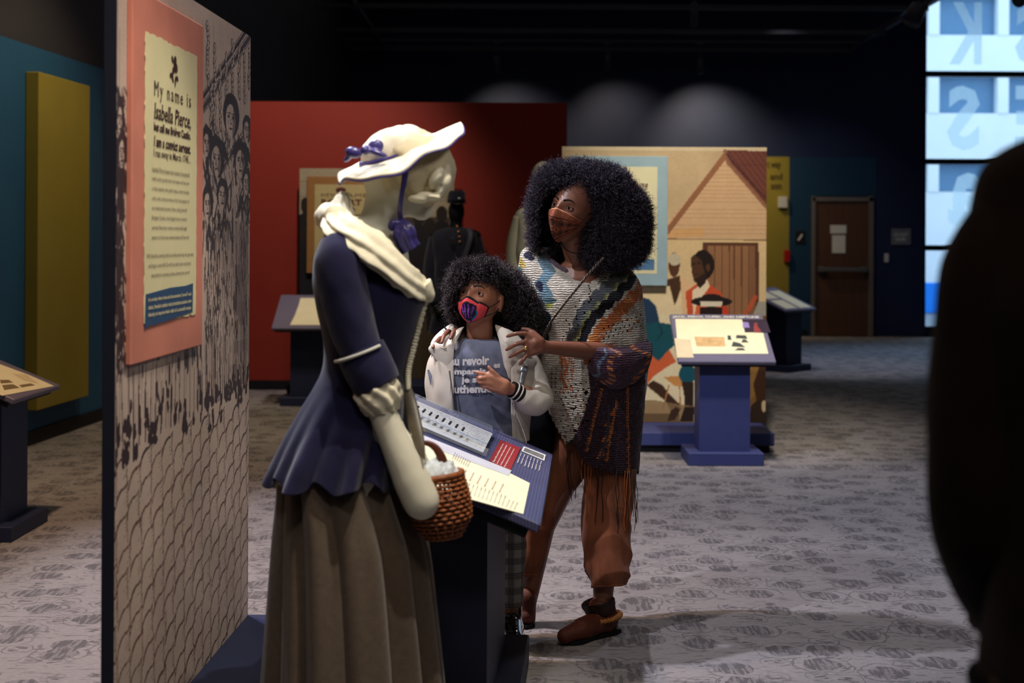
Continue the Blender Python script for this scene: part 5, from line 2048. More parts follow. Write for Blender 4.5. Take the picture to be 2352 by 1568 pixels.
R += .010 * fbm(R, 90)[..., None] * np.array([.5, .5, 1])
loft('folded_cloth', R, mat('blue_white_linen', (206, 214, 220), rough=.8, var=.35, nscale=55), clo)
# ------------------------------------------------------------------ the girl
YC = 5.22
kid = thing('person', (P(1130, 1000, YC).x, YC, 0), 'girl with black curly hair in coral face mask, white satin jacket and slate printed T-shirt', 'person')
cp = lambda x, y, dy=0.0: P(x, y, YC + dy)
hk = Head(cp(1104, 684, 0), 25, 14, 4, 1.02)
parts = [hk.mesh()] + hk.ear(-1) + hk.ear(1)
parts += [capsule(cp(1103, 800, .02), .048, hk.lp(0, .02, -.07), .050)]
parts += [capsule(cp(1050, 815, .02), .045, cp(1165, 815, .02), .045), capsule(cp(1105, 840, .01), .085, cp(1115, 960, .01), .08), capsule(cp(1085, 1010, .02), .09, cp(1145, 1010, .02), .09)]
# her right arm hangs, her left arm is bent with the hand on the chest
parts += [capsule(cp(1020, 822, .02), .038, cp(1004, 930, .03), .030), capsule(cp(1004, 930, .03), .030, cp(1030, 985, -.05), .022), capsule(cp(1030, 985, -.05), .022, cp(1048, 1005, -.07), .026)]
parts += [capsule(cp(1195, 822, .02), .038, cp(1243, 912, .0), .032), capsule(cp(1243, 912, .0), .030, cp(1178, 895, -.13), .0215)]
hy = -.155
H = lambda x, y, d=0.0: cp(x, y, hy + d)
parts += [capsule(H(1176, 895, .02), .0225, H(1158, 888), .0245), capsule(H(1160, 884), .022, H(1126, 866, -.005), .017), capsule(H(1160, 896), .021, H(1128, 890, -.003), .0145), capsule(H(1150, 878), .018, H(1122, 862, -.005), .014),
          capsule(H(1150, 890), .020, H(1126, 878, -.006), .016)]
parts += fingers([[H(1136, 866), H(1118, 859, -.006), H(1104, 857, -.010), H(1089.5, 853.5, -.004)],
                  [H(1136, 872), H(1116, 868, -.012), H(1103, 869, -.018), H(1095.5, 866, .0)],
                  [H(1138, 882), H(1117, 879, -.012), H(1104, 879, -.016), H(1096.5, 875.5, .0)],
                  ([H(1140, 891), H(1121, 889, -.010), H(1110, 889, -.012), H(1104.5, 886.5, .0)], .9),
                  ([H(1156, 876), H(1141, 862, -.008), H(1131, 852, -.010), H(1122, 842.5, -.008)], 1.08)], r=(.0078, .0072, .0062))
for lx, dy in ((1173, 0), (1095, .02)):
    parts += [capsule(cp(lx - 8, 1030, .02 + dy), .07, cp(lx, 1210, dy), .048), capsule(cp(lx, 1210, dy), .046, cp(lx, 1395, .01 + dy), .030)]
    parts += [capsule(cp(lx, 1395, .02 + dy), .026, Vector((cp(lx, 1400).x, YC + .02 + dy, .06)), .022)]
remesh('body', parts, M_skin_c, kid, .0042, 3)
hk.eyes(kid, M_skin_c, gaze=tuple(Vector((-.40, -.87, .30))), open_=.47, brow=.0020)
st_ = MB().add(*ellipsoid(cp(1150.5, 715.5, -.028), (.0022, .0022, .0022), None, 8, 6))
st_.build('ear_stud', mat('gold', (230, 190, 120), rough=.25, metal=.9), kid, True)


def mask_patch(h, name, canvas, azr, top, bot, bulge, m, parent, ridge=0.0, nu=120, nv=100, thick=.0012):
    """cloth mask as a shell over the lower face; top(az), bot(az) elevations"""
    u = np.linspace(-1, 1, nu)
    v = np.linspace(0, 1, nv)
    U, V = np.meshgrid(u, v)
    AZ = U * azr
    T, B = top(U), bot(U)
    E = T * (1 - V) + B * V
    cu = np.cos(U * PI / 2) ** .8
    off = .0035 + bulge * cu * np.sin(np.clip(V, 0, 1) * PI) ** .7 + ridge * np.exp(-(U / .22) ** 2) * np.sin(np.clip(V * .95 + .02, 0, 1) * PI) ** .6
    d = np.stack([np.sin(AZ) * np.cos(E), -np.cos(AZ) * np.cos(E), np.sin(E)], -1)
    sm = h.shape(d)
    # smooth envelope instead of every facial feature
    base = np.stack([.0745 * d[..., 0], .092 * d[..., 1], .116 * d[..., 2]], -1)
    t = np.clip(-base[..., 2] / .116, 0, 1)
    base[..., 0] *= (1 - .40 * t ** 1.6)
    r_ = np.where((-base[..., 1] > -sm[..., 1])[..., None], base, sm * .5 + base * .5)
    p = r_ + d * off[..., None]
    p += .0006 * fbm(p, 160)[..., None] * d
    W = h.to_world(p)
    col = canvas.sample((U + 1) / 2 * canvas.w, V * canvas.h).reshape(-1, 3)
    o = mk(name, W.reshape(-1, 3), grid_faces(nv, nu), m, parent, True, col)
    o.modifiers.new('s', 'SOLIDIFY').thickness = thick
    return W


mc = Canvas(300, 220, (238, 78, 86))
mc.blotch(.04, .03)
# speech bubble with HI!
cx0 = 158
mc.ell(cx0 + 10, 118, 62, 72, (38, 120, 176))
mc.poly([(cx0 + 18, 170), (cx0 + 46, 160), (cx0 + 34, 214), (cx0 + 26, 210)], (38, 120, 176))
mc.ell(cx0, 108, 60, 68, (28, 20, 44))
mc.poly([(cx0 + 22, 40), (cx0 + 58, 40), (cx0 + 58, 110), (cx0 + 22, 110)], (28, 20, 44))
mc.poly([(cx0 + 4, 165), (cx0 + 34, 150), (cx0 + 30, 208)], (28, 20, 44))
pu = (140, 76, 190)
mc.line([(cx0 - 42, 62), (cx0 - 36, 150)], 9, pu)
mc.line([(cx0 - 18, 58), (cx0 - 15, 152)], 9, pu)
mc.line([(cx0 - 40, 112), (cx0 - 16, 106)], 8, pu)
mc.line([(cx0 + 7, 58), (cx0 + 9, 152)], 10, pu)
mc.line([(cx0 + 38, 58), (cx0 + 30, 118)], [14, 9], (96, 54, 130))
mc.ell(cx0 + 30, 144, 8, 9, (96, 54, 130))
tr_ = (22, 18, 28)
mc.a[:17] = tr_
mc.a[-15:] = tr_
mc.a[:, :5] = tr_
mc.a[:, -12:] = tr_
M_mask = mat('printed_mask_cloth', attr='Col', rough=.7, var=.03, nscale=60, bump=.15, bscale=500)
ktop = lambda U: np.radians(-9 - 9 * np.abs(U) ** 1.3 + 2.0 * np.cos(U * PI * 2) * (np.abs(U) < .5))
kbot = lambda U: np.radians(-57 + 20 * np.abs(U) ** 1.8)
W = mask_patch(hk, 'face_mask', mc, 1.08, ktop, kbot, .012, M_mask, kid, .002)
for side, ci in ((1, -1), (-1, 0)):
    for ri, ya in ((2, .004), (-3, -.028)):
        a = Vector(W[ri, ci])
        b_ = hk.lp(side * .0785, .006, ya)
        m_ = hk.lp(side * .077, -.022, (hk.M.transposed() @ ((a + b_) / 2 - hk.c)).z / hk.s)
        tube('ear_loop', [a, m_, b_, hk.lp(side * .078, .020, ya - .004)], .0017, M_lash, kid, n=8, seg=24)

# hair: a full curly fringe over one side and long curls behind the other ear
S = lambda x, y, d, rx, ry, rz: (cp(x, y, d), (rx, ry, rz))
hsh = [S(1100, 640, .03, .105, .10, .075), S(1072, 628, -.045, .058, .05, .05), S(1052, 655, -.02, .040, .05, .055), S(1040, 695, .01, .026, .05, .055), S(1118, 620, -.04, .055, .05, .042),
       S(1150, 660, .05, .075, .09, .085), S(1182, 680, .05, .065, .08, .085), S(1205, 715, .05, .055, .07, .085), S(1195, 760, .06, .062, .07, .060), S(1160, 735, .08, .06, .06, .09),
       S(1225, 750, .05, .030, .05, .06), S(1090, 720, .09, .07, .05, .08), S(1048, 730, .05, .02, .04, .03)]


def face_excl(h, xr, ztop, zbot, yfront=.02):
    iA = h.A

    def f(p):
        q = (p - np.array(h.c)) @ iA / h.s
        x, y, z = q[:, 0], q[:, 1], q[:, 2]
        front = y < yfront
        lim = ztop - .035 * (np.clip((x - .0) / xr, -1, 1) ** 2)
        return front & (np.abs(x) < xr) & (z < lim) & (z > zbot)
    return f


exk = face_excl(hk, .066, .052, -.30)


def exk2(p):
    q = (p - np.array(hk.c)) @ hk.A / hk.s
    fringe = (q[:, 0] < -.012) & (q[:, 2] > .028 + (q[:, 0] + .012) * .55)     # fringe falls lower on her right side
    ear = (q[:, 0] > .03) & (q[:, 0] < .13) & (q[:, 1] < .022) & (q[:, 2] < .030) & (q[:, 2] > -.09)
    return (exk(p) & ~fringe) | ear


core = []
for c, r in hsh:
    core.append(ellipsoid(c, tuple(q * .93 for q in r), None, 28, 20))


def cut_core(o, excl, pad=.0):
    """drops the faces of the hair mass that would cover the face"""
    me = o.data
    M_ = np.array(o.matrix_world)
    co = np.empty(len(me.vertices) * 3, np.float32)
    me.vertices.foreach_get('co', co)
    co = co.reshape(-1, 3)
    w = co @ M_[:3, :3].T + M_[:3, 3]
    bad = excl(w)
    import bmesh
    bm = bmesh.new()
    bm.from_mesh(me)
    bm.verts.ensure_lookup_table()
    bmesh.ops.delete(bm, geom=[bm.verts[i] for i in np.nonzero(bad)[0]], context='VERTS')
    bm.to_mesh(me)
    bm.free()


bpy.context.view_layer.update()
ko = remesh('hair_mass', core, M_haircore, kid, .006, 2)
bpy.context.view_layer.update()
cut_core(ko, exk2)
khr = hair_curls('curls', hsh, M_hair, kid, 15000, exk2, 11, L=(.014, .034), R=(.0020, .0042), width=.0008, droop=.25, col=(66, 58, 62), depth=.022)
khr['kind'] = 'stuff'

# T-shirt
M_tee = mat('slate_blue_jersey', (106, 111, 132), rough=.85, var=.25, nscale=25, bump=.35, bscale=35, sheen=.1, spec=.15)
n = 140
trow = [(778, 1068, 1140, .050), (784, 1052, 1160, .062), (800, 1030, 1186, .078), (820, 1014, 1200, .088), (860, 1016, 1198, .098), (900, 1022, 1192, .102), (950, 1024, 1196, .104), (1000, 1026, 1204, .108), (1050, 1024, 1208, .110), (1075, 1022, 1208, .110)]
R = sil(trow, YC, n, 90, 2.2)
for i in range(len(R)):
    c = R[i].mean(0)
    w_ = R[i]
    dd = (.020 * np.sin((w_[:, 0] * 60 + w_[:, 2] * 26) + 2 * fbm(w_, 9)) + .022 * fbm(w_, 24)) * min(1, i / 20)
    R[i] = c + (w_ - c) * (1 + dd)[:, None]
tee = loft('t_shirt', R, M_tee, kid, cap=False)
tee.modifiers.new('s', 'SOLIDIFY').thickness = .002
tb = MB()
torus_ring(tb, cp(1104, 778.5, 0), (0, -.10, 1), .054, .0035, 48, 8, 1.12)
tb.build('neck_band', M_tee, kid, True)
M_teeink = mat('white_shirt_print', (226, 224, 226), rough=.7, var=.06, nscale=90)


def shirt_y(x, z):
    cx_ = cp(1108, 850).x
    rx_ = (cp(1198, 850).x - cp(1014, 850).x) / 2
    q = np.clip(np.abs((x - cx_) / rx_), 0, .97)
    return YC - .104 * (1 - q ** 2.2) ** (1 / 2.2)


tb = MB()
for s, x0, yb, x1, yt, bold in (('au revoir', 1032, 841, 1124, 821, .045), ('comparais', 1020, 866, 1116, 849, .045), ('es', 1134, 845, 1149, 835, .045), ('je suis', 1059, 884, 1122, 866, .045), ('authentic', 1030, 905, 1130, 886, .045)):
    m2_ = MB()
    v, f = text_verts(s, bold=bold, serif=.06)
    lo_, hi_ = v.min(0), v.max(0)
    p0, p1 = cp(x0, yb, -.1), cp(x1, yt, -.1)
    desc = 0.0
    X_ = p0.x + (v[:, 0] - lo_[0]) / (hi_[0] - lo_[0]) * (p1.x - p0.x)
    Z_ = p0.z + (v[:, 1] - lo_[1]) / (hi_[1] - lo_[1]) * (p1.z - p0.z)
    Z_ += (X_ - p0.x) * .05
    tb.add(np.stack([X_, shirt_y(X_, Z_) - .0045, Z_], -1), f)
tb.build('shirt_lettering', M_teeink, kid)

# satin jacket
M_satin = mat('white_satin', (214, 206, 194), rough=.42, var=.05, nscale=14, bump=.12, bscale=22, sheen=.1, spec=.5)
jrow = [(792, 1022, 1192, .078), (806, 1000, 1214, .092), (830, 984, 1234, .104), (870, 980, 1236, .112), (910, 980, 1226, .116), (960, 984, 1218, .120), (1010, 990, 1215, .122)]
n = 150
rr_ = []
for r in jrow:
    a, b_ = cp(r[1], r[0]), cp(r[2], r[0])
    rr_.append(((a.x + b_.x) / 2, YC + .01, (a.z + b_.z) / 2, (b_.x - a.x) / 2, r[3]))
rr_ = cr(rr_, 70)
rows_ = []
for i, (cx_, cy_, z_, rx_, ry_) in enumerate(rr_):
    t = i / 69
    # open at the front between the two edges
    xL, xR = cp(1046 - 2 * t, 800).x, cp(1172 + 4 * t, 800).x
    qa = math.acos(np.clip((xR - cx_) / rx_, -1, 1))
    qb = math.acos(np.clip((xL - cx_) / rx_, -1, 1))
    th = np.linspace(-qa, -qb + 2 * PI - 0, n) if False else np.linspace(-qa, 2 * PI - qb, n)
    # from right front edge (angle -qa) counter-clockwise over the back to the left front edge
    p = np.stack([cx_ + rx_ * np.cos(th), cy_ + ry_ * np.sin(th), np.full(n, z_)], -1)
    c = np.array([cx_, cy_, z_])
    p = c + (p - c) * (1 + .018 * np.sin(p[:, 0] * 70 + 3 * fbm(p, 8)) + .02 * fbm(p, 16))[:, None]
    rows_.append(p)
V = np.array(rows_)
jo = mk('jacket', V.reshape(-1, 3), grid_faces(70, n), M_satin, kid, True)
jo.modifiers.new('s', 'SOLIDIFY').thickness = .005
for sx, ci in ((1, 2), (-1, n - 3)):
    tube('front_edge', [Vector(V[i, ci]) for i in (0, 15, 30, 45, 60, 69)], .005, M_satin, kid, n=8, seg=50)
tube('zip_tape', [cp(1032, 850, -.105), cp(1036, 880, -.112), cp(1041, 920, -.116), cp(1044, 960, -.120), cp(1046, 1000, -.120)], .0028, M_metal, kid, n=8, seg=40)


def sleeve(name, pts, rad, m, par, n=48, seg=70, wr=.06, ws=26, flat=1.0):
    R = tube('', pts, rad, None, n=n, seg=seg, only=True, flat=flat)
    a = np.arange(n) / n * 2 * PI
    for i in range(len(R)):
        c = R[i].mean(0)
        rid = 1 - 2 * np.abs(np.sin(i * .16 + 1.3 * np.sin(a + 1) + .8 * fbm(R[i], ws * .5)))
        R[i] = c + (R[i] - c) * (1 + wr * fbm(R[i], ws) + wr * .55 * rid * np.clip(np.cos(a * 1.0 + i * .02) + .5, 0, 1))[:, None]
    return loft(name, R, m, par)


sleeve('jacket_sleeve', [cp(1020, 818, .02), cp(1010, 850, .02), cp(1008, 900, .03), cp(1010, 945, .01), cp(1022, 985, -.04)], [.040, .048, .048, .046, .040], M_satin, kid)
sleeve('jacket_sleeve', [cp(1196, 815, .02), cp(1220, 845, .015), cp(1233, 884, .0), cp(1242, 914, -.03), cp(1220, 925, -.08), cp(1196, 908, -.115)], [.042, .045, .046, .047, .049, .030], M_satin, kid, wr=.10, ws=24)
M_silver = mat('silver_sequin_stripe', (190, 200, 216), rough=.25, metal=.6, var=.4, nscale=120)
tube('silver_stripe', [cp(983, 848, -.045), cp(994, 880, -.038), cp(1004, 920, -.042), (cp(1014, 965, -.075))], [.003, .010, .013, .012], M_silver, kid, n=12, seg=40, flat=.35, up=(0, 1, 0))
tube('silver_stripe', [cp(1208, 838, -.060), cp(1203, 850, -.075), cp(1196, 880, -.095)], [.012, .013, .006], M_silver, kid, n=12, seg=24, flat=.35, up=(0, 1, 0))
# big soft collar
M_coll = mat('cream_hood_jersey', (226, 218, 206), rough=.7, var=.04, nscale=14, bump=.15, bscale=60, sheen=.2)


def flap(name, outline, m, par, depth, thick=.008, bulge=.012, sub=14):
    """soft folded flap: fan of an outline given in pixels with depth function, thickened"""
    pts = cr([(x, y) for x, y in outline + outline[:1]], 73)[:-1]
    c = pts.mean(0)
    rings = []
    for k in range(sub + 1):
        s = k / sub
        rings.append([tuple(cp(c[0] + (p[0] - c[0]) * s, c[1] + (p[1] - c[1]) * s, depth(c[0] + (p[0] - c[0]) * s, c[1] + (p[1] - c[1]) * s) - bulge * (1 - s ** 2))) for p in pts])
    V = np.array(rings)
    f = grid_faces(sub + 1, 72, True)
    o = mk(name, V.reshape(-1, 3), f, m, par, True)
    o.modifiers.new('s', 'SOLIDIFY').thickness = thick
    return o


flap('collar_flap', [(1066, 750), (1052, 778), (1044, 800), (1040, 826), (1026, 850), (1012, 842), (994, 818), (984, 800), (998, 786), (1012, 790), (1030, 778), (1050, 756)], M_coll, kid, lambda x, y: -.085 + abs(x - 1046) * .0007 + (0.0012 * max(0, 790 - y)))
flap('collar_flap', [(1140, 748), (1152, 790), (1164, 850), (1172, 872), (1186, 850), (1200, 815), (1204, 796), (1186, 772), (1160, 756)], M_coll, kid, lambda x, y: -.080 + abs(x - 1164) * .0009 + (0.0010 * max(0, 790 - y)))
tube('hood', [cp(1000, 806, -.02), cp(1016, 782, .06), cp(1060, 760, .115), cp(1120, 760, .115), cp(1180, 775, .07), cp(1206, 800, -.02)], [.018, .034, .040, .040, .034, .018], M_coll, kid, n=28, seg=50, wrinkle=.1, wscale=30)
# knitted cuff
cdir = (cp(1168, 890, -.135) - cp(1198, 908, -.112)).normalized()
c0 = cp(1196, 906, -.112)
tube('knit_cuff', [c0, c0 + cdir * .022, c0 + cdir * .046], [.029, .031, .029], mat('black_rib_knit', (22, 22, 26), rough=.9, var=.1, bump=.3), kid, n=32, seg=16)
tb = MB()
for k in (.14, .52):
    cc_ = c0 + cdir * (.006 + .046 * k)
    torus_ring(tb, cc_, cdir, .0295, .0036, 36, 8)
    tb2 = MB()
    torus_ring(tb2, cc_, cdir, .0295, .0036, 36, 8)
    tb2.build('cuff_stripe', M_coll, kid, True)
# trousers and boot
M_plaid = bpy.data.materials.new('grey_check_wool')
M_plaid.use_nodes = True
nt = M_plaid.node_tree
b_ = nt.nodes['Principled BSDF']
b_.inputs['Roughness'].default_value = .9
tc = nt.nodes.new('ShaderNodeTexCoord')


def pwave(ax, sc_, e0):
    w = nt.nodes.new('ShaderNodeTexWave')
    w.bands_direction = ax
    w.inputs['Scale'].default_value = sc_
    w.inputs['Distortion'].default_value = .3
    nt.links.new(tc.outputs['Object'], w.inputs['Vector'])
    mr = nt.nodes.new('ShaderNodeMapRange')
    mr.inputs['From Min'].default_value = e0 - .12
    mr.inputs['From Max'].default_value = e0 + .12
    nt.links.new(w.outputs['Fac'], mr.inputs['Value'])
    return mr.outputs[0]


def pm(op, a, b):
    mm = nt.nodes.new('ShaderNodeMath')
    mm.operation = op
    for i_, q_ in enumerate((a, b)):
        if isinstance(q_, float):
            mm.inputs[i_].default_value = q_
        else:
            nt.links.new(q_, mm.inputs[i_])
    return mm.outputs[0]


dark_ = pm('MAXIMUM', pm('MULTIPLY', pwave('X', 6.5, .55), pwave('X', 58, .4)), pm('MULTIPLY', pwave('Z', 5.6, .55), pwave('Z', 52, .4)))
houn = pm('MULTIPLY', pwave('X', 100, .5), pwave('Z', 100, .5))
acc = pm('SUBTRACT', pm('SUBTRACT', .80, pm('MULTIPLY', dark_, .66)), pm('MULTIPLY', houn, .35))
cr_ = nt.nodes.new('ShaderNodeValToRGB')
cr_.color_ramp.elements[0].color = L4((24, 24, 26))
cr_.color_ramp.elements[1].color = L4((190, 188, 182))
nt.links.new(acc, cr_.inputs[0])
nt.links.new(cr_.outputs[0], b_.inputs['Base Color'])
for lx, dy in ((1172, 0), (1095, .02)):
    sleeve('trouser_leg', [cp(lx - 12, 1040, .02 + dy), cp(lx - 4, 1110, .01 + dy), cp(lx + 2, 1210, dy), cp(lx + 3, 1255, dy - .01), cp(lx + 1, 1320, dy), cp(lx, 1388, .01 + dy)], [.084, .072, .053, .054, .050, .046], M_plaid, kid, wr=.035)
M_patent = mat('black_patent_leather', (14, 14, 20), rough=.12, var=.1, coat=1.0, spec=.8, bump=.25, bscale=40)
M_sole = mat('black_rubber_sole', (18, 18, 20), rough=.6, var=.05)


def boot(par, ankle, ankle_top, heel, ball, toe, r, msh, msole, name='boot', voxel=.005, tw=1.0):
    """ankle boot; heel/ball/toe on the floor (z = 0)"""
    ps = [capsule(ankle_top, r * 1.06, ankle, r), capsule(ankle, r, heel + Vector((0, 0, r * .75)), r * .80), capsule(heel + Vector((0, 0, r * .75)), r * .78, ball + Vector((0, 0, r * .68)), r * .84 * tw),
          capsule(ball + Vector((0, 0, r * .68)), r * .84 * tw, toe + Vector((0, 0, r * .55)), r * .60 * tw), capsule(ankle, r * .95, ball + Vector((0, 0, r * .9)), r * .72)]
    o = remesh(name + '_upper', ps, msh, par, voxel, 5)
    d = (toe - heel).normalized()
    s = Vector((0, 0, 1)).cross(d)
    prof_ = [(-.75, .66), (-.35, .80), (.1, .72), (.45, .70), (.8, .86 * tw), (1.05, .80 * tw), (1.25, .45 * tw)]
    L_ = (toe - heel).length
    out, zlo, zhi = [], 0.0, .016
    left = [heel + d * (L_ * ((t + .75) / 2.0) * 1.12 - r * .75) + s * r * w_ for t, w_ in prof_]
    right = [heel + d * (L_ * ((t + .75) / 2.0) * 1.12 - r * .75) - s * r * w_ for t, w_ in prof_]
    ring = left + right[::-1]
    q = cr([tuple(p) for p in ring + ring[:1]], 49)[:-1]
    lo_ = [(p[0], p[1], zlo) for p in q]
    hi_ = [(p[0], p[1], zhi) for p in q]
    f = [tuple(range(47, -1, -1)), tuple(range(48, 96))] + [(i, (i + 1) % 48, 48 + (i + 1) % 48, 48 + i) for i in range(48)]
    mk(name + '_sole', lo_ + hi_, f, msole, par, False)
    return o


for lx, dy in ((1178, 0), (1098, .03)):
    x_ = cp(lx, 1440).x
    k1 = Vector((x_ + .012, YC + .05 + dy, .03))
    k2 = Vector((x_ + .004, YC - .09 + dy, .03))
    k3 = Vector((x_, YC - .165 + dy, .03))
    for k in (k1, k2, k3):
        k.z = .008
    boot(kid, cp(lx - 3, 1425, .03 + dy), cp(lx - 4, 1382, .03 + dy), k1, k2, k3, .040, M_patent, M_sole, 'boot')
    for k in range(4):
        y0 = YC - .035 - .022 * k + dy
        z0 = .115 - .016 * k
        tube('lace', [Vector((x_ - .020, y0 + .006, z0 - .004)), Vector((x_, y0 - .012, z0 + .004)), Vector((x_ + .020, y0 + .006, z0 - .004))], .0022, M_lash, kid, n=8, seg=14)
# ------------------------------------------------------------------ the woman
YW = 5.42
wom = thing('person', (P(1370, 1000, YW).x, YW, 0), 'woman with a large black afro in brown patterned mask and fringed multicolour knit poncho', 'person')
wp = lambda x, y, dy=0.0: P(x, y, YW + dy)
hw = Head(wp(1318, 484, -.07), 37, 9, 12, 1.10)
parts = [hw.mesh()]
parts += [capsule(wp(1335, 610, .0), .055, hw.lp(0, .025, -.07), .054), ellipsoid(wp(1325, 655, .03), (.10, .065, .085)),
          capsule(wp(1240, 622, .03), .045, wp(1425, 645, .03), .045), capsule(wp(1330, 660, .02), .12, wp(1350, 850, .03), .11), capsule(wp(1340, 960, .03), .12, wp(1395, 960, .03), .12)]
# left arm (towards the girl's shoulder)
FA = -.305
parts += [capsule(wp(1430, 640, .02), .050, wp(1452, 795, -.03), .042), capsule(wp(1452, 800, -.03), .042, wp(1370, 808, -.155), .037), capsule(wp(1370, 808, -.155), .037, wp(1258, 797, FA + .02), .0235)]
G = lambda x, y, d=0.0: wp(x, y, FA + d)
parts += [capsule(G(1256, 797, .018), .0235, G(1228, 788, -.005), .024), capsule(G(1240, 785), .020, G(1212, 770, -.008), .013), capsule(G(1240, 800), .020, G(1214, 812, -.008), .013),
          capsule(G(1238, 792), .022, G(1211, 788, -.010), .0145), capsule(G(1236, 796), .020, G(1211, 801, -.010), .014)]
parts += fingers([[G(1224, 776), G(1206, 765.5, -.014), G(1184, 766, -.024), G(1165, 772.5, -.012)],
                  [G(1224, 786), G(1206, 784, -.018), G(1183, 791, -.026), G(1163.5, 803, -.014)],
                  [G(1224, 797), G(1208, 799, -.018), G(1187, 810, -.026), G(1170, 820, -.016)],
                  ([G(1226, 806), G(1212, 812, -.014), G(1201, 827, -.022), G(1193, 837, -.014)], .9),
                  ([G(1240, 778), G(1226, 764, .010), G(1212, 757, .018), G(1200, 755, .022)], 1.1)], r=(.0092, .0084, .0072))
# right arm behind the girl, fingers over her shoulder
parts += [capsule(wp(1215, 640, .03), .048, wp(1150, 760, .03), .040), capsule(wp(1150, 760, .03), .036, wp(1065, 775, -.03), .026), capsule(wp(1065, 775, -.03), .026, wp(1040, 765, -.10), .026)]
q0 = lambda x, y, d: wp(x, y, d)
parts += fingers([[q0(1056, 768, -.12), q0(1050, 755, -.19), q0(1041, 762, -.26), q0(1034.5, 777, -.295)],
                  [q0(1045, 770, -.12), q0(1030, 760, -.19), q0(1020, 770, -.26), q0(1014.5, 787, -.285)],
                  [q0(1036, 778, -.12), q0(1012, 776, -.18), q0(1002, 786, -.235), q0(994, 798, -.26)],
                  ([q0(1030, 790, -.12), q0(1000, 794, -.16), q0(992, 802, -.20), q0(988, 808, -.215)], .85)], r=(.0095, .0088, .0076))
# legs with bare ankles
parts += [capsule(wp(1400, 990, .0), .095, wp(1394, 1200, -.02), .060), capsule(wp(1394, 1200, -.02), .056, wp(1384, 1390, -.09), .036), capsule(wp(1384, 1390, -.09), .034, wp(1384, 1428, -.09), .034)]
parts += [capsule(wp(1325, 1000, .05), .09, wp(1245, 1200, .04), .056), capsule(wp(1245, 1200, .04), .054, wp(1212, 1385, .05), .034)]
remesh('body', parts, M_skin_w, wom, .0046, 3)
hw.eyes(wom, M_skin_w, gaze=tuple(Vector((-.55, -.82, .16))), open_=.42, lash=.0016, brow=.0030)
# mask: brown block print with a centre ridge
mw_ = Canvas(420, 300, (150, 82, 54))
dkc = (34, 16, 14)
for y in range(8, 60, 8):
    mw_.a[y:y + 3] = (84, 40, 28)
for y in range(236, 300, 9):
    mw_.a[y:y + 3] = (84, 40, 28)
mw_.a[60:66] = dkc
mw_.a[228:234] = dkc
for r in range(2):
    for c in range(7):
        cx_, cy_ = 26 + c * 62, 106 + r * 80
        for rad, tk in ((29, 4.2), (17, 4.2), (6, 5)):
            for a in np.linspace(0, 2 * PI, 28)[:-1]:
                mw_.ell(cx_ + rad * math.cos(a) * .85, cy_ + rad * math.sin(a), tk, tk * .8, dkc)
        mw_.line([(cx_ + 31, cy_ - 38), (cx_ + 31, cy_ + 38)], 5, dkc)
    mw_.line([(0, 146 + r * 80), (420, 146 + r * 80)], 5, dkc)
mw_.grain(.35, 3, 3)
mw_.a[:7] = (206, 140, 104)
wtop = lambda U: np.radians(-4 - 10 * np.abs(U) ** 1.2)
wbot = lambda U: np.radians(-70 + 36 * np.abs(U) ** 1.6)
W = mask_patch(hw, 'face_mask', mw_, 1.15, wtop, wbot, .006, M_mask, wom, .016, nu=150, nv=110)
for side, ci in ((1, -1), (-1, 0)):
    a = Vector(W[4, ci])
    tube('ear_loop', [a, hw.lp(side * .074, -.02, .0), hw.lp(side * .076, .01, .004)], .0015, M_lash, wom, n=8, seg=18)
tube('necklace', [wp(1288, 555, -.075), wp(1300, 572, -.095), wp(1322, 582, -.10), wp(1345, 580, -.09)], .0020, M_lash, wom, n=8, seg=30)

S = lambda x, y, d, rx, ry, rz: (wp(x, y, d), (rx, ry, rz))
wsh = [S(1330, 450, .0, .150, .13, .135), S(1290, 430, -.05, .105, .09, .095), S(1250, 480, -.02, .066, .09, .105), S(1246, 545, -.0, .054, .08, .075), S(1380, 440, -.02, .125, .12, .105),
       S(1418, 500, -.03, .125, .12, .14), S(1420, 560, -.03, .115, .11, .095), S(1365, 545, -.05, .060, .09, .125), S(1375, 590, -.05, .070, .09, .055), S(1290, 560, .06, .10, .06, .08), S(1445, 530, -.02, .078, .09, .12)]


def exw(p):
    q = (p - np.array(hw.c)) @ hw.A / hw.s
    x, y, z = q[:, 0], q[:, 1], q[:, 2]
    lim = .066 - .050 * np.clip(np.abs(x + .008) / .062, 0, 1.3) ** 2.2
    return (y < .012) & (x < .050) & (x > -.074) & (z < lim) & (z > -.30)


core = [ellipsoid(c, tuple(q * .93 for q in r), None, 32, 22) for c, r in wsh]
bpy.context.view_layer.update()
wo_ = remesh('hair_mass', core, M_haircore, wom, .007, 2)
bpy.context.view_layer.update()
cut_core(wo_, exw)
whr = hair_curls('curls', wsh, M_hair, wom, 30000, exw, 21, L=(.014, .034), R=(.0018, .0040), width=.0007, droop=.05, col=(66, 58, 70), depth=.02, turns=(2, 4.5))
whr['kind'] = 'stuff'

# poncho: one knitted cloth, coloured bands, real eyelet holes
CX0, CY0 = 1165, 530
pc_ = Canvas(330, 600, (216, 208, 194))
X = lambda *p: [(q[0] - CX0, q[1] - CY0) for q in p]
rp = np.random.RandomState(9)
pc_.blotch(.07, .05)
tl, dkn, org, plum, yel, stl = (96, 136, 160), (30, 34, 62), (206, 124, 66), (58, 40, 54), (206, 178, 84), (92, 98, 104)
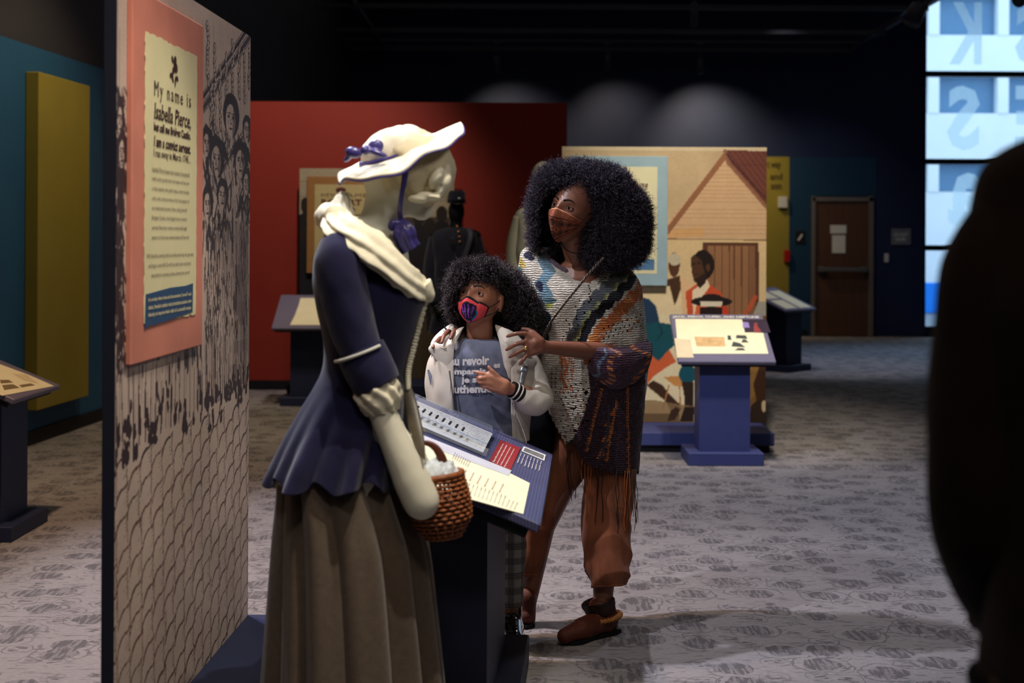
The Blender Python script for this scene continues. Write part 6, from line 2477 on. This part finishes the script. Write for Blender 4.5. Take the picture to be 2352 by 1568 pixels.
# blue zigzag band down her right side
zig = []
for i in range(9):
    y = 548 + i * 26
    zig.append((1262 + (9 if i % 2 else -9) - i * 3.0, y))
for (x0, y0), (x1, y1) in zip(zig[:-1], zig[1:]):
    pc_.poly(X((x0 - 13, y0), (x0 + 15, y0), (x1 + 15, y1), (x1 - 13, y1)), tl, .85)
for x, y, w, h, c in ((1214, 588, 9, 8, dkn), (1222, 596, 7, 5, dkn), (1240, 655, 8, 9, dkn), (1244, 664, 5, 7, dkn), (1212, 556, 10, 5, dkn), (1197, 600, 6, 8, yel), (1203, 610, 7, 8, yel), (1190, 590, 5, 10, tl), (1194, 620, 8, 6, tl),
                      (1226, 572, 5, 4, (180, 190, 120)), (1262, 700, 9, 8, (170, 176, 90)), (1256, 740, 12, 26, (40, 60, 70)), (1250, 775, 12, 20, (34, 44, 60)), (1264, 690, 14, 6, (70, 100, 110))):
    pc_.ell(x - CX0, y - CY0, w, h, c, .95)
# diagonal band over her left side: steel zigzag, black zigzag, orange
line = [(1325, 812), (1345, 765), (1360, 735), (1395, 700), (1432, 668), (1480, 622)]
q = cr(line, 60)
for k, (x, y) in enumerate(q):
    z = 7 * math.sin(k * .9)
    pc_.ell(x - CX0 - 20, y - CY0 - 22 + z, 10, 11, stl, .95)
    pc_.ell(x - CX0 - 12, y - CY0 - 12 + z * .6, 5, 5, (150, 160, 90), .55)
for k, (x, y) in enumerate(q):
    z = 5 * math.sin(k * .9)
    pc_.ell(x - CX0 - 2, y - CY0 - 2 + z, 9, 10, (22, 22, 34), 1)
for k, (x, y) in enumerate(q):
    if k < 4:
        continue
    z = 5 * math.sin(k * .9)
    for j in range(9):
        pc_.ell(x - CX0 + 12 + rp.uniform(-3, 14), y - CY0 + 14 + z + rp.uniform(-4, 20), 3.0, 7, (org[0] + rp.randint(-20, 20), org[1] + rp.randint(-25, 20), org[2]), .8)
pc_.line(X((1372, 770), (1430, 745), (1482, 726)), 3, (222, 214, 200), .9)
pc_.line(X((1360, 790), (1420, 768), (1482, 752)), 2, (222, 214, 200), .6)
for x, y in ((1395, 750), (1440, 735), (1465, 738), (1400, 790), (1445, 760), (1250, 720)):
    pc_.ell(x - CX0, y - CY0, 5, 4, org, .7)
# grey front panel with orange flecks, lower part
for k in range(90):
    x = rp.uniform(1286, 1318)
    y = rp.uniform(800, 900) - (x - 1286) * .3
    pc_.ell(x - CX0, y - CY0, 1.7, 6, (org[0], org[1] - 10, org[2]), .85)
for k in range(20):
    pc_.ell(rp.uniform(1265, 1345) - CX0, rp.uniform(900, 980) - CY0, 3, 3, (200, 120, 80), .5)
# plum part
pl_ = [(1353, 800), (1480, 790), (1490, 1130), (1300, 1130), (1302, 1024), (1320, 1000), (1340, 950), (1354, 895), (1350, 850)]
pc_.poly(X(*pl_), plum, 1)
for k in range(2600):
    x, y = rp.uniform(1300, 1490), rp.uniform(790, 1120)
    if pc_.a[int(y - CY0), int(x - CX0)].sum() < 260:
        c = [(86, 58, 78), (40, 26, 38), (104, 66, 70), (34, 30, 44)][rp.randint(4)]
        pc_.ell(x - CX0, y - CY0, 1.8, 1.6, c, .9)
for x0, y0, x1, y1 in ((1380, 890, 1345, 1035), (1412, 920, 1390, 1060), (1440, 880, 1442, 1088), (1402, 985, 1372, 1050), (1456, 800, 1452, 870)):
    for y in np.arange(y0, y1, 7):
        t = (y - y0) / (y1 - y0)
        x = x0 + (x1 - x0) * t
        pc_.line(X((x - 4, y), (x + 4, y + 1)), 1.8, (196, 112, 54))
        pc_.line(X((x, y - 2), (x + 1, y + 4)), 1.6, (214, 134, 66))
for x, y in ((1388, 965), (1382, 1000), (1376, 1030), (1400, 940)):
    pc_.poly(X((x - 3, y + 10), (x + 8, y - 6), (x + 10, y + 12)), (204, 110, 56))
pc_.line(X((1396, 930), (1392, 1000), (1378, 1050)), 6, (66, 72, 84), .9)
pc_.a[:, -8:] = pc_.a[:, -8:] * .3 + np.array((176, 160, 146)) * .7
# knit rows
rows_y = (pc_.yy + 6 * np.sin(pc_.xx / 46.0) + .12 * (pc_.xx - 100))
pc_.a *= (1 - .13 * (np.sin(rows_y * 2 * PI / 5.2) > .45))[..., None]
pc_.a *= (1 - .10 * (np.sin(pc_.xx * 2 * PI / 4.3 + rows_y) > .4))[..., None]
pc_.grain(.22)
# eyelets (real holes): pixel positions
holes = []
for r in range(9):
    for c in range(6):
        holes.append((1290 + c * 11 + (r % 2) * 5, 890 + r * 13 - c * 3, 2.1))
for r in range(3):
    for c in range(9):
        holes.append((1385 + c * 11 + (r % 2) * 5, 752 + r * 12 - c * 3.2, 2.0))
for k in range(10):
    holes.append((1352 + 2 * (k % 3), 640 + k * 6, 2.0))
    holes.append((1392 + k * 6, 640 - k * 2 + 5 * (k % 2), 2.0))
    holes.append((1300 + 8 * math.sin(k), 735 + k * 9, 1.8))
    holes.append((1330 + 12 * math.sin(k * 2), 690 + k * 7, 1.8))
for r in range(6):
    for c in range(2):
        holes.append((1268 + c * 9, 845 + r * 11, 2.0))
for x, y in ((1345, 895), (1347, 960), (1322, 985), (1318, 935), (1370, 790), (1300, 1002)):
    for dx, dy in ((0, 0), (3, 2), (-3, 2), (0, 4)):
        holes.append((x + dx, y + dy, 2.2))

prow = [(592, 1254, 1402, .080, .068, .010), (590, 1243, 1412, .092, .078, .02), (594, 1222, 1440, .110, .088, .036), (604, 1204, 1460, .132, .092, .05), (628, 1192, 1469, .150, .080, .048), (668, 1187, 1474, .162, .06, .036), (720, 1190, 1479, .168, .035, .02), (780, 1203, 1481, .172, .01, .005),
        (850, 1226, 1480, .172, 0, 0), (920, 1244, 1476, .168, 0, 0), (990, 1258, 1470, .160, 0, 0), (1050, 1272, 1465, .15, 0, 0), (1104, 1282, 1461, .145, 0, 0)]
rr_ = []
for r in prow:
    a, b_ = wp(r[1], r[0]), wp(r[2], r[0])
    rr_.append(((a.x + b_.x) / 2, YW + .02, (a.z + b_.z) / 2, (b_.x - a.x) / 2, r[3], r[4], r[5]))
KR = 250
rr_ = cr(rr_, KR)
th = np.concatenate([np.linspace(PI * 1.0, PI * 2.0, 330, endpoint=False), np.linspace(0, PI, 90, endpoint=False)])
NP = len(th)
V = np.zeros((KR, NP, 3))
for i, (cx_, cy_, z_, rx_, ry_, dr_, tx_) in enumerate(rr_):
    ss = np.sin(th)
    p = np.stack([cx_ + rx_ * np.cos(th), cy_ + ry_ * ss, z_ - dr_ * np.clip(-ss, 0, 1) ** 1.4 + .02 * (ss > 0) * ss * dr_ / .1 - tx_ * np.cos(th)], -1)
    c = np.array([cx_, cy_, z_])
    t = i / KR
    p = p + (p - c) * ((.035 * np.sin(p[:, 0] * 34 + 4 * t + 1) + .03 * fbm(p, 10) + .012 * fbm(p, 30)) * min(1, t * 4))[:, None]
    V[i] = p
Vf = V.reshape(-1, 3)
# pixel coordinates of every vertex, for the pattern and the hem
cR, sR = math.cos(ROLL), math.sin(ROLL)
uu_, vv_ = Vf[:, 0] / YW * F, (CAMZ - Vf[:, 2]) / YW * F
uu_, vv_ = uu_ * (YW / (YW - .1)), vv_ * (YW / (YW - .1))
PX = 1176 + uu_ * cR - vv_ * sR
PY = 548 + uu_ * sR + vv_ * cR
cols = pc_.sample(PX - CX0, PY - CY0)
fc = grid_faces(KR, NP, True)
fx, fy = PX[fc].mean(1), PY[fc].mean(1)
fw = Vf[fc].mean(1)
front = fw[:, 1] < YW + .02
hx = np.array([1180, 1230, 1258, 1262, 1277, 1290, 1303, 1318, 1332, 1345, 1368, 1400, 1437, 1459, 1490])
hyy = np.array([880, 900, 905, 945, 976, 1000, 1022, 1008, 1040, 1058, 1072, 1082, 1091, 1092, 1092])
keep = fy < np.interp(fx, hx, hyy) + 3 * np.sin(fx * .9)
keep &= ~front | True
back = ~front
keep = np.where(back, fy < 1040, keep)
for x, y, r in holes:
    keep &= ~(front & (np.hypot(fx - x, fy - y) < r))
M_knit = mat('multicolour_knit', attr='Col', rough=.9, var=.12, nscale=120, wave=(38, 'Z', 0, 'X', .34), bump=.8, spec=.1, sheen=.2)
for nd in M_knit.node_tree.nodes:
    if nd.type == 'TEX_WAVE':
        nd.inputs['Distortion'].default_value = 5
        nd.inputs['Detail Scale'].default_value = 1.2
        nd.inputs['Detail'].default_value = 3
po = mk('poncho', Vf, fc[keep], M_knit, wom, True, cols)
md = po.modifiers.new('s', 'SOLIDIFY')
md.thickness = .005
md.offset = -1
# collar roll
tb = MB()
ring0 = V[1]
pts = ring0[::7]
tube('poncho_collar', [Vector(p) + Vector((0, 0, .006)) for p in np.vstack([pts, pts[:1]])], .0125, mat('plum_marl_knit', (86, 72, 82), rough=.9, var=.4, nscale=120, bump=.6, bscale=200), wom, n=12, seg=200, cap=False, wrinkle=.2, wscale=150)
# folded sleeve over the forearm, plum with stitches
pts = [wp(1468, 790, .0), wp(1450, 812, -.06), wp(1415, 822, -.125), wp(1380, 815, -.15), wp(1360, 806, -.155)]
R = tube('', pts, [.055, .078, .074, .060, .050], None, n=110, seg=110, only=True, up=(0, 0, 1))
a = np.arange(110) / 110 * 2 * PI
for i in range(len(R)):
    c = R[i].mean(0)
    d = R[i] - c
    d[:, 2] *= np.where(d[:, 2] < 0, 1.25 + .5 * math.sin(min(1, (110 - i) / 80) * PI) * .6, .55)
    R[i] = c + d * (1 + .05 * fbm(R[i], 30) + .04 * np.sin(a * 6 + i * .06))[:, None]
fv = R.reshape(-1, 3)
rs = np.random.RandomState(2)
cl_ = np.tile(np.array(lin((74, 50, 68))), (len(fv), 1)) * rs.uniform(.5, 1.7, (len(fv), 1))
ii, jj = np.divmod(np.arange(len(fv)), 110)
st1 = (np.abs(ii - 34 - 6 * np.sin(jj * .2)) < 4) & (jj % 5 < 3)
st2 = (np.abs(ii - 70 - 5 * np.sin(jj * .25 + 1)) < 4) & (jj % 4 < 2)
cl_[st1] = lin((200, 118, 60))
cl_[st2] = lin((196, 126, 80))
st3 = (np.abs(ii - 86 - 3 * np.sin(jj * .3)) < 2) & (jj % 4 < 3)
cl_[st3] = lin((110, 140, 170))
sl_ = mk('poncho_sleeve', fv, grid_faces(110, 110, True), M_knit, wom, True, cl_)
sl_.modifiers.new('s', 'SOLIDIFY').thickness = .004
# fringe
frm = [mat('black_yarn', (20, 20, 26), rough=.9), mat('rust_yarn', (176, 96, 48), rough=.9), mat('brown_yarn', (84, 62, 48), rough=.9)]
rf = np.random.RandomState(6)
fr = [MB(), MB(), MB()]


def yarn(mb, pts, r):
    R = tube('', pts, r, None, n=5, seg=len(pts) * 4, only=True)
    mb.add(R.reshape(-1, 3), [tuple(q) for q in grid_faces(len(R), 5, True)])


for k, (x, y0, L_, c, d) in enumerate([(1303, 1020, 130, 0, -.11), (1300, 1018, 118, 0, -.11), (1306, 1022, 100, 0, -.11), (1316, 1010, 135, 2, -.11), (1322, 1025, 120, 2, -.11), (1330, 1035, 60, 2, -.12), (1338, 1050, 100, 1, -.12),
                                       (1345, 1055, 150, 1, -.12), (1352, 1060, 140, 1, -.12), (1358, 1062, 120, 1, -.12), (1366, 1068, 60, 0, -.12), (1376, 1070, 130, 0, -.12), (1384, 1072, 125, 0, -.12), (1412, 1082, 150, 0, -.12), (1420, 1085, 120, 0, -.12),
                                       (1417, 1085, 90, 2, -.12), (1436, 1088, 130, 1, -.11), (1442, 1088, 145, 1, -.11), (1446, 1088, 110, 1, -.11)] + [(1452 + j * 1.4, 1085, rf.uniform(80, 145), 2, -.09) for j in range(8)]):
    pts = [wp(x, y0 - 8, d)]
    xx = x
    for j in range(1, 6):
        xx += rf.uniform(-3.5, 3.5) + (.8 if x < 1400 else 0)
        pts.append(wp(xx, y0 + L_ * j / 5, d + .003 * rf.randn()))
    yarn(fr[c], pts, .0014)
for k in range(3):
    o = fr[k].build('fringe', frm[k], wom, True)
    o['kind'] = 'stuff'
# trousers
M_rust = mat('rust_brown_corduroy', (134, 80, 57), rough=.9, var=.30, nscale=11, bump=1.0, bscale=17, sheen=.1, spec=.15, stretch=(2.2, 2.2, .8))


def trouser(pts, rad, fold):
    n, seg = 96, 150
    R = tube('', pts, rad, None, n=n, seg=seg, only=True)
    a = np.arange(n) / n * 2 * PI
    for i in range(seg):
        t = i / seg
        c = R[i].mean(0)
        k = .055 * np.abs(np.sin(a * 2.5 + 3 * t + fbm(R[i], 5))) + .05 * (1 - 2 * np.abs(np.sin(i * .085 + 1.8 * np.sin(a + 2 * t) + 1.2 * fbm(R[i], 7)))) * (.4 + .6 * abs(t - .45) * 1.6)
        R[i] = c + (R[i] - c) * (1 + fold * min(1, max(0, t - .18) * 2.2) * k + .02 * fbm(R[i], 24))[:, None]
    o = loft('trouser_leg', R, M_rust, wom)
    hem = R[-7:]
    hem = np.array([h.mean(0) + (h - h.mean(0)) * 1.045 for h in hem])
    h2 = loft('hem', hem, M_rust, wom, cap=False)
    h2.modifiers.new('s', 'SOLIDIFY').thickness = .003


trouser([wp(1398, 985, .0), wp(1402, 1060, .0), wp(1398, 1130, -.01), wp(1392, 1200, -.02), wp(1393, 1260, -.05), wp(1396, 1310, -.08), wp(1399, 1345, -.09)], [.100, .099, .094, .090, .086, .078, .062], 2.0)
trouser([wp(1335, 985, .05), wp(1300, 1060, .05), wp(1262, 1130, .05), wp(1238, 1200, .04), wp(1222, 1260, .03), wp(1212, 1316, .04)], [.100, .092, .076, .062, .053, .043], 2.0)
# boots
M_boot = mat('rust_woven_leather', (108, 52, 34), rough=.45, var=.2, nscale=30, wave=(70, 'X', 70, 'Z', .35), bump=.4, spec=.4)
M_bdark = mat('dark_brown_leather', (42, 26, 22), rough=.5, var=.2)
xh, xt = P(1398, 1452, 5.33), P(1297, 1478, 5.18)
heel, ball, toe = Vector((xh.x, 5.345, .012)), Vector((P(1335, 1470, 5.23).x, 5.235, .008)), Vector((xt.x, 5.185, .006))
boot(wom, wp(1386, 1428, -.09), wp(1380, 1400, -.09), heel, ball, toe, .049, M_boot, M_sole, 'boot')
MB().bbox((heel.x + .012, heel.y, .014), (.055, .055, .028), .006).build('boot_heel', M_sole, wom)
tb_ = tube('boot_shaft', [wp(1373, 1379, -.09), wp(1376, 1392, -.09), wp(1380, 1408, -.09)], [.064, .059, .056], M_bdark, wom, n=40, seg=16, wrinkle=.10, wscale=60, cap=False)
tb_.modifiers.new('s', 'SOLIDIFY').thickness = .004
ring_ = []
for t in np.linspace(0, 2 * PI, 26):
    ring_.append(wp(1383, 1417, -.09) + Vector((.067 * math.cos(t), .064 * math.sin(t), .012 * math.cos(t))))
R = tube('', ring_, .0085, None, n=10, seg=120, only=True)
for i in range(len(R)):
    c = R[i].mean(0)
    R[i] = c + (R[i] - c) * (1 + .35 * math.sin(i * 1.6))
loft('braided_strap', R, mat('tan_braid', (170, 112, 60), rough=.7, var=.3, nscale=90), wom)
heel, ball, toe = Vector((P(1206, 1448, 5.40).x, 5.42, .012)), Vector((P(1175, 1448, 5.4).x, 5.47, .008)), Vector((P(1155, 1448, 5.4).x, 5.50, .006))
boot(wom, wp(1208, 1420, .02), wp(1209, 1372, .02), heel, ball, toe, .038, M_boot, M_sole, 'boot')
# rings
tb = MB()
torus_ring(tb, G(1207.5, 799.5, -.018), (wp(1190, 808) - wp(1208, 799)), .0095, .0018, 24, 8)
tb.add(*ellipsoid(G(1208, 799, -.030), (.0068, .004, .0075), None, 14, 10))
tb.build('finger_ring', mat('gold', (230, 190, 120)), wom, True)
tb = MB()
torus_ring(tb, q0(1026, 763, -.21), (wp(1014, 787) - wp(1030, 760)), .011, .003, 24, 8)
tb.build('finger_ring', M_silver, wom, True)
tb = MB()
torus_ring(tb, q0(1030, 766, -.13), (1, .2, .6), .026, .0028, 30, 8)
tb.build('bracelet', M_lash, wom, True)
# black shoulder bag on a braided strap
bag = thing('shoulder_bag', wp(1225, 990, -.02), 'black shoulder bag hanging between the girl and the woman on a thin braided strap', 'bag')
R = sil([(905, 1205, 1240, .03, .0), (925, 1180, 1262, .045), (960, 1172, 1272, .055), (1005, 1180, 1275, .06), (1040, 1195, 1272, .055), (1055, 1210, 1262, .03)], YW + .02, 48, 40, 2.6)
R += .006 * fbm(R, 18)[..., None]
loft('bag_body', R, mat('black_nylon', (16, 17, 26), rough=.6, var=.15, nscale=12, bump=.2, bscale=20), bag)
M_strap = mat('brown_silver_chain', (96, 84, 78), rough=.4, metal=.5, var=.6, nscale=160)
for off in (-.0035, .0035):
    base = [wp(1386, 592, -.165), wp(1360, 620, -.185), wp(1325, 662, -.195), wp(1290, 705, -.195), wp(1262, 745, -.185), wp(1246, 785, -.17), wp(1236, 850, -.10), wp(1228, 920, -.05)]
    q = cr([tuple(b) for b in base], 120)
    q[:, 0] += off * np.cos(np.arange(120) * .9)
    q[:, 1] += off * np.sin(np.arange(120) * .9)
    tube('strap', [Vector(p) for p in q[::1]], .0032, M_strap, bag, n=8, seg=240)
# cord at the girl's side
ec = tube('white_cord', [cp(1176, 925, -.10), cp(1186, 950, -.115), cp(1200, 985, -.12), cp(1208, 1010, -.12), cp(1212, 1040, -.11)], .0015, M_coll, kid, n=6, seg=30)

# ------------------------------------------------------------------ uniformed mannequin
YO = 13.3
sol = thing('soldier_mannequin', (P(1045, 860, YO).x, YO, .139), 'black faceless mannequin in dark military coat and cap before the red wall', 'mannequin')
s_ = lambda x, y, dy=0.0: P(x, y, YO + dy)
M_blk2 = mat('matte_black_figure', (14, 14, 20), rough=.6, var=.05)
M_coat = mat('midnight_wool_coat', (26, 28, 42), rough=.85, var=.15, nscale=20, sheen=.2)
parts = [ellipsoid(s_(1048, 486), (.078, .095, .115)), capsule(s_(1048, 500), .055, s_(1046, 530), .06), capsule(s_(1005, 545), .075, s_(1088, 545), .075), capsule(s_(1045, 560), .15, s_(1045, 700), .13)]
for sx in (-1, 1):
    parts += [capsule(s_(1045 + sx * 46, 550), .055, s_(1046 + sx * 54, 640), .045), capsule(s_(1046 + sx * 54, 640), .045, s_(1044 + sx * 40, 705, -.12), .036), capsule(s_(1044 + sx * 40, 705, -.12), .036, s_(1044 + sx * 34, 718, -.17), .04)]
    parts += [capsule(s_(1045 + sx * 18, 700), .1, s_(1045 + sx * 22, 850), .05), capsule(s_(1045 + sx * 22, 858, .02), .04, s_(1045 + sx * 24, 862, -.14), .035)]
remesh('figure', parts, M_blk2, sol, .012, 4)
R = sil([(522, 1030, 1064, .06), (532, 1002, 1092, .11), (552, 990, 1102, .14), (600, 996, 1096, .16), (650, 1002, 1090, .15), (690, 998, 1094, .165), (765, 986, 1104, .19)], YO, 80, 50, 2.4)
R += (.012 * fbm(R, 9))[..., None] * np.array([1, 1, 0])
loft('coat', R, M_coat, sol, cap=False)
for sx in (-1, 1):
    tube('coat_sleeve', [s_(1046 + sx * 44, 545), s_(1046 + sx * 54, 600), s_(1046 + sx * 56, 645), s_(1044 + sx * 42, 700, -.11)], [.066, .072, .066, .052], M_coat, sol, n=24)
    tube('trousers', [s_(1045 + sx * 20, 740), s_(1045 + sx * 24, 800), s_(1045 + sx * 25, 850)], [.11, .095, .08], mat('blue_wool_trousers', (40, 62, 84), rough=.85), sol, n=28)
    tube('trouser_stripe', [s_(1045 + sx * 38, 760, -.05), s_(1045 + sx * 43, 800, -.05), s_(1045 + sx * 40, 848, -.05)], .018, mat('red_wool_stripe', (150, 40, 38), rough=.8), sol, n=10)
R = ell_rings([(s_(1048, 466).x, YO, s_(1048, 466).z, .086, .098), (s_(1048, 455).x, YO, s_(1048, 455).z, .086, .098), (s_(1049, 443).x, YO - .01, s_(1048, 443).z, .080, .09), (s_(1050, 438).x, YO - .02, s_(1048, 438).z, .070, .08)], 40)
loft('cap', R, M_coat, sol)
MB().add(*ellipsoid(s_(1052, 466, -.10), (.075, .055, .007), Matrix.Rotation(.25, 3, 'X'))).build('cap_visor', mat('black_leather', (12, 12, 14), rough=.3, spec=.6), sol, True)
MB().add(*ellipsoid(s_(1055, 456, -.10), (.018, .006, .012))).build('cap_badge', M_metal, sol, True)
for k, (x, y) in enumerate(((1050, 520), (1053, 532), (1055, 544), (1056, 555))):
    MB().add(*ellipsoid(s_(x, y, -.12 - .012 * k), (.012, .008, .012), None, 10, 8)).build('button', mat('brass', (220, 160, 90), rough=.3, metal=.8), sol, True)
tube('shoulder_strap', [s_(1076, 524, -.08), s_(1080, 545, -.14), s_(1066, 590, -.17), s_(1040, 640, -.16), s_(1012, 665, -.12)], .026, mat('grey_leather_strap', (66, 68, 78), rough=.5), sol, n=12, seg=30, flat=.25, up=(0, 1, 0))
# musket beside the figure
# ------------------------------------------------------------------ pale mannequin behind the woman
YG = 10.12
pal = thing('pale_mannequin', (P(1247, 900, YG).x, YG, .139), 'pale mannequin in a long cream coat, mostly hidden behind the woman', 'mannequin')
g_ = lambda x, y, dy=0.0: P(x, y, YG + dy)
M_ccoat = mat('cream_wool_coat', (206, 204, 178), rough=.85, var=.08, nscale=12, bump=.1)
parts = [ellipsoid(g_(1248, 408), (.088, .105, .118)), capsule(g_(1248, 430), .06, g_(1246, 475), .065), capsule(g_(1205, 500), .075, g_(1290, 500), .075), capsule(g_(1246, 520), .15, g_(1246, 700), .14)]
for sx in (-1, 1):
    parts += [capsule(g_(1246 + sx * 48, 505), .06, g_(1247 + sx * 58, 600), .048), capsule(g_(1247 + sx * 58, 600), .046, g_(1247 + sx * 54, 690, -.08), .036), capsule(g_(1247 + sx * 54, 690, -.08), .04, g_(1247 + sx * 53, 712, -.09), .035)]
    parts += [capsule(g_(1246 + sx * 24, 700), .1, g_(1246 + sx * 26, 950), .05), capsule(g_(1246 + sx * 26, 955, .02), .04, g_(1246 + sx * 28, 958, -.14), .035)]
remesh('figure', parts, mat('pale_grey_mannequin', (200, 198, 180), rough=.6), pal, .013, 4)
R = sil([(476, 1228, 1266, .06), (486, 1200, 1294, .11), (505, 1188, 1306, .14), (560, 1186, 1308, .16), (640, 1192, 1302, .15), (760, 1182, 1312, .19), (850, 1176, 1318, .21)], YG, 80, 50, 2.4)
R += (.014 * fbm(R, 8))[..., None] * np.array([1, 1, 0])
loft('coat', R, M_ccoat, pal, cap=False)
for sx in (-1, 1):
    tube('coat_sleeve', [g_(1246 + sx * 44, 500), g_(1246 + sx * 57, 560), g_(1246 + sx * 60, 620), g_(1246 + sx * 55, 685, -.08)], [.07, .078, .07, .058], M_ccoat, pal, n=24)

# ------------------------------------------------------------------ dark figure close to the camera
YF = 1.6
vis = thing('person', (.70, YF, 0), 'tall person in a dark brown coat seen from behind, nearest to the camera', 'person')
f_ = lambda x, y, dy=0.0: P(x, y, YF + dy)
M_dcoat = mat('dark_brown_wool_coat', (66, 52, 46), rough=.9, var=.25, nscale=8, bump=.2, bscale=60, sheen=.15, spec=.1)
hv_ = Head(Vector((.74, YF + .0, 1.80)), -150, 0, 0, 1.05)
parts = [hv_.mesh()] + hv_.ear(1) + hv_.ear(-1)
parts += [capsule((.74, YF, 1.58), .06, (.74, YF, 1.73), .058), capsule((.60, YF, 1.49), .06, (.88, YF, 1.49), .06), capsule((.74, YF, 1.40), .15, (.74, YF, 1.02), .14)]
for sx in (-1, 1):
    bx_ = .74 + sx * .17
    parts += [capsule((bx_, YF, 1.50), .055, (bx_ + sx * .045, YF + .02, 1.20), .036), capsule((bx_ + sx * .045, YF + .02, 1.20), .034, (bx_ - sx * .09, YF + .24, 1.03), .03)]
    hb_ = Vector((bx_ - sx * .095, YF + .26, 1.02))
    parts += [capsule(hb_, .028, hb_ + Vector((0, .05, -.02)), .030)]
    parts += fingers([[hb_ + Vector((k * .017 - .026, .04, -.01)), hb_ + Vector((k * .018 - .027, .09, -.03)), hb_ + Vector((k * .018 - .027, .11, -.055)), hb_ + Vector((k * .017 - .026, .105, -.08))] for k in range(4)] +
                     [[hb_ + Vector((-sx * .02, .02, 0)), hb_ + Vector((-sx * .045, .05, .0)), hb_ + Vector((-sx * .05, .075, -.01)), hb_ + Vector((-sx * .046, .095, -.02))]])
    parts += [capsule((.74 + sx * .10, YF, .95), .11, (.74 + sx * .11, YF, .50), .07), capsule((.74 + sx * .11, YF, .50), .065, (.74 + sx * .12, YF + .02, .10), .045),
              capsule((.74 + sx * .12, YF, .05), .045, (.74 + sx * .13, YF + .16, .04), .038)]
remesh('body', parts, M_skin_w, vis, .008, 3)
R = ell_rings(cr([(.74, YF, 1.64, .075, .07), (.74, YF, 1.615, .12, .10), (.74, YF, 1.575, .19, .13), (.74, YF, 1.52, .212, .14), (.74, YF, 1.42, .222, .15), (.74, YF, 1.20, .20, .15), (.74, YF, 1.0, .205, .16), (.74, YF, .72, .22, .17)], 60), 90, sup=2.3)
R += (.012 * fbm(R, 10))[..., None] * np.array([1, 1, 0])
loft('coat', R, M_dcoat, vis, cap=False)
sp1 = [f_(2385, 425), f_(2330, 500), f_(2280, 620), f_(2255, 780), f_(2245, 960), f_(2244, 1150), f_(2272, 1290, .06), f_(2330, 1420, .14), f_(2390, 1490, .22)]
sleeve('coat_sleeve', sp1, [.030, .048, .056, .057, .056, .055, .053, .048, .040], M_dcoat, vis, n=64, seg=90, wr=.05, ws=12)
sp2 = [Vector((1.48 - p.x, p.y, p.z)) for p in sp1]
sleeve('coat_sleeve', sp2, [.030, .048, .056, .057, .056, .055, .053, .048, .040], M_dcoat, vis, n=64, seg=90, wr=.05, ws=12)
for sx in (-1, 1):
    sleeve('trouser_leg', [(.74 + sx * .09, YF, .98), (.74 + sx * .11, YF, .55), (.74 + sx * .12, YF + .02, .10)], [.13, .10, .085], mat('black_trousers', (18, 18, 24), rough=.8), vis, n=40, seg=50)
    h0, b0, t0 = Vector((.74 + sx * .12, YF - .04, .008)), Vector((.74 + sx * .125, YF + .12, .008)), Vector((.74 + sx * .13, YF + .2, .008))
    boot(vis, Vector((h0.x, YF + .02, .10)), Vector((h0.x, YF + .02, .14)), h0, b0, t0, .045, M_bdark, M_sole, 'shoe', .008)
hs = [(Vector((.74, YF, 1.85)), (.092, .105, .09)), (Vector((.75, YF - .03, 1.80)), (.085, .08, .10))]
ho = remesh('hair', [ellipsoid(*s) for s in hs], M_haircore, vis, .008, 2)
bpy.context.view_layer.update()
cut_core(ho, face_excl(hv_, .07, .06, -.3, 0.0))
# ------------------------------------------------------------------ parts of parts
def nest(thing_, owner, kids):
    """second level: kids (by kind name) go under the first part called owner; nearest one if there are several"""
    base = lambda o: o.name.split('.')[0]
    own = [c for c in thing_.children if base(c) == owner]
    if not own:
        return
    cen = lambda o: sum((Vector(b) for b in o.bound_box), Vector()) / 8
    for c in list(thing_.children):
        if base(c) in kids:
            c.parent = min(own, key=lambda o: (cen(o) - cen(c)).length)


nest(kid, 'face_mask', ('ear_loop',))
nest(kid, 'jacket', ('collar_flap', 'hood', 'zip_tape', 'front_edge', 'knit_cuff', 'cuff_stripe', 'silver_stripe'))
nest(kid, 't_shirt', ('neck_band', 'shirt_lettering'))
nest(kid, 'boot_upper', ('boot_sole', 'lace'))
nest(wom, 'face_mask', ('ear_loop',))
nest(wom, 'poncho', ('poncho_collar', 'poncho_sleeve', 'fringe'))
nest(wom, 'trouser_leg', ('hem',))
nest(wom, 'boot_upper', ('boot_sole', 'boot_heel', 'boot_shaft', 'braided_strap'))
nest(vis, 'shoe_upper', ('shoe_sole',))
nest(man, 'hat_brim', ('hat_crown', 'brim_edging', 'hat_ribbon', 'hat_bow', 'chin_ribbon', 'chin_bow', 'chin_bow_loop'))
nest(man, 'jacket', ('jacket_lining', 'sleeve', 'sleeve_cuff', 'cuff_trim', 'lace_edging'))
nest(man, 'kerchief', ('kerchief_far_side', 'kerchief_back', 'kerchief_back_knot', 'kerchief_point'))
nest(sol, 'coat', ('button', 'shoulder_strap', 'coat_sleeve'))
nest(sol, 'cap', ('cap_visor', 'cap_badge'))
nest(pal, 'coat', ('coat_sleeve',))
nest(panel, 'plaque', ('cream_sheet', 'heading_lettering', 'paragraph_lettering', 'blue_box', 'box_lettering', 'flower_vignette'))
nest(mural, 'plaque', ('cream_sheet', 'blue_box', 'lettering', 'flower_vignette', 'box_lettering'))
nest(sp_, 'plaque', ('cream_sheet', 'heading_lettering', 'name_lettering', 'body_lettering'))
nest(bk, 'wicker_weave', ('basket_rim', 'basket_bottom'))
for o in scene.objects:
    if 'lettering' in o.name and o.parent is not None:
        o['kind'] = 'stuff'
